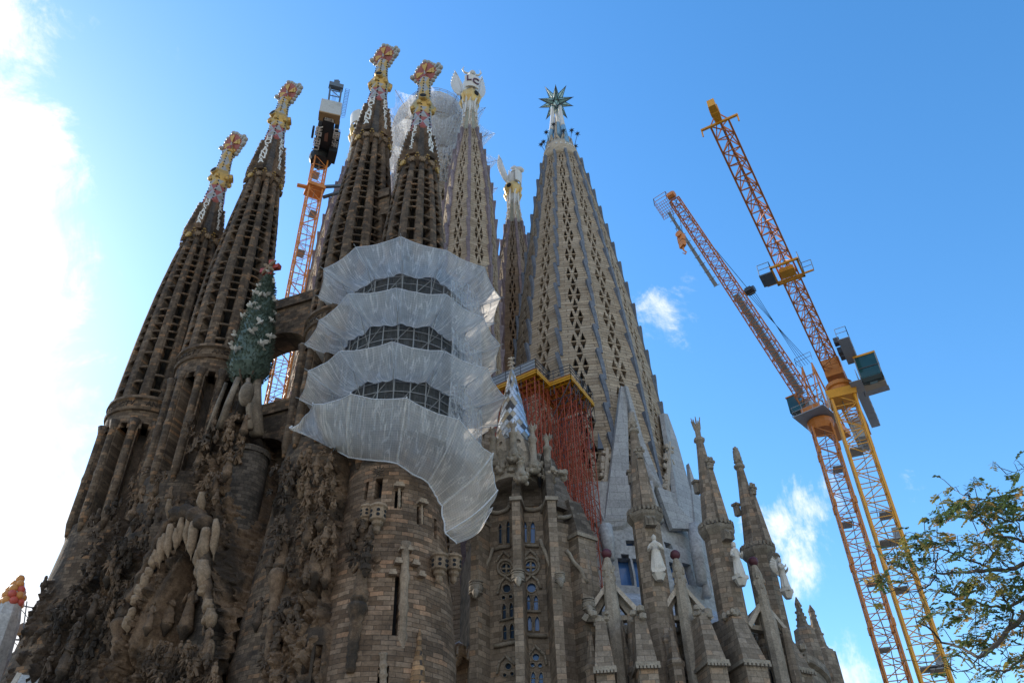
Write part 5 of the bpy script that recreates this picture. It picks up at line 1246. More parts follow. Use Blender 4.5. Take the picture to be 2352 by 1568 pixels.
# crown of little finials and the mirrored spire
SPC = atD(1180, 1026, 68.0)
SP = empty('mirror_spire', (SPC.x, SPC.y, SPC.z)); tag(SP, 'small cone spire of diamond mirror tiles standing on the chapel, before the orange scaffold', 'spire')
zap = atD(1172, 848, 68.0).z - SPC.z
def mspire():
    rows, n = 19, 14; R = lambda t: 1.72 * (1 - t) ** .92 + .14
    rg = random.Random(12); TP = {(j, i): rg.choice((0, 0, 0, 0, 1, 1, 2)) for j in range(rows) for i in range(n)}
    for pal in (0, 1, 2):
        m = MB()
        for j in range(rows):
            for i in range(n):
                if TP[(j, i)] != pal: continue
                a = 2 * pi * (i + .5 * (j % 2)) / n; da = pi / n; t0, t1, t2 = j / rows, (j + 1) / rows, min(1, (j + 2) / rows)
                def P(t, b, o=.0): r = R(t) + o; return (r * cos(b), r * sin(b), zap * t)
                m.add([P(t0, a, .06), P(t1, a + da, .02), P(t2, a, -.02), P(t1, a - da, .02)], [(0, 1, 2, 3)])
        m.build('mirror_tiles', MAT[('mirror_tile', 'mirror_gold', 'mirror_dark')[pal]], SP, recalc=True)
    m = MB(); m.lathe([(R(t / 10) - .06, zap * t / 10) for t in range(11)], 14); m.build('cone_body', MAT['grey_steel'], SP)
    m = MB(); m.path([(0, 0, zap - .3), (0, 0, zap + 1.6)], [.2, .06], 6)
    for i in range(14): a = i * 2.4; m.path([(0, 0, zap + .1 * i), (.25 * cos(a), .25 * sin(a), zap + .1 * i + .12), (.42 * cos(a), .42 * sin(a), zap + .1 * i + .02)], [.1, .12, .03], 5)
    m.build('leafy_finial', MAT['trim_stone'], SP)
    m = MB(); m.lathe([(2.2, -4.4), (2.15, -1.5), (1.85, -.3), (1.7, .05)], 14, fn=lambda a, z: 1 + .10 * sin(a * 7)); m.build('drum_base', MAT['trim_dark'], SP)
    for k in range(7):
        a = 2 * pi * (k + .5) / 7; m = MB(); m.extrude([(-.75, -1.6), (.75, -1.6), (.5, -.2), (0, .75), (-.5, -.2)], (1.98 * cos(a), 1.98 * sin(a), 0), (-sin(a), cos(a), 0), (-.05 * cos(a), -.05 * sin(a), 1), (cos(a), sin(a), 0), .25, [h_c(0, -.55, .24)]); m.build('base_gablet', MAT['trim_stone'], SP)
def h_c(x, y, r, n=10): return [(x + r * cos(2 * pi * i / n), y + r * sin(2 * pi * i / n)) for i in range(n)]
mspire()
def finial_post(px, py0, py1, D, parent, name='fleuron_post'):
    a = atD(px, py0, D); b = atD(px + (py1 - py0) * .02, py1, D); h = a.z - b.z; m = MB()
    m.lathe([(.55, -1.0), (.5, 0), (.34, h * .1), (.30, h * .55), (.42, h * .60), (.44, h * .66), (.22, h * .72), (.2, h * .85), (.36, h * .95), (.1, h)], 9, b)
    for i in range(6): q = i * pi / 3; m.path([a + Vector((0, 0, -h * .16)), a + Vector((.3 * cos(q), .3 * sin(q), -h * .05)), a + Vector((.34 * cos(q), .34 * sin(q), h * .04))], [.07, .1, .03], 5)
    for i in range(9): q = i * 2.4; m.ball(b + Vector((.5 * cos(q), .5 * sin(q), -.2 - .1 * i)), .24, 6)
    m.build(name, MAT['trim_dark'], parent, smooth=True)
for px, y0, y1, D in ((1178, 972, 1040, 65.6), (1224, 978, 1066, 66.0), (1258, 1001, 1082, 66.6), (1131, 985, 1050, 66.5), (1196, 1052, 1085, 65.2)): finial_post(px, y0, y1, D, CH)
m = MB(); rng = random.Random(5)
for i in range(60):
    p = atD(1135 + 165 * i / 60, 1074 + rng.uniform(-10, 14) + (12 if i > 40 else 0), 66.4 + rng.uniform(-.6, .8)); m.ball(p, rng.uniform(.18, .42), 6, rng.uniform(.7, 1.6))
m.build('leaf_parapet', MAT['trim_dark'], CH)

# ================================================================== white base of the star tower
WB = [(0, 16), (28, 15.2), (34, 14.2), (40, 13.4), (46, 12.4), (52, 11.6)]
def wslot(x0, x1, y0, y1, r): 
    a0, z0 = hit(*MX, r, x0, y1); a1, z1 = hit(*MX, r, x1, y0); return (a0, a1, z0, z1, .9)
m = MB(); drum(m, lambda z: interp(WB, z), 20, 47.5, [wslot(1426, 1449, 1278, 1345, 13.9), wslot(1429, 1446, 1268, 1279, 13.9), wslot(1462, 1480, 1280, 1348, 13.9), wslot(1546, 1562, 1294, 1350, 13.8), wslot(1549, 1559, 1286, 1295, 13.8), wslot(1576, 1586, 1296, 1345, 13.8), wslot(1438, 1458, 1242, 1254, 13.3), wslot(1526, 1542, 1247, 1259, 13.3)], 48, 14, rough=.5, seed=3)
m.build('white_body', [MAT['white_concrete'], MAT['window_blue']], MARY)
def mpt(px, py, r):
    a, z = hit(*MX, r, px, py); return Vector((r * cos(a), r * sin(a), z))
def slab(name, pts, t, mat='white_panel'):
    """folded concrete slab: px points with their distance from the tower axis"""
    P = [mpt(x, y, r) for x, y, r in pts]; c = sum(P, Vector()) / len(P); n = (P[1] - P[0]).cross(P[2] - P[0]).normalized()
    if n.dot(Vector((-.1, -1, 0))) < 0: n = -n
    m = MB(); k = len(P); m.add([tuple(p) for p in P] + [tuple(p - n * t) for p in P], [tuple(range(k)), tuple(range(2 * k - 1, k - 1, -1))] + [(i, (i + 1) % k, k + (i + 1) % k, k + i) for i in range(k)]); return m.build(name, MAT[mat], MARY)
slab('gable_slab', [(1427, 886, 11.6), (1440, 890, 11.6), (1448, 1195, 13.2), (1389, 1197, 13.2)], .6)
slab('gable_slab', [(1356, 1128, 12.0), (1389, 1197, 13.3), (1380, 1197, 12.8), (1345, 1190, 12.4)], .5)
slab('gable_ridge', [(1436, 884, 12.0), (1443, 888, 12.0), (1478, 1008, 12.7), (1522, 1120, 13.3), (1562, 1200, 13.8), (1545, 1205, 13.8), (1510, 1125, 13.3), (1468, 1020, 12.7)], .9)
slab('gable_slab', [(1524, 948, 11.2), (1536, 950, 11.2), (1562, 1004, 11.8), (1588, 1130, 12.8), (1600, 1205, 13.4), (1566, 1203, 13.2)], .6)
slab('gable_foot', [(1510, 1118, 13.4), (1522, 1120, 13.4), (1598, 1206, 14.4), (1596, 1214, 14.4), (1545, 1212, 14.2)], .6)
slab('gable_foot', [(1352, 1186, 12.8), (1388, 1196, 13.8), (1448, 1188, 13.8), (1430, 1206, 13.6), (1378, 1212, 13.6)], .7)
slab('gable_slab', [(1600, 1060, 12.8), (1612, 1150, 13.6), (1637, 1360, 14.6), (1622, 1372, 14.6), (1598, 1205, 13.6)], .5)
m = MB()
for pts, r in (([(1390, 1208, 14.0), (1396, 1240, 14.2), (1402, 1285, 14.6)], [.75, .7, .5]), ([(1594, 1208, 14.4), (1600, 1260, 14.8), (1612, 1340, 15.4)], [.75, .75, .6]), ([(1618, 1330, 15.2), (1626, 1370, 15.6)], [.4, .4])): 
    mm = MB(); mm.path([mpt(*q) for q in pts], r[:len(pts)], 9); mm.build('white_column', MAT['white_concrete'], MARY, smooth=True)
for pts in ([(1470, 1050, 12.4), (1462, 1110, 12.8), (1480, 1190, 13.2)], [(1500, 1090, 12.7), (1492, 1130, 12.9), (1512, 1200, 13.3)], [(1480, 1060, 12.4), (1505, 1120, 13.0)], [(1455, 1180, 13.2), (1470, 1150, 13.0), (1462, 1100, 12.7)]):
    m = MB(); m.path([mpt(*q) for q in pts], [.4, .55, .7][:len(pts)], 7); m.build('white_strut', MAT['white_concrete'], MARY, smooth=True)
# vertical inscription and relief on the stone between the gables, big M window
m = MB()
for i, ch in enumerate('gratia plena'):
    if ch == ' ': continue
    p = mpt(1424 - 1.55 * i * 1.0, 1035 + i * 12.2, 11.75); er = Vector((p.x, p.y, 0)).normalized(); v, f = text_geo(ch, 1.05, .12); m.mesh(v, f, frame(p, Vector((-er.y, er.x, 0)), (0, 0, 1)))
for i, ch in enumerate('Maria'):
    p = mpt(1362 + .5 * i, 1048 + i * 13, 11.55); er = Vector((p.x, p.y, 0)).normalized(); v, f = text_geo(ch, 1.05, .12); m.mesh(v, f, frame(p, Vector((-er.y, er.x, 0)), (0, 0, 1)))
m.build('carved_lettering', MAT['trim_stone'], MARY)
for x0, y0 in ((1392, 1090), (1535, 1075)):
    m = MB(); rng = random.Random(int(x0))
    for i in range(34):
        p = mpt(x0 + rng.uniform(-11, 11) - i * .1, y0 - 50 + i * 3.2, 11.55); m.ball(p, rng.uniform(.15, .4), 6, rng.uniform(.6, 1.8))
    m.path([mpt(x0 + 3, y0 - 60, 11.6), mpt(x0, y0, 11.7), mpt(x0 - 2, y0 + 60, 11.7)], [.2, .3, .2], 6); m.build('lily_relief', MAT['trim_stone'], MARY)
for x0, x1, x2, y0, y1 in ((1348, 1356, 1361, 995, 1030), (1373, 1379, 1387, 990, 1030)):
    m = MB(); a, b, c = mpt(x0 + (4 if x0 < 1360 else 0), y0 if x0 < 1360 else y0 , 11.5), mpt(x0, y1, 11.6), mpt(x2, y1, 11.6); er = Vector((a.x, a.y, 0)).normalized() * .06
    m.add([a + er, b + er, c + er, a - er * 5, b - er * 5, c - er * 5], [(0, 1, 2), (5, 4, 3), (0, 1, 4, 3), (1, 2, 5, 4), (2, 0, 3, 5)]); m.build('triangle_pane', MAT['window_glass'], MARY)

# ================================================================== apse: wall, pinnacles, saints, gables
AC = Vector((9.0, 95.0, 0))
AP = empty('apse_wall', (AC.x, AC.y, 0)); tag(AP, 'curved grey stone apse wall and pale tiled roof behind the pinnacled buttresses', 'wall')
m = MB(); m.lathe([(23.2, 0), (23.2, 25.5), (23.6, 25.8), (23.6, 26.6), (22.5, 26.9)], 40, a0=-pi * .95, a1=.25, cap=False); m.build('curved_wall', MAT['grey_box'], AP)
m = MB(); m.lathe([(23.4, 26.5), (20, 29.2), (15.4, 32.5), (14.2, 33.3)], 40, a0=-pi * .9, a1=.4, cap=False); m.build('tiled_roof', MAT['roof_tile'], AP)
m = MB(); rng = random.Random(8)
for i in range(260):
    a = -pi * .80 + 1.75 * i / 260; r = 23.7 + rng.uniform(-.2, .5); m.ball((r * cos(a), r * sin(a), 26.2 + rng.uniform(-.9, .7)), rng.uniform(.2, .55), 6, rng.uniform(.7, 1.5))
m.build('leaf_frieze', MAT['trim_dark'], AP)
for px, py, D in ((1424, 1418, 67.5), (1452, 1455, 66.5), (1522, 1392, 69.0), (1540, 1440, 68.0), (1592, 1425, 70.5), (1662, 1395, 72.0), (1676, 1450, 71.0), (1742, 1420, 75.5), (1776, 1440, 77.0), (1356, 1450, 66.5), (1842, 1470, 88.0)):
    p = atD(px, py, D); q = (p.x - AC.x, p.y - AC.y, 0); m = MB(); m.lathe([(.66, 0), (.6, p.z - 3.2), (.72, p.z - 3.0), (.72, p.z - 2.7), (.5, p.z - 2.5), (.2, p.z - .5), (.24, p.z - .3), (.04, p.z)], 6, q); o = m.build('pilaster', MAT['grey_box'], AP)
    d = Vector((-p.x, -p.y, 0)).normalized(); m = MB(); c = Vector(q) + d * .54; t = Vector((-d.y, d.x, 0)); m.extrude([(-.16, 0), (.16, 0), (.16, 3.2), (0, 3.7), (-.16, 3.2)], c + Vector((0, 0, p.z - 8)), t, (0, 0, 1), d, .06); m.build('blind_lancet', MAT['opening'], o)
GP = 'pinnacled buttresses round the apse'
def octa(r, a0=pi / 8): return [(r * cos(a0 + i * pi / 4), r * sin(a0 + i * pi / 4)) for i in range(8)]
def pinnacle(px_top, py_top, D, py_corn, label, top='palm', w=1.25, zbot=0, shoulder=True, lean_px=0):
    p = atD(px_top, py_top, D); ztop = p.z; q = atD(px_top + (py_corn - py_top) * .19, py_corn, D); zc = q.z
    rad_ = Vector((p.x - AC.x, p.y - AC.y, 0)).normalized(); az = math.atan2(rad_.y, rad_.x)
    root = empty('pinnacle_buttress', (p.x, p.y, 0), az); tag(root, label, 'buttress', GP)
    H = ztop - zc
    m = MB(); n = 5
    for j in range(n):
        za, zb = zbot + (zc - zbot) * j / n, zbot + (zc - zbot) * (j + 1) / n; ra, rb = w * (1.12 - .12 * j / n), w * (1.12 - .12 * (j + 1) / n)
        P = octa(1.0); m.add([(x * ra, y * ra, za) for x, y in P] + [(x * rb, y * rb, zb) for x, y in P], [(i, (i + 1) % 8, 8 + (i + 1) % 8, 8 + i) for i in range(8)] + ([tuple(range(8, 16))] if j == n - 1 else []))
    m.build('shaft', MAT['grey_box'], root)
    m = MB(); m.lathe([(w * .95, zc - .7), (w * 1.12, zc - .45), (w * 1.3, zc - .1), (w * 1.34, zc + .2), (w * 1.15, zc + .35), (w * .9, zc + .5)], 8, a0=pi / 8, a1=2 * pi + pi / 8 - 1e-9)
    for i in range(26): a = 2 * pi * i / 26; m.box((w * 1.22 * cos(a), w * 1.22 * sin(a), zc + .45), (.22, .2, .42), a)
    m.build('cornice', MAT['trim_dark'], root)
    m = MB(); m.box((w * 1.12, 0, zc - 1.0), (.9, .95, .9)); 
    for i in (-1, 1): m.add([(w * 1.12 + .45, i * .05, zc - .6), (w * 1.12 + .45, i * .45, zc - .6), (w * 1.12 + .75, i * .25, zc - 1.0), (w * 1.12 + .45, i * .25, zc - 1.5)], [(0, 1, 2), (0, 2, 3), (1, 3, 2)])
    m.build('corbel_block', MAT['trim_dark'], root)
    m = MB(); hs = H * .62
    P = octa(1.0); R0, R1 = w * .98, w * .42
    m.add([(x * R0, y * R0, zc + .4) for x, y in P] + [(x * R1, y * R1, zc + hs) for x, y in P] + [(x * R1 * .7, y * R1 * .7, zc + H * .78) for x, y in P], [(i, (i + 1) % 8, 8 + (i + 1) % 8, 8 + i) for i in range(8)] + [(8 + i, 8 + (i + 1) % 8, 16 + (i + 1) % 8, 16 + i) for i in range(8)] + [tuple(range(16, 24))]); m.build('spire', MAT['grey_box'], root)
    m = MB(); m.lathe([(R1 * .68, zc + H * .775), (R1 * 1.05, zc + H * .79), (R1 * 1.05, zc + H * .81), (R1 * .6, zc + H * .83)], 8); m.build('collar', MAT['trim_dark'], root)
    m = MB()
    if top == 'palm':
        m.path([(0, 0, zc + H * .8), (0, 0, zc + H * .93)], [.26, .3], 7)
        for i in range(11):
            a = i * 2.4; k = .5 + .5 * (i % 3) / 2; m.path([(0, 0, zc + H * .84), (.26 * cos(a), .26 * sin(a), zc + H * .91), (.36 * k * cos(a) + .2 * cos(a), .36 * k * sin(a) + .2 * sin(a), zc + H * (.97 + .03 * (i % 3) / 2))], [.1, .12, .04], 5)
    else:
        m.lathe([(.28, zc + H * .82), (.42, zc + H * .86), (.36, zc + H * .95), (.12, ztop)], 8)
        for i in range(26): a = i * 2.4; t = i / 26; m.ball((.40 * cos(a) * (1 - t * .6), .40 * sin(a) * (1 - t * .6), zc + H * (.83 + .16 * t)), .15, 5, 1.3)
    m.build('finial', MAT['trim_dark'], root, smooth=top != 'palm')
    if shoulder:
        m = MB(); sx = w * .78; m.add([(sx + .55 * dx, .5 * dy, zc + .4) for dx, dy in ((-1, -1), (1, -1), (1, 1), (-1, 1))] + [(sx * .72 + .26 * dx, .26 * dy, zc + H * .50) for dx, dy in ((-1, -1), (1, -1), (1, 1), (-1, 1))], [(0, 1, 5, 4), (1, 2, 6, 5), (2, 3, 7, 6), (3, 0, 4, 7), (4, 5, 6, 7)]); m.build('front_pinnacle', MAT['grey_box'], root)
        m = MB(); c = Vector((sx * .72 + .22, 0, zc + H * .535)); m.lathe([(.3, -.5), (.34, -.2), (.2, .3)], 8, c)
        for i in range(6): a = 2 * pi * i / 6; m.ball(c + Vector((.12, .36 * cos(a), .3 + .36 * sin(a))), .22, 6)
        m.ball(c + Vector((.2, 0, .3)), .2, 6); m.build('rosette', MAT['trim_dark'], root)
        m = MB(); m.box((-w * .75, -.6, zc + H * .40), (.5, .5, 1.1)); m.box((-w * .75, -.6, zc + H * .40 + .65), (.7, .7, .25)); m.build('back_gargoyle', MAT['trim_dark'], root)
    # lower stepped front with sloping weathering
    return root, p, rad_, zc
fig = {}
def saint(px, py, D, rad_, h, label, arms, wings=False, seed=0):
    p = atD(px, py, D); o = None
    m = figure_mesh(h, seed=seed, arms=arms, wings=wings); m.box((0, 0, -.15), (.34 * h, .30 * h, .3)); m.lathe([(.1 * h, -.9), (.19 * h, -.32)], 6)
    o = m.build('saint_statue', MAT['statue_white'], None, smooth=False, loc=p, rz=math.atan2(rad_.y, rad_.x) + pi / 2); tag(o, label, 'statue', 'white saint statues on the apse buttresses'); return o
R1 = pinnacle(1449, 945, 69.8, 1190, 'nearest pinnacled buttress with a leafy cone tip, before the white gables', 'cone')
R2 = pinnacle(1597, 963, 72.9, 1222, 'pinnacled buttress with a palm frond tip against the blue sky', 'palm')
R3 = pinnacle(1688, 1026, 79.8, 1272, 'pinnacled buttress with knobbly tip, right of the palm tipped one', 'cone', 1.3)
saint(1512, 1309, 68.2, (Vector((-.15, -1, 0))), 3.2, 'white robed saint with hooded head on the nearest apse buttress', 0, seed=4)
saint(1700, 1322, 71.4, Vector((.55, -.8, 0)), 3.1, 'white saint seen from the side on the palm tipped buttress', 2, seed=2)
saint(1806, 1352, 77.6, Vector((.8, -.6, 0)), 3.0, 'white winged saint on the rightmost buttress edge against the sky', 1, wings=True, seed=3)
def back_spire(px, py, D, py_base, wd, label):
    p = atD(px, py, D); zb = atD(px, py_base, D).z; root = empty('slender_pinnacle', (p.x, p.y, 0)); tag(root, label, 'pinnacle', 'small distant pinnacles at the far end of the apse')
    m = MB(); m.lathe([(wd * 1.6, 0), (wd * 1.5, zb - 3), (wd * 1.25, zb), (wd * .75, zb + .3), (wd * .3, p.z - 1.2), (wd * .38, p.z - .8), (.05, p.z)], 8); m.build('shaft', MAT['grey_box'], root)
    m = MB()
    for i in range(16): t = i / 16; a = i * 2.4; r = wd * (.7 - .5 * t); m.ball((r * cos(a), r * sin(a), zb + .5 + (p.z - zb - 1) * t), .17, 5)
    m.build('crockets', MAT['trim_dark'], root)
back_spire(1828, 1370, 95, 1450, .9, 'small dark crocketed pinnacle just right of the winged saint'); back_spire(1860, 1388, 101, 1500, 1.1, 'outermost thin pinnacle near the apse end, against the sky')
m = MB(); far = atD(1880, 1480, 101); m.prism([(far.x - 4, far.y - 2), (far.x + 3, far.y + 2), (far.x + 4, far.y + 12), (far.x - 6, far.y + 10)], 0, far.z, .9); m.build('apse_end_block', MAT['grey_box_dark'], AP, loc=(-AC.x, -AC.y, 0))
# low sloped buttress caps
def low_buttress(px, py_top, py_corn, D, label, w=1.0):
    a = atD(px, py_top, D); b = atD(px + (py_corn - py_top) * .1, py_corn, D); rd = Vector((b.x - AC.x, b.y - AC.y, 0)).normalized(); root = empty('stepped_buttress', (b.x, b.y, 0), math.atan2(rd.y, rd.x)); tag(root, label, 'buttress', 'low stepped buttresses with sloping caps')
    zc, zt = b.z, a.z; m = MB(); m.prism([(w, -w * .75), (w, w * .75), (-4.5, w * .8), (-4.5, -w * .8)], 0, zc); m.build('shaft', MAT['grey_box'], root)
    m = MB(); m.prism([(w + .2, -w * .95), (w + .2, w * .95), (-4.4, w * .95), (-4.4, -w * .95)], zc, zc + .3)
    for i in range(7): m.box((w + .2, -w * .85 + w * 1.7 * i / 6, zc - .1), (.2, .18, .22))
    m.build('cornice', MAT['trim_dark'], root)
    m = MB(); m.add([(w, -w * .8, zc + .3), (w, w * .8, zc + .3), (-4.4, w * .8, zc + .3), (-4.4, -w * .8, zc + .3), (-.1, -w * .42, zt), (-.1, w * .42, zt), (-4.3, w * .5, zt + .6), (-4.3, -w * .5, zt + .6)], [(0, 1, 5, 4), (1, 2, 6, 5), (2, 3, 7, 6), (3, 0, 4, 7), (4, 5, 6, 7)]); m.build('sloping_cap', MAT['grey_box'], root)
    m = MB(); rng = random.Random(int(px))
    for i in range(12): m.ball((rng.uniform(-1.2, .1), rng.uniform(-w * .6, w * .6), zt + rng.uniform(-.2, .7)), rng.uniform(.2, .42), 6)
    m.build('leaf_knob', MAT['trim_dark'], root)
low_buttress(1472, 1412, 1538, 64.5, 'low stepped buttress in front of the nearest white saint', .95); low_buttress(1626, 1412, 1532, 67.5, 'low stepped buttress under the palm tipped pinnacle', .95)
low_buttress(1706, 1412, 1535, 69.5, 'wider low stepped buttress below the side facing saint', 1.25); low_buttress(1378, 1425, 1548, 64, 'low stepped buttress beside the chapel corner', .9); low_buttress(1812, 1440, 1550, 77.5, 'low stepped buttress below the winged saint', 1.2)
# gables between the buttresses with tall knobbed rods
def apse_gable(px, py_ball, py_apex, py_foot, half, D, label):
    b = atD(px, py_ball, D); a = atD(px + 3, py_apex, D); f = atD(px, py_foot, D); rd = Vector((a.x - AC.x, a.y - AC.y, 0)).normalized(); t = Vector((-rd.y, rd.x, 0)); root = empty('gable_pinnacle', (a.x, a.y, 0), math.atan2(rd.y, rd.x)); tag(root, label, 'gable', 'gables with ball tipped rods along the apse')
    h = a.z - f.z
    m = MB(); m.extrude([(-half, 0), (half, 0), (half, .6), (0, h), (-half, .6)], (0, 0, f.z), (0, 1, 0), (0, 0, 1), (1, 0, 0), .7, [[(-half * .55, .4), (-.4, .4), (-.35, h * .62)], [(.4, .4), (half * .55, .4), (.35, h * .62)]]); m.build('gable_wall', MAT['trim_dark'], root)
    for s in (-1, 1): m = MB(); m.path([(.35, s * half * 1.05, f.z), (.35, s * .1, a.z + .15)], [.3, .22], 4); m.build('coping', MAT['trim_stone'], root)
    m = MB(); m.path([(.7, 0, 0), (.7, 0, f.z + .5), (.55, 0, a.z - .3), (.4, 0, b.z - 1.2), (.35, 0, b.z - .4)], [.75, .62, .5, .46, .25], 8); 
    for i in range(20): q = i * 2.4; z = a.z - 1 + (b.z - a.z - .2) * i / 20; m.ball((.45 + .42 * cos(q), .42 * sin(q), z), .2, 5, 1.6)
    m.build('leafy_rod', MAT['trim_dark'], root)
    m = MB(); m.ball((.35, 0, b.z), .46, 12); m.build('ball', MAT['maroon'], root, smooth=True)
    m = MB(); m.lathe([(.5, 0), (.5, f.z - 4), (.3, f.z)], 8, (1.1, half * .6, 0)); m.build('side_colonnette', MAT['grey_box'], root)
apse_gable(1397, 1275, 1345, 1425, 2.3, 67.6, 'nearest gable with a leafy rod and dark ball, beside the scaffold foot'); apse_gable(1556, 1277, 1350, 1425, 2.2, 70, 'gable with a dark ball tipped rod between the first two saints'); apse_gable(1742, 1290, 1390, 1450, 2.0, 74.5, 'gable with thin rod half hidden between the second and third pinnacles')

# ================================================================== scaffold tower with yellow decks
SC = empty('scaffold_tower', (0, 0, 0)); tag(SC, 'dense orange red scaffold tower carrying yellow formwork decks before the star tower', 'scaffolding')
ZD = 57.0
def deck(a, b, c, name):
    A, B, Cc = atZ(*a, ZD), atZ(*b, ZD), atZ(*c, ZD); D_ = A + (Cc - B); P = [A, B, Cc, D_]
    m = MB(); m.prism([(p.x, p.y) for p in P], ZD + .55, ZD + .75); o = m.build(name, MAT['timber_orange'], SC)
    m = MB(); ctr = (A + Cc) / 2
    for p, q in ((A, B), (B, Cc), (Cc, D_), (D_, A)):
        for zz in (0.08, .38): m.tube(p + Vector((0, 0, zz)), q + Vector((0, 0, zz)), .13, .13, 4)
    m.build('edge_beam', MAT['deck_yellow'], o)
    for k in range(1, 8):
        m = MB(); t = k / 8; p, q = A.lerp(B, t), D_.lerp(Cc, t); m.tube(p + Vector((0, 0, .35)), q + Vector((0, 0, .35)), .1, .1, 4); m.build('joist', MAT['deck_yellow'], o)
    for k in range(0, 4):
        m = MB(); t = (k + .3) / 3.6; p, q = A.lerp(D_, t), B.lerp(Cc, t); m.tube(p + Vector((0, 0, .0)), q + Vector((0, 0, .0)), .12, .12, 4); m.build('bearer', MAT['deck_yellow'], o)
    m = MB()
    for p, q in ((A, B), (B, Cc), (D_, A)):
        n = max(2, int((q - p).length / 1.6))
        for i in range(n + 1): r = p.lerp(q, i / n); m.tube(r + Vector((0, 0, -1.2)), r + Vector((0, 0, 2.0)), .05, .05, 4)
        for z in (1.1, 1.6, 2.0): m.tube(p + Vector((0, 0, z)), q + Vector((0, 0, z)), .04, .04, 4)
    m.build('guard_rail', MAT['dark_steel'], o)
    return P
d1 = deck((1128, 901), (1231.6, 856), (1264, 889), 'deck'); d2 = deck((1234, 898), (1311, 869.5), (1364, 933), 'deck')
m = MB(); p, q = d1[0], d1[1]; m.extrude([(0, 0), ((q - p).length * .97, 0), ((q - p).length * .97, 1.3), (0, 1.3)], p + Vector((0, 0, .8)), (q - p).normalized(), (0, 0, 1), (q - p).cross(Vector((0, 0, 1))).normalized(), .1); m.build('parapet_board', MAT['grey_steel'], SC)
def scaffold(P, x0, y0, nx, ny, z0, z1, lift, mat):
    """bays of standards, ledgers and braces under a deck, in the deck's own grid"""
    A, B, C_, D_ = P
    def G(i, j): return A.lerp(B, x0 + (1 - 2 * x0) * i / nx) + (D_ - A) * (y0 + (1 - 2 * y0) * j / ny)
    for j in range(ny + 1):
        m = MB()
        for i in range(nx + 1): g = G(i, j); m.tube((g.x, g.y, z0), (g.x, g.y, z1), .058, .058, 5)
        for i in range(nx):
            a, b = G(i, j), G(i + 1, j); k = 0; z = z0
            while z < z1 - .3:
                m.tube((a.x, a.y, z), (b.x, b.y, z), .036, .036, 4)
                s, e = (a, b) if k % 2 else (b, a)
                m.tube((s.x, s.y, z), (e.x, e.y, min(z1, z + lift)), .03, .03, 4); z += lift; k += 1
        m.build('scaffold_frame', MAT[mat], SC)
    for i in range(nx + 1):
        m = MB()
        for j in range(ny):
            a, b = G(i, j), G(i, j + 1); z = z0; k = 0
            while z < z1 - .3:
                m.tube((a.x, a.y, z), (b.x, b.y, z), .036, .036, 4); s, e = (a, b) if k % 2 else (b, a); m.tube((s.x, s.y, z), (e.x, e.y, min(z1, z + lift)), .03, .03, 4); z += lift; k += 1
        m.build('scaffold_frame', MAT[mat], SC)
scaffold(d1, .06, .06, 5, 3, 30, ZD - .2, 2.0, 'scaffold_red'); scaffold(d2, .08, .06, 4, 4, 30, ZD - .2, 2.0, 'scaffold_red')
m = MB(); B, C_ = d2[1], d2[2]
for i in range(7):
    p = B.lerp(C_, i / 6); r = (d2[1] - d2[0]).normalized(); q = p - r * 2.6
    m.tube((p.x, p.y, ZD - .1), (q.x, q.y, ZD - 4.2), .06, .06, 4); m.tube((p.x, p.y, ZD - .1), (p.x, p.y, ZD - 2.2), .05, .05, 4); m.tube((p.x, p.y, ZD - 2.1), (q.x, q.y, ZD - 2.1), .05, .05, 4)
m.build('side_brace', MAT['dark_steel'], SC)
# access stair tower of dark struts beside it
# ================================================================== scaffolding and catch nets round the front right bell tower
A4 = Vector((XT4[0], XT4[1], 0))
SCN = empty('tower_scaffold', (XT4[0], XT4[1], 0)); tag(SCN, 'tube scaffold with dark inner mesh ringing the front bell tower between the white nets', 'scaffolding')
NP = 13; PA = [rad(-171 + 360.0 / NP * i) for i in range(NP)]
RS = 5.75
def pol(r, a, z): return Vector((r * cos(a), r * sin(a), z))
zl = [38.6 + 1.9 * i for i in range(11)]
for i in range(NP):
    m = MB(); 
    for k in (0, .5):
        a = PA[i] + k * 2 * pi / NP; m.tube(pol(RS, a, 38.6), pol(RS, a, 58.0), .06, .06, 5); m.tube(pol(RS - .9, a, 38.6), pol(RS - .9, a, 58.2), .05, .05, 4)
    m.build('standard', MAT['pale_steel'], SCN)
for z in zl:
    m = MB()
    for i in range(2 * NP):
        a, b = PA[0] + i * pi / NP, PA[0] + (i + 1) * pi / NP
        m.tube(pol(RS, a, z), pol(RS, b, z), .045, .045, 4); m.tube(pol(RS, a, z + 1.0), pol(RS, b, z + 1.0), .035, .035, 4)
    m.build('ledger_ring', MAT['pale_steel'], SCN)
for i in range(2 * NP):
    m = MB(); a, b = PA[0] + i * pi / NP, PA[0] + (i + 1) * pi / NP
    for k, z in enumerate(zl[:-1]):
        if (k + i) % 2: m.tube(pol(RS, a, z), pol(RS, b, z + 2), .035, .035, 4)
    m.build('brace', MAT['pale_steel'], SCN)
rng = random.Random(4)
for z in zl[1:]:
    for i in range(2 * NP):
        a, b = PA[0] + i * pi / NP, PA[0] + (i + 1) * pi / NP
        if rng.random() < .4:
            m = MB(); p = [pol(RS - .08, a, z + .05), pol(RS - .08, b, z + .05), pol(RS - .9, b, z + .05), pol(RS - .9, a, z + .05)]; m.add([tuple(q) for q in p] + [tuple(q + Vector((0, 0, .06))) for q in p], [(3, 2, 1, 0), (4, 5, 6, 7), (0, 1, 5, 4), (1, 2, 6, 5), (2, 3, 7, 6), (3, 0, 4, 7)]); m.build('deck_board', MAT['timber'] if rng.random() < .5 else MAT['grey_steel'], SCN)
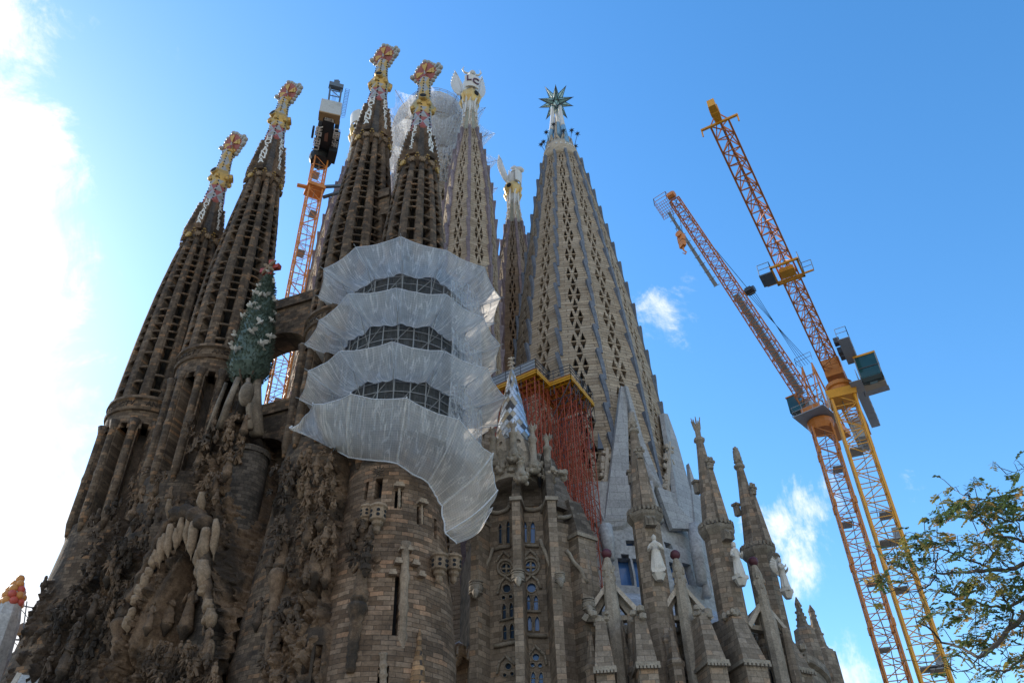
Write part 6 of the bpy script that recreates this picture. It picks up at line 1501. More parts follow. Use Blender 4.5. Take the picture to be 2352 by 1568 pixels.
uvnet('inner_mesh', [[tuple(pol(RS - .12 + .05 * sin(a_ * 9 + z), a_, z)) for a_ in [2 * pi * k / 52 for k in range(52)]] for z in (38.6, 42, 46, 50, 54, 57.5)], MAT['net_dark'], SCN, True)
def fan(zo, zi, ro, ri, label, jit, seed):
    root = empty('catch_net', (XT4[0], XT4[1], 0)); tag(root, label, 'netting', 'white catch net tiers round the front bell tower')
    rng = random.Random(seed); sub = 8; rows = [[] for _ in range(9)]; VR = [(ro + rng.uniform(-.3, .3), zo + rng.uniform(-.25, .25)) for _ in range(NP)]
    for i in range(NP * sub + 1):
        k = (i // sub) % NP; t = (i % sub) / sub; a0 = PA[0] + i * 2 * pi / (NP * sub)
        r = VR[k][0] * (1 - t) + VR[(k + 1) % NP][0] * t; z = VR[k][1] * (1 - t) + VR[(k + 1) % NP][1] * t
        chord = cos(pi / NP) / cos((t - .5) * 2 * pi / NP); sag = sin(pi * t)
        r_out = r * chord * (1 - .02 * sag); z_out = z - .12 * sag
        r_in = ri * chord * .995 + .1 * sin(5 * a0 + seed); z_in = zi - .25 * sag + .12 * sin(7 * a0 + seed)
        for j in range(9):
            u = j / 8; rr = r_in + (r_out - r_in) * u; zz = z_in + (z_out - z_in) * u
            belly = sin(pi * u) * (.62 * sag + .16) ; fold = .13 * mnoise.noise(Vector((i * .55, u * .6, seed * 3.3))) * (1.4 - u)
            rows[j].append(tuple(pol(rr + fold, a0, zz - belly + fold)))
    uvnet('net_cloth', rows, MAT['net'], root)
    for i in range(NP):
        m = MB(); r, z = VR[i]; m.path([pol(RS, PA[i], zi + .6), pol(r, PA[i], z), pol(r + .35, PA[i], z + .1)], [.05, .045, .04], 5); m.tube(pol(RS, PA[i], zi - 2.2), pol(r * .82, PA[i], z - .35), .035, .035, 4); m.build('outrigger', MAT['pale_steel'], root)
    for i in range(NP): m = MB(); m.path([Vector(rows[j][i * sub]) - Vector((0, 0, .07)) for j in range(9)], .055, 5); m.build('net_rib', MAT['net_rope'], root)
    m = MB(); m.path(rows[8], .035, 4); m.path(rows[0], .05, 4); m.build('edge_rope', MAT['net_rope'], root)
fan(57.2, 56.0, 9.25, 5.9, 'topmost white catch net tier, fanning out below the dark belfry', .3, 1)
fan(51.0, 49.9, 9.3, 5.9, 'second white catch net tier from the top of the netted tower', .3, 2)
fan(44.9, 43.7, 9.4, 5.9, 'third white catch net tier, just above the lowest hanging skirt', .3, 3)
# lowest tier: a big skirt drawn in to the drum and sweeping down on the right
def skirt():
    root = empty('net_skirt', (XT4[0], XT4[1], 0)); tag(root, 'lowest and largest white net skirt sweeping down to the right over the brick drum', 'netting', 'white catch net tiers round the front bell tower')
    OU = [(672, 982, 9.4), (719, 929, 9.2), (806, 905, 9.2), (934, 914, 9.2), (1055, 962, 9.2), (1131, 1044, 9.2), (1143, 1128, 9.2), (1119, 1203, 7.6)]
    LO = [(677, 985, 9.2), (745, 1024, 6.0), (800, 1049, 5.0), (912, 1064, 4.75), (985, 1110, 4.8), (1014, 1162, 4.95), (1024, 1225, 5.1), (1050, 1248, 5.6)]
    def P(q): a, z = hit(*XT4, q[2], q[0], q[1]); return pol(q[2], a, z)
    O = [P(q) for q in OU]; L = [P(q) for q in LO]; sub = 8; rows = [[] for _ in range(11)]
    O = O + [pol(9.0, rad(25), 36), pol(9.0, rad(60), 38)]; L = L + [pol(5.3, rad(20), 33), pol(5.2, rad(60), 36)]
    n = len(O) - 1
    for i in range(n * sub + 1):
        k = min(i // sub, n - 1); t = i / sub - k; sag = sin(pi * t); o = O[k].lerp(O[k + 1], t); l = L[k].lerp(L[k + 1], t)
        er = Vector((o.x, o.y, 0)).normalized(); o = o - er * .12 * sag - Vector((0, 0, .2 * sag))
        for j in range(11):
            u = j / 10; p = l.lerp(o, u); f = .16 * mnoise.noise(Vector((i * .6, u * .8, 5.5))); p = p - Vector((0, 0, 1)) * (sin(pi * u) * (.2 + .25 * sag)) + er * (f + sin(pi * u) * .35); rows[j].append(tuple(p))
    uvnet('net_cloth', rows, MAT['net'], root)
    for k in range(len(O)):
        m = MB(); a = math.atan2(O[k].y, O[k].x); m.tube(pol(4.6, a, O[k].z + .5), O[k], .05, .045, 5); m.build('outrigger', MAT['pale_steel'], root)
    for k in range(len(O)): m = MB(); m.path([Vector(rows[j][min(k * sub, n * sub)]) * 1.004 for j in range(11)], .06, 5); m.build('net_rib', MAT['net_rope'], root)
    m = MB(); m.path(rows[10], .035, 4); m.path(rows[0], .06, 4); m.build('edge_rope', MAT['net_rope'], root)
skirt()
veil = empty('hanging_veil', (XT4[0], XT4[1], 0)); tag(veil, 'thin see through netting hanging down the right side of the netted tower', 'netting')
uvnet('veil_cloth', [[tuple(pol(7.3 + .25 * sin(a * 7 + z * .3) , a, z)) for a in [rad(-48 + 2.6 * k) for k in range(40)]] for z in (36.5, 40, 44, 48, 52, 56.2)], MAT['net_thin'], veil)

# ================================================================== cranes
def truss(mk, A, B, up, w0, w1, h0, h1, n, tri=False, rc=.09, rb=.05, chord='chord', brace='bracing', mat='crane_orange', parent=None, part=True):
    """lattice between A and B: chords as parts, bracing per face; returns nothing"""
    A, B = Vector(A), Vector(B); d = (B - A).normalized(); s = d.cross(Vector(up)).normalized(); u = s.cross(d)
    def C(i, k):
        t = i / n; w = w0 + (w1 - w0) * t; h = h0 + (h1 - h0) * t; o = A.lerp(B, t)
        return o + (s * (-w / 2, w / 2, w / 2, -w / 2)[k] + u * (-h / 2, -h / 2, h / 2, h / 2)[k]) if not tri else o + (s * (-w / 2, w / 2, 0)[k] + u * (0, 0, h)[k])
    K = 3 if tri else 4
    for k in range(K):
        m = MB(); m.tube(C(0, k), C(n, k), rc, rc, 4); m.build(chord, MAT[mat], parent)
    for k in range(K):
        m = MB(); k2 = (k + 1) % K
        for i in range(n):
            if i % 2: m.tube(C(i, k), C(i + 1, k2), rb, rb, 4)
            else: m.tube(C(i, k2), C(i + 1, k), rb, rb, 4)
            m.tube(C(i, k), C(i, k2), rb, rb, 4)
        m.tube(C(n, k), C(n, k2), rb, rb, 4); m.build(brace, MAT[mat], parent)
    return C
def mast(parent, x, y, z0, z1, w, rz, mat, n, rc=.11, plat=6.0, collar=None):
    ux, uy = Vector((cos(rz), sin(rz), 0)), Vector((-sin(rz), cos(rz), 0)); c = Vector((x, y, 0))
    truss(None, c + Vector((0, 0, z0)), c + Vector((0, 0, z1)), uy, w, w, w, w, n, rc=rc, rb=.05, chord='mast_chord', brace='mast_bracing', mat=mat, parent=parent)
    z = z0 + 1; k = 0
    while z < z1 - 1:
        m = MB(); m.box(tuple(c + ux * (.35 if k % 2 else -.35) + Vector((0, 0, z))), (w * .5, w * .8, .08), rz)
        for s in (-1, 1): m.tube(c + uy * (w * .4 * s) + ux * -w * .35 + Vector((0, 0, z + 1)), c + uy * (w * .4 * s) + ux * w * .35 + Vector((0, 0, z + 1)), .03, .03, 4)
        m.build('rest_platform', MAT['grey_steel'], parent)
        m = MB(); o = c + ux * (-.3 if k % 2 else .3)
        for s in (-.2, .2): m.tube(o + uy * s + Vector((0, 0, z)), o + uy * s + ux * (.5 if k % 2 else -.5) + Vector((0, 0, min(z + plat, z1))), .03, .03, 4)
        for q in range(int(plat / .6)): 
            t = q * .6 / plat; p = o + ux * (.5 if k % 2 else -.5) * t + Vector((0, 0, z + q * .6)); m.tube(p - uy * .2, p + uy * .2, .02, .02, 4)
        m.build('ladder', MAT['pale_steel'], parent)
        z += plat; k += 1
    if collar:
        z = z0 + collar * .5
        while z < z1:
            m = MB()
            for sx in (-1, 1):
                for sy in (-1, 1): m.box(tuple(c + ux * sx * w / 2 + uy * sy * w / 2 + Vector((0, 0, z))), (.34, .34, .7), rz)
            m.build('section_joint', MAT[mat], parent); z += collar
def rail(mb, pts, h=1.1, r=.03):
    for p, q in zip(pts, pts[1:]):
        p, q = Vector(p), Vector(q); n = max(1, int((q - p).length / 1.2))
        for i in range(n + 1): o = p.lerp(q, i / n); mb.tube(o, o + Vector((0, 0, h)), r, r, 4)
        for k in (.5, 1.0): mb.tube(p + Vector((0, 0, h * k)), q + Vector((0, 0, h * k)), r, r, 4)
# ---- right hand yellow crane: horizontal jib overhead
MY = atD(1933, 905, 74.0); ZY = MY.z
CRY = empty('tower_crane', (0, 0, 0)); tag(CRY, 'yellow tower crane on the right with glazed cab, its flat jib reaching overhead', 'crane', 'tower cranes')
rzy = rad(-22)
mast(CRY, MY.x, MY.y, 0, ZY - .4, 2.1, rzy, 'crane_yellow', 32, .15, 6.6)
tipY = atZ(1652, 282, ZY + 2.6); base = Vector((MY.x, MY.y, ZY + 2.6)); jd = (tipY - base).normalized(); js = Vector((-jd.y, jd.x, 0)); js = Vector((jd.y, -jd.x, 0))
m = MB(); m.lathe([(1.2, ZY - .5), (1.1, ZY + .2), (1.1, ZY + .5), (1.3, ZY + .6), (1.3, ZY + 1.0)], 16, (MY.x, MY.y, 0)); m.build('slewing_ring', MAT['crane_orange'], CRY)
m = MB(); m.prism([rot2(a * .9, b * .9, rzy) for a, b in ((-1.4, -1.4), (1.4, -1.4), (1.4, 1.4), (-1.4, 1.4))], ZY - .9, ZY - .1, 1.15); o = m.build('mast_head', MAT['crane_yellow'], CRY); o.location = (MY.x, MY.y, 0)
truss(None, base - jd * 1.2, tipY, (0, 0, 1), 1.6, 1.3, 1.9, 1.2, 26, tri=True, rc=.095, rb=.05, chord='jib_chord', brace='jib_bracing', mat='crane_orange_dark', parent=CRY)
truss(None, base - jd * 1.2, base - jd * 13.0, (0, 0, 1), 1.6, 1.6, 1.2, 1.0, 10, tri=False, rc=.1, rb=.05, chord='counter_jib_chord', brace='counter_jib_bracing', mat='crane_orange', parent=CRY)
m = MB(); m.box(tuple(base + Vector((0, 0, .2))), (1.8, 1.7, 2.0), math.atan2(jd.y, jd.x)); m.build('slew_turret', MAT['crane_orange'], CRY)
m = MB(); e = tipY; m.tube(e - js * 1.35, e + js * 1.35, .11, .11, 4); m.tube(e + js * 1.3, e + js * 1.3 - Vector((0, 0, .7)), .06, .06, 4); m.tube(e - js * 1.3, e - js * 1.3 - Vector((0, 0, .7)), .06, .06, 4); m.box(tuple(e + jd * .8 + Vector((0, 0, .4))), (1.6, .5, .7), math.atan2(jd.y, jd.x)); m.tube(e + jd * .8 - js * .3 + Vector((0, 0, .4)), e + jd * .8 + js * .3 + Vector((0, 0, .4)), .4, .4, 12); m.build('jib_nose', MAT['crane_yellow'], CRY)
trp = atZ(1810, 625, ZY + 2.2); tt = (trp - base).dot(jd); trp = base + jd * tt + Vector((0, 0, -.35)); ra = math.atan2(jd.y, jd.x)
m = MB()
for s in (-1, 1): m.tube(trp - jd * 1.3 + js * s * 1.1, trp + jd * 1.3 + js * s * 1.1, .12, .12, 4); m.tube(trp + jd * s * 1.2 - js * 1.2, trp + jd * s * 1.2 + js * 1.2, .12, .12, 4)
m.box(tuple(trp), (1.0, 1.2, .4), ra); m.tube(trp - js * 2.0 - jd * .9, trp + js * 2.0 - jd * .9, .09, .09, 4); tr = m.build('trolley', MAT['crane_yellow'], CRY)
m = MB(); c = trp + js * 1.7; m.box(tuple(c + Vector((0, 0, -.05))), (1.6, 1.1, .12), ra); m.build('trolley_basket', MAT['slate_steel'], tr)
m = MB(); rail(m, [c + jd * .8 - js * .5, c - jd * .8 - js * .5, c - jd * .8 + js * .5]); rail(m, [c + jd * .8 - js * .5, c + jd * .8 + js * .5]); c2_ = trp - js * 1.7; rail(m, [c2_ + jd * .8 + js * .5, c2_ - jd * .8 + js * .5, c2_ - jd * .8 - js * .3]); m.build('basket_rail', MAT['pale_steel'], tr)
m = MB(); m.path([base + jd * 1 + Vector((0, 0, .3)), trp + Vector((0, 0, .4)), tipY + Vector((0, 0, .3))], .03, 4); m.build('trolley_rope', MAT['dark_steel'], CRY)
# cab to the right of the slewing ring
cc = atZ(1998, 852, ZY + .9); k = (cc - base); ca_ = math.atan2(jd.y, jd.x)
def cabbox(nm, mat, off, size, parent): m = MB(); o = cc + jd * off[0] - js * off[1] + Vector((0, 0, off[2])); m.box(tuple(o), size, ca_); return m.build(nm, MAT[mat], parent)
cab = cabbox('cab', 'cab_glass', (0, 0, 0), (2.3, 1.9, 2.3), CRY)
cabbox('cab_roof', 'crane_yellow', (0, 0, 1.22), (2.45, 2.05, .2), cab); cabbox('cab_floor', 'cab_beige', (-.75, 0, -1.22), (.95, 1.95, .16), cab)
for dx, dy in ((1.15, .95), (1.15, -.95), (-1.15, .95), (-1.15, -.95)): cabbox('cab_post', 'pale_steel', (dx, dy, 0), (.1, .1, 2.35), cab)
cabbox('cab_sill', 'dark_steel', (0, .96, -.35), (2.3, .06, .1), cab); cabbox('cab_sill', 'dark_steel', (1.17, 0, -.2), (.06, 1.9, .1), cab); cabbox('floor_window', 'cab_glass', (.55, 0, -1.2), (1.15, 1.7, .1), cab); cabbox('window_bar', 'dark_steel', (.2, 0, -1.27), (.06, 1.9, .06), cab); cabbox('operator_seat', 'pale_glass', (-.1, 0, -1.27), (.6, .7, .05), cab)
m = MB(); rail(m, [cc + jd * 1.2 + js * 1.2 + Vector((0, 0, -1.2)), cc - jd * 2.2 + js * 1.2 + Vector((0, 0, -1.2)), cc - jd * 2.2 - js * 1.0 + Vector((0, 0, -1.2)), cc - jd * 1.2 - js * 1.0 + Vector((0, 0, -1.2))]); m.box(tuple(cc - jd * 1.75 + Vector((0, 0, -1.25))), (.9, 2.2, .06), ca_); m.box(tuple(cc + js * 1.5 + Vector((0, 0, -1.25))), (2.2, 1.1, .06), ca_); m.build('cab_walkway', MAT['mesh_steel'], cab)
m = MB(); q = base + Vector((0, 0, 1)) - js * 1.3 + jd * 3.5
for i in range(3): m.box(tuple(q - jd * i * 1.3 + Vector((0, 0, -.3 * (i % 2)))), (.7, .55, .6), ca_)
m.build('winch_gear', MAT['dark_steel'], CRY)
m = MB(); q = base - js * 2.0 + jd * 3.2; m.box(tuple(q + Vector((0, 0, -.2))), (4.5, 1.0, .06), ca_); rail(m, [q + jd * 2.2 - js * .5, q - jd * 2.2 - js * .5]); rail(m, [q + jd * 2.2 - js * .5, q + jd * 2.2 + js * .5]); m.build('side_walkway', MAT['mesh_steel'], CRY)
m = MB()
for i in range(3): m.box(tuple(base - jd * (10.0 + i * 1.2) + Vector((0, 0, -1.2))), (1.0, 1.5, 2.4), ca_)
m.build('counterweight', MAT['counterweight'], CRY)
m = MB(); q = base - js * 1.6 - jd * 7; m.box(tuple(q + Vector((0, 0, -.5))), (9.5, .9, .06), ca_); rail(m, [q + jd * 4.7 - js * .45 + Vector((0, 0, -.5)), q - jd * 4.7 - js * .45 + Vector((0, 0, -.5))]); m.build('counter_walkway', MAT['mesh_steel'], CRY)
for px, py in ((2085, 1240), (2150, 1535)):
    q = atD(px - 12, py, 74.0); m = MB(); m.box((MY.x, MY.y, q.z), (1.7, 1.7, .1), rzy); m.box((MY.x + .5, MY.y - .5, q.z + .6), (.5, .4, 1.0), rzy); m.build('equipment_deck', MAT['grey_steel'], CRY)
# ---- orange luffing crane just left of it
MO = atD(1888, 985, 84.0); ZO = MO.z
CRO = empty('luffing_crane', (0, 0, 0)); tag(CRO, 'orange luffing crane with thinner raised jib and hanging hook, left of the yellow crane', 'crane', 'tower cranes')
rzo = rad(-17)
mast(CRO, MO.x, MO.y, 0, ZO, 2.0, rzo, 'crane_orange', 36, .13, 6.2, collar=6.2)
tipO = atD(1548, 458, 62.0); fo = atD(1858, 925, 83.0); jo = (tipO - fo).normalized(); so_ = jo.cross(Vector((0, 0, 1))).normalized()
truss(None, fo, tipO, (0, 0, 1), 1.5, 1.0, 1.3, .6, 34, rc=.075, rb=.038, chord='jib_chord', brace='jib_bracing', mat='crane_orange_dark', parent=CRO)
m = MB(); m.box(tuple(fo.lerp(tipO, .32)), (.1, .1, .1)); q0, q1 = fo.lerp(tipO, .05), fo.lerp(tipO, .55); up_ = so_.cross(jo)
for s in (-.35, .35): m.tube(q0 + so_ * s - up_ * .3, q1 + so_ * s - up_ * .3, .035, .035, 4)
m.add([tuple(q0 - so_ * .3 - up_ * .35), tuple(q0 + so_ * .3 - up_ * .35), tuple(q1 + so_ * .3 - up_ * .35), tuple(q1 - so_ * .3 - up_ * .35)], [(0, 1, 2, 3)]); m.build('jib_walkway', MAT['mesh_steel'], CRO)
m = MB(); q0, q1 = fo.lerp(tipO, .62), fo.lerp(tipO, .97); side = so_ * 1.0
if (ray(1500, 500).dot(so_)) > 0: pass
m.add([tuple(q0 + side - up_ * .5), tuple(q0 + side * 1.45 - up_ * .5), tuple(q1 + side * 1.3 - up_ * .4), tuple(q1 + side - up_ * .4)], [(0, 1, 2, 3)]); 
for i in range(11): q = q0.lerp(q1, i / 10); m.tube(q + side * .8 - up_ * .5, q + side * 1.5 - up_ * .5, .04, .04, 4)
m.build('side_catwalk', MAT['mesh_steel'], CRO)
m = MB(); c = tipO + jo * .5; m.tube(c - so_ * .4, c + so_ * .4, .36, .36, 12); m.box(tuple(c), (.7, .6, .45), math.atan2(jo.y, jo.x)); m.build('tip_sheave', MAT['crane_orange_dark'], CRO)
m = MB(); cg = tipO + side * 1.4 - jo * .4
for i in range(7): m.tube(cg - jo * .9 + side * (.25 * i - .8), cg + jo * .9 + side * (.25 * i - .8), .025, .025, 4); m.tube(cg - jo * (.9 - .3 * i) - side * .8, cg - jo * (.9 - .3 * i) + side * .75, .025, .025, 4)
rail(m, [cg - jo * .9 - side * .8, cg + jo * .9 - side * .8, cg + jo * .9 + side * .75, cg - jo * .9 + side * .75]); m.build('tip_basket', MAT['crane_orange'], CRO)
hk = tipO - Vector((0, 0, 0)) + jo * .3; hz = atD(1577, 553, math.hypot(hk.x, hk.y)).z
m = MB()
for s in (-.35, .35): m.tube(hk + so_ * s, (hk.x + so_.x * s * .8, hk.y + so_.y * s * .8, hz + .9), .03, .03, 4)
m.build('hoist_rope', MAT['dark_steel'], CRO)
m = MB(); b_ = Vector((hk.x, hk.y, hz)); m.box(tuple(b_ + Vector((0, 0, .45))), (.4, .8, .8), .4); m.tube(b_ + Vector((-.3, -.3, .9)), b_ + Vector((.3, .3, .9)), .35, .35, 10); m.box(tuple(b_ + Vector((0, 0, -.35))), (.4, .7, .7), .4); hb = m.build('hook_block', MAT['crane_orange_dark'], CRO)
m = MB(); m.path([b_ + Vector((0, 0, -.7)), b_ + Vector((0, 0, -1.2)), b_ + Vector((.22, 0, -1.45)), b_ + Vector((.1, 0, -1.7)), b_ + Vector((-.18, 0, -1.55))], [.09, .09, .09, .08, .03], 6); m.build('hook', MAT['crane_orange_dark'], hb)
# turntable, machinery deck, A-frame and luffing ropes
cO = Vector((MO.x, MO.y, ZO)); bo = Vector((jo.x, jo.y, 0)).normalized(); so2 = Vector((-bo.y, bo.x, 0)); ao = math.atan2(bo.y, bo.x)
m = MB(); m.lathe([(1.2, -.3), (1.4, .3), (1.4, .9), (1.1, 1.1)], 16, cO); m.build('slewing_ring', MAT['crane_orange_dark'], CRO)
m = MB(); m.box(tuple(cO + Vector((0, 0, 1.7)) - bo * 2.0), (8.0, 2.0, .8), ao); m.build('machinery_deck', MAT['crane_orange_dark'], CRO)
m = MB(); m.box(tuple(cO + Vector((0, 0, 1.1)) + bo * .6), (4.2, 3.6, .1), ao); rail(m, [cO + bo * 2.7 + so2 * 1.8 + Vector((0, 0, 1.1)), cO - bo * 1.5 + so2 * 1.8 + Vector((0, 0, 1.1))]); rail(m, [cO + bo * 2.7 - so2 * 1.8 + Vector((0, 0, 1.1)), cO + bo * 2.7 + so2 * 1.8 + Vector((0, 0, 1.1))]); rail(m, [cO + bo * 2.7 - so2 * 1.8 + Vector((0, 0, 1.1)), cO - bo * 1.5 - so2 * 1.8 + Vector((0, 0, 1.1))]); m.build('turntable_walkway', MAT['mesh_steel'], CRO)
m = MB(); m.box(tuple(cO + Vector((0, 0, 3.0)) - bo * .8 - so2 * 1.2), (2.4, 1.6, 2.4), ao); o = m.build('machine_house', MAT['cab_grey'], CRO)
m = MB(); m.box(tuple(cO + Vector((0, 0, 3.2)) + bo * 1.0 - so2 * 1.55), (1.7, 1.4, 2.0), ao); o = m.build('cab', MAT['cab_glass'], CRO); m = MB(); m.box(tuple(cO + Vector((0, 0, 4.25)) + bo * 1.0 - so2 * 1.55), (1.85, 1.55, .14), ao); m.build('cab_roof', MAT['crane_orange'], o)
ft = atD(1853, 838, 85.0); m = MB()
for s in (-1, 1):
    m.tube(cO + Vector((0, 0, 2)) - bo * 1.0 + so2 * s, ft + so2 * s * .6, .11, .1, 4); m.tube(cO + Vector((0, 0, 2)) - bo * 4.6 + so2 * s, ft + so2 * s * .6, .11, .1, 4); m.tube(cO + Vector((0, 0, 2)) + bo * 1.6 + so2 * s, ft + so2 * s * .6, .08, .08, 4)
for i in range(1, 5): p = (cO + Vector((0, 0, 2)) - bo * 1.0).lerp(ft, i / 5); q = (cO + Vector((0, 0, 2)) - bo * 4.6).lerp(ft, i / 5); m.tube(p - so2 * .9, p + so2 * .9, .06, .06, 4); m.tube(p + so2 * .9, q - so2 * .9, .05, .05, 4); m.tube(p, q, .06, .06, 4)
m.build('a_frame', MAT['crane_orange'], CRO)
m = MB(); rail(m, [ft + so2 * 1 + bo * .6, ft - so2 * 1 + bo * .6, ft - so2 * 1 - bo * .8]); m.build('frame_rail', MAT['pale_steel'], CRO)
pul = atD(1722, 668, 73.5); m = MB(); m.tube(pul - so_ * .6, pul + so_ * .6, .4, .4, 10); m.box(tuple(pul), (1.0, .7, .5), ao); m.build('luffing_pulley', MAT['dark_steel'], CRO)
m = MB()
for s in (-.5, -.17, .17, .5): m.tube(ft + so2 * s, pul + so_ * s * .8, .028, .028, 4)
m.tube(pul, tipO, .035, .035, 4); m.build('luffing_ropes', MAT['dark_steel'], CRO)
# ---- dark topped crane between the old towers
ML = atD(735, 372, 95.0); CRL = empty('dark_topped_crane', (0, 0, 0)); tag(CRL, 'orange crane mast with black machinery and grey counterweight between the old bell towers', 'crane', 'tower cranes')
rzl = rad(28)
mast(CRL, ML.x, ML.y, 18, ML.z, 2.15, rzl, 'crane_orange', 46, .15, 9.0)
zt = ML.z + 1.2
def zp(px, py, z=0.0): return atZ(px, py, zt + z)
def plate(name, mat, pts, h, parent=CRL, z=0.0):
    P = [zp(*q, z) for q in pts]; m = MB(); m.prism([(p.x, p.y) for p in P], zt + z, zt + z + h); return m.build(name, MAT[mat], parent)
m = MB(); m.lathe([(1.6, ML.z - .2), (1.9, ML.z + .4), (1.9, zt)], 16, (ML.x, ML.y, 0)); m.build('slewing_ring', MAT['black_steel'], CRL)
body = plate('machinery_platform', 'black_steel', [(743, 270), (768, 277), (760, 366), (723, 356)], 1.2)
plate('side_panel', 'black_steel', [(730, 288), (739, 290), (728, 352), (719, 348)], 2.0, body, -.3); plate('side_panel', 'black_steel', [(768, 294), (778, 297), (770, 345), (760, 342)], 2.0, body, -.3)
plate('catwalk', 'black_steel', [(717, 297), (722, 298), (719, 318), (714, 317)], 1.0, body); plate('catwalk', 'black_steel', [(775, 310), (781, 312), (778, 330), (772, 329)], 1.0, body); plate('cab', 'black_steel', [(756, 345), (775, 350), (768, 378), (750, 372)], 2.4, CRL, -1.5)
plate('centre_hatch', 'crane_rust', [(746, 308), (754, 305), (752, 326), (744, 324)], .1, body, -.12)
cw = plate('counterweight', 'counterweight', [(733, 255), (781, 266), (779, 287), (731, 276)], 3.4, CRL, .3); plate('counterweight_base', 'timber', [(732.5, 256), (781.5, 267), (779.5, 287.5), (730.5, 276.5)], .25, cw, .02)
# maker's name along both side panels and on the back
def panel_text(p0, p1, size, z, txt):
    a, b = zp(*p0, z), zp(*p1, z); ex = (b - a).normalized(); ey = Vector((0, 0, -1)).cross(ex); m = MB(); n = len(txt)
    for i, ch in enumerate(txt):
        v, f = text_geo(ch, size, .04); m.mesh(v, f, frame(a.lerp(b, (i + .5) / n), ex, ey))
    m.build('lettering', MAT['letter_white'], body)
panel_text((725, 345), (735, 291), 1.5, -.42, 'LIEBHERR'); panel_text((774, 297), (766, 341), 1.4, -.42, 'LIEBHERR'); panel_text((747, 273.5), (765, 278.5), .75, -.14, 'LIEBHERR')
AF = [zp(752, 257, 3.6), zp(775, 263, 3.6)]; tp = [atD(759, 196, math.hypot(AF[0].x, AF[0].y) + .6), atD(785, 202, math.hypot(AF[1].x, AF[1].y) + .6)]; m = MB(); bk = Vector((ML.x - AF[0].x, ML.y - AF[0].y, 0)).normalized() * 5
for i in range(2): m.tube(AF[i], tp[i], .2, .17, 4); m.tube(AF[i] + bk, tp[i], .12, .12, 4)
for t in (.35, .62, .82): m.tube(AF[0].lerp(tp[0], t), AF[1].lerp(tp[1], t), .09, .09, 4)
m.tube(AF[0].lerp(tp[0], .05), AF[1].lerp(tp[1], .35), .07, .07, 4); m.tube(AF[0].lerp(tp[0], .85), AF[1].lerp(tp[1], .62), .07, .07, 4)
m.build('a_frame', MAT['slate_steel'], CRL)
c = (tp[0] + tp[1]) / 2; m = MB(); ex = (tp[1] - tp[0]); m.box(tuple(c), (ex.length + .5, .9, 1.0), math.atan2(ex.y, ex.x)); m.box(tuple(c + Vector((0, 0, .9))), (1.0, .7, .9), math.atan2(ex.y, ex.x)); m.tube(c + Vector((-.3, 0, 1.5)), c + Vector((.3, 0, 1.5)), .3, .3, 8); m.build('frame_head', MAT['slate_steel'], CRL)
m = MB(); exn = ex.normalized(); l0, l1 = AF[1] + exn * .9, tp[1] + exn * 1.0
for s in (-.3, .3): m.tube(l0 + exn * s, l1 + exn * s, .03, .03, 4)
for i in range(18):
    p = l0.lerp(l1, i / 17); yy = exn.cross(Vector((0, 0, 1))).normalized(); m.path([p + exn * .4 * cos(b) + yy * .45 * sin(b) * -1 for b in [pi * q / 6 for q in range(7)]], .022, 4); m.tube(p - exn * .3, p + exn * .3, .02, .02, 4)
m.build('caged_ladder', MAT['slate_steel'], CRL)
m = MB(); 
for s in (.3, .4, .5, .6): m.tube(AF[0].lerp(AF[1], s) + bk * .3, tp[0].lerp(tp[1], s), .025, .025, 4)
m.build('luffing_ropes', MAT['dark_steel'], CRL)
# wall tie that braces the mast to the church
q = atD(722, 437, 95.0); m = MB(); m.box((ML.x, ML.y, q.z), (2.9, 2.9, .7), rzl); m.tube((ML.x - 2.6, ML.y - 1.2, q.z), (ML.x - .8, ML.y - .6, q.z), .35, .35, 6); m.build('tie_collar', MAT['crane_orange'], CRL)
m = MB(); t2 = atD(752, 415, 92.0); m.tube((ML.x + 1.2, ML.y - .5, q.z + .2), t2 + Vector((3, 2, 1)), .3, .3, 4); m.tube((ML.x + 1.2, ML.y + 1.2, q.z - .4), t2 + Vector((3, 2, 0)), .3, .3, 4); m.build('wall_tie', MAT['slate_steel'], CRL)
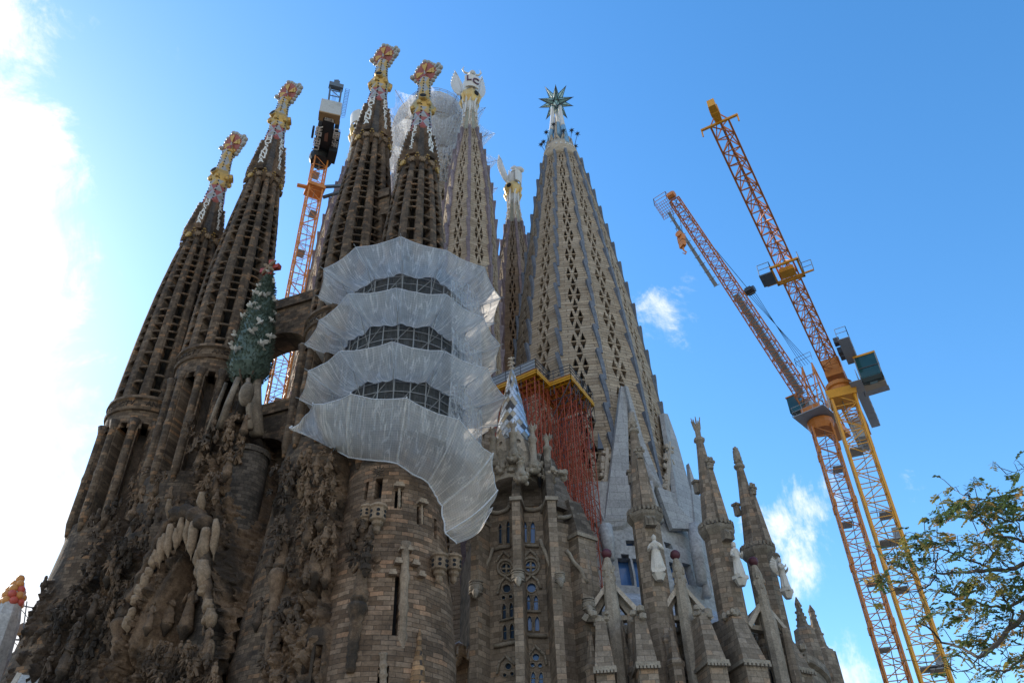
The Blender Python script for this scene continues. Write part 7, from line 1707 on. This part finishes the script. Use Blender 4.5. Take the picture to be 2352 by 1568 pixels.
# ================================================================== tree at the lower right
t5 = lambda x, y: (1837.5 + .341 * x, 1033.6 + .341 * y)
TRB = atD(2620, 1560, 10.5)
TREE = empty('tree', (TRB.x + 1.2, TRB.y - .3, 0)); tag(TREE, 'sparse green and yellow leaved tree reaching in from the lower right corner', 'tree')
TV = Vector(TREE.location)
BR = [([(1700, 730), (1509, 770), (1420, 805), (1300, 808), (1200, 812), (1060, 822), (920, 830), (905, 780), (930, 690)], .05, 10.0), ([(1300, 808), (1230, 775), (1150, 740), (1010, 680), (900, 650), (820, 640), (720, 640)], .022, 9.9),
      ([(1700, 640), (1509, 612), (1430, 590), (1310, 575), (1220, 480), (1210, 425), (1140, 360)], .036, 10.3), ([(1700, 900), (1560, 1080), (1400, 1210), (1330, 1300), (1200, 1390), (1130, 1350), (960, 1290), (870, 1200), (780, 1150)], .05, 9.6),
      ([(1700, 950), (1509, 1000), (1400, 1060), (1290, 1050), (1180, 1020), (1080, 1000), (970, 930), (920, 850)], .034, 10.1), ([(920, 848), (880, 900), (840, 930), (740, 950), (640, 930), (560, 880), (500, 890)], .016, 9.9), ([(905, 850), (800, 860), (700, 800), (640, 760), (600, 770)], .012, 9.8),
      ([(1700, 420), (1509, 460), (1400, 480), (1300, 440), (1210, 430), (1100, 410), (1000, 470), (930, 440)], .03, 10.5), ([(1700, 250), (1509, 300), (1350, 310), (1200, 335), (1100, 300), (1045, 270)], .024, 10.7), ([(1700, 1350), (1509, 1400), (1380, 1490), (1300, 1480), (1180, 1450)], .03, 9.3),
      ([(1430, 800), (1390, 780), (1300, 700), (1220, 600), (1190, 540)], .012, 10.0), ([(1400, 1210), (1440, 1100), (1380, 1000), (1340, 960), (1250, 900), (1130, 880)], .02, 9.8), ([(1330, 1300), (1260, 1250), (1150, 1240), (1050, 1250)], .014, 9.6), ([(1700, 120), (1560, 110), (1470, 140), (1390, 160)], .014, 10.8), ([(1200, 1390), (1160, 1470), (1060, 1500), (960, 1440)], .012, 9.4), ([(870, 680), (880, 740), (925, 770)], .008, 9.9), ([(1509, 612), (1480, 520), (1420, 400), (1360, 330)], .016, 10.4), ([(1010, 680), (960, 600), (880, 560), (800, 570)], .012, 9.9)]
hub = atD(*t5(1900, 800), 10.4)
m = MB(); m.path([(0, 0, 0), (.05, .05, 1.4), (hub - TV) * .7 + Vector((0, 0, .3)), hub - TV, hub - TV + Vector((.2, .3, 1.2))], [.17, .14, .12, .10, .06], 10); m.build('trunk', MAT['bark'], TREE, smooth=True)
rng = random.Random(21); tw = []
for pts, r, D in BR:
    P = [atD(*t5(*q), D + .25 * sin(i * 1.3)) - TV for i, q in enumerate(pts)]
    if pts[0][0] > 1600: P = [hub - TV] + P
    n = len(P); m = MB(); fine = []
    for i in range(n - 1):
        for k in range(4): t = k / 4; fine.append(P[i].lerp(P[i + 1], t) + Vector((rng.uniform(-1, 1), rng.uniform(-1, 1), rng.uniform(-1, 1))) * .012)
    fine.append(P[-1]); m.path(fine, [max(.0035, .62 * r * (1 - .8 * i / len(fine))) for i in range(len(fine))], 6)
    for i in range(4, len(fine), 2):
        p = fine[i]; d = Vector((rng.uniform(-1, .4), rng.uniform(-1, 1), rng.uniform(-.7, 1))).normalized(); L = rng.uniform(.12, .42); q = p + d * L * .6 + Vector((0, 0, .03)); e = p + d * L; m.path([p, q, e], [.005, .004, .0025], 4); tw.append((e, d))
    m.build('branch', MAT['bark'], TREE, smooth=True)
CL = [(1250, 400, 110, 30), (1390, 370, 110, 30), (1100, 365, 70, 16), (980, 445, 55, 12), (860, 590, 100, 26), (750, 620, 60, 12), (700, 690, 50, 10), (540, 870, 55, 14), (1160, 600, 90, 14), (1310, 600, 90, 18), (1210, 890, 110, 24), (1050, 1060, 110, 26), (1180, 1110, 110, 26), (1350, 1110, 110, 24), (1250, 1230, 90, 16), (1420, 880, 110, 18), (1090, 1280, 70, 12), (1250, 1490, 80, 14), (1450, 1420, 80, 16), (1450, 1250, 70, 12), (598, 770, 16, 4), (1450, 160, 50, 5), (1225, 240, 30, 4), (1050, 350, 30, 4), (990, 1400, 60, 8), (1400, 640, 90, 18), (1000, 620, 55, 8), (1110, 690, 60, 9), (1490, 960, 80, 12), (1480, 300, 70, 12), (1330, 480, 80, 12), (960, 940, 50, 6), (780, 770, 40, 3), (900, 1110, 60, 6), (1500, 1120, 70, 10), (720, 730, 50, 5), (1200, 1300, 70, 8), (1100, 900, 60, 6), (1020, 780, 40, 3)]
def leaf_spray(mb, p, d, up, L, n, rng):
    s = d.cross(up).normalized(); droop = Vector((0, 0, -1))
    for i in range(n):
        t = (i + 1) / n; c = p + d * L * t + droop * (L * .35 * t * t)
        for sg in (-1, 1):
            ld = (s * sg * .9 + d * .45 + droop * rng.uniform(-.1, .5)).normalized(); ll = rng.uniform(.040, .062) * (1.1 - .4 * abs(t - .5)); w = ll * .30; nn = ld.cross(up); nn = nn.normalized() if nn.length > .01 else s
            e = c + ld * ll; q = c + ld * ll * .5; bend = up * rng.uniform(-.006, .01); mb.add([c, q + nn * w + bend, e, q - nn * w - bend * .5], [(0, 1, 2, 3)])
mats = {'leaf_green': MB(), 'leaf_olive': MB(), 'leaf_yellow': MB()}; stems = MB()
def put(c, k):
    d = Vector((rng.uniform(-1, .7), rng.uniform(-1, 1), rng.uniform(-.5, .5))).normalized(); up = (Vector((rng.uniform(-.5, .5), rng.uniform(-.5, .5), 1))).normalized(); L = rng.uniform(.10, .22); r_ = rng.random()
    key = 'leaf_green' if r_ < .55 else ('leaf_olive' if r_ < .88 else 'leaf_yellow')
    leaf_spray(mats[key], c, d, up, L, rng.randint(5, 9), rng); stems.path([c - d * .05, c + d * L * .5 - Vector((0, 0, L * .09)), c + d * L - Vector((0, 0, L * .35))], .0022, 3)
for x, y, r, n in CL:
    for _ in range(int(n * .8)):
        a = rng.uniform(0, 2 * pi); q = r * math.sqrt(rng.random()); c = atD(*t5(x + q * cos(a) * 1.1, y + q * sin(a) * .6), 9.9 + rng.uniform(-.5, .6)) - TV; put(c, 0)
for e, d in tw:
    if rng.random() < .8: put(e, 0)
for k, mb in mats.items(): mb.build('crown', MAT[k], TREE, recalc=False)
stems.build('twigs', MAT['bark'], TREE)
# ================================================================== lower left corner: fruit topped pinnacle, scaffold and sloping roof
FP = atD(14, 1420, 88); zf = atD(22, 1330, 88).z
FPR = empty('fruit_pinnacle', (FP.x, FP.y, 0)); tag(FPR, 'pale stone pinnacle topped by a heap of red and orange fruit balls, lower left corner', 'pinnacle')
m = MB(); m.lathe([(1.7, 0), (1.55, zf - 9), (1.2, zf - 3.5), (.85, zf - 2.0), (.6, zf - 1.0)], 8, fn=lambda a, z: 1 + .06 * sin(3 * a + z)); m.build('shaft', MAT['white_concrete'], FPR)
rng = random.Random(2); k = 0
for ring, (r, n) in enumerate([(.75, 7), (.72, 7), (.55, 5), (.3, 3), (.05, 1)]):
    for i in range(n):
        a = 2 * pi * i / n + ring * .5; m = MB(); m.ball((0, 0, 0), .40, 10); m.build('fruit', MAT['fruit_red' if (i + ring) % 3 == 0 else 'fruit_orange'], FPR, smooth=True, loc=(r * cos(a), r * sin(a), zf - 2.1 + ring * .58))
paint_ = None
SL = empty('sloping_wall', (0, 0, 0)); tag(SL, 'grey sloping concrete gable wall at the foot of the leftmost tower', 'wall')
P = [atD(163, 1374, 86), atD(172, 1400, 84), atD(112, 1600, 78), atD(30, 1600, 80)]; m = MB(); c = P[0]; nrm = (P[1] - P[0]).cross(P[3] - P[0]).normalized()
m.add([tuple(p) for p in P] + [tuple(p - nrm * .8) for p in P], [(0, 1, 2, 3), (7, 6, 5, 4), (0, 4, 5, 1), (1, 5, 6, 2), (2, 6, 7, 3), (3, 7, 4, 0)]); m.build('slab', MAT['white_concrete'], SL)
m = MB(); m.path([P[0] + Vector((0, -.3, .3)), P[3] + Vector((0, -.3, .3))], .5, 6); m.build('coping', MAT['trim_stone'], SL)
m = MB(); g0, g1 = atD(0, 1520, 90), atD(120, 1540, 90); m.prism([(g0.x - 8, g0.y - 2), (g1.x, g1.y - 2), (g1.x, g1.y + 6), (g0.x - 8, g0.y + 6)], 0, g0.z, .9); m.build('lower_block', MAT['carved_dark'], SL)
LS = empty('pole_scaffold', (0, 0, 0)); tag(LS, 'thin pole scaffold with a timber deck behind the fruit topped pinnacle', 'scaffolding')
m = MB()
for x, y, x2, y2 in ((40, 1388, 130, 1405), (25, 1440, 110, 1452), (22, 1466, 105, 1475), (18, 1500, 90, 1512), (15, 1530, 80, 1540)): m.tube(atD(x, y, 91), atD(x2, y2, 91), .07, .07, 4); m.tube(atD(x + 14, y + 3, 93), atD(x2 + 6, y2 - 2, 93), .05, .05, 4)
for x, y, x2, y2 in ((62, 1380, 38, 1560), (92, 1392, 66, 1560), (110, 1400, 92, 1560), (34, 1420, 20, 1560), (78, 1440, 50, 1540)): m.tube(atD(x, y, 91), atD(x2, y2, 91), .06, .06, 4)
for x, y, x2, y2 in ((40, 1388, 90, 1450), (100, 1400, 40, 1470), (30, 1470, 90, 1540), (95, 1475, 40, 1545)): m.tube(atD(x, y, 91.3), atD(x2, y2, 91.3), .04, .04, 4)
m.build('poles', MAT['slate_steel'], LS)
P = [atD(22, 1452, 90), atD(50, 1436, 92), atD(92, 1455, 92), atD(70, 1470, 90)]; m = MB(); m.add([tuple(p) for p in P] + [tuple(p + Vector((0, 0, .3))) for p in P], [(0, 1, 2, 3), (7, 6, 5, 4), (0, 4, 5, 1), (1, 5, 6, 2), (2, 6, 7, 3), (3, 7, 4, 0)]); m.build('timber_deck', MAT['timber'], LS)
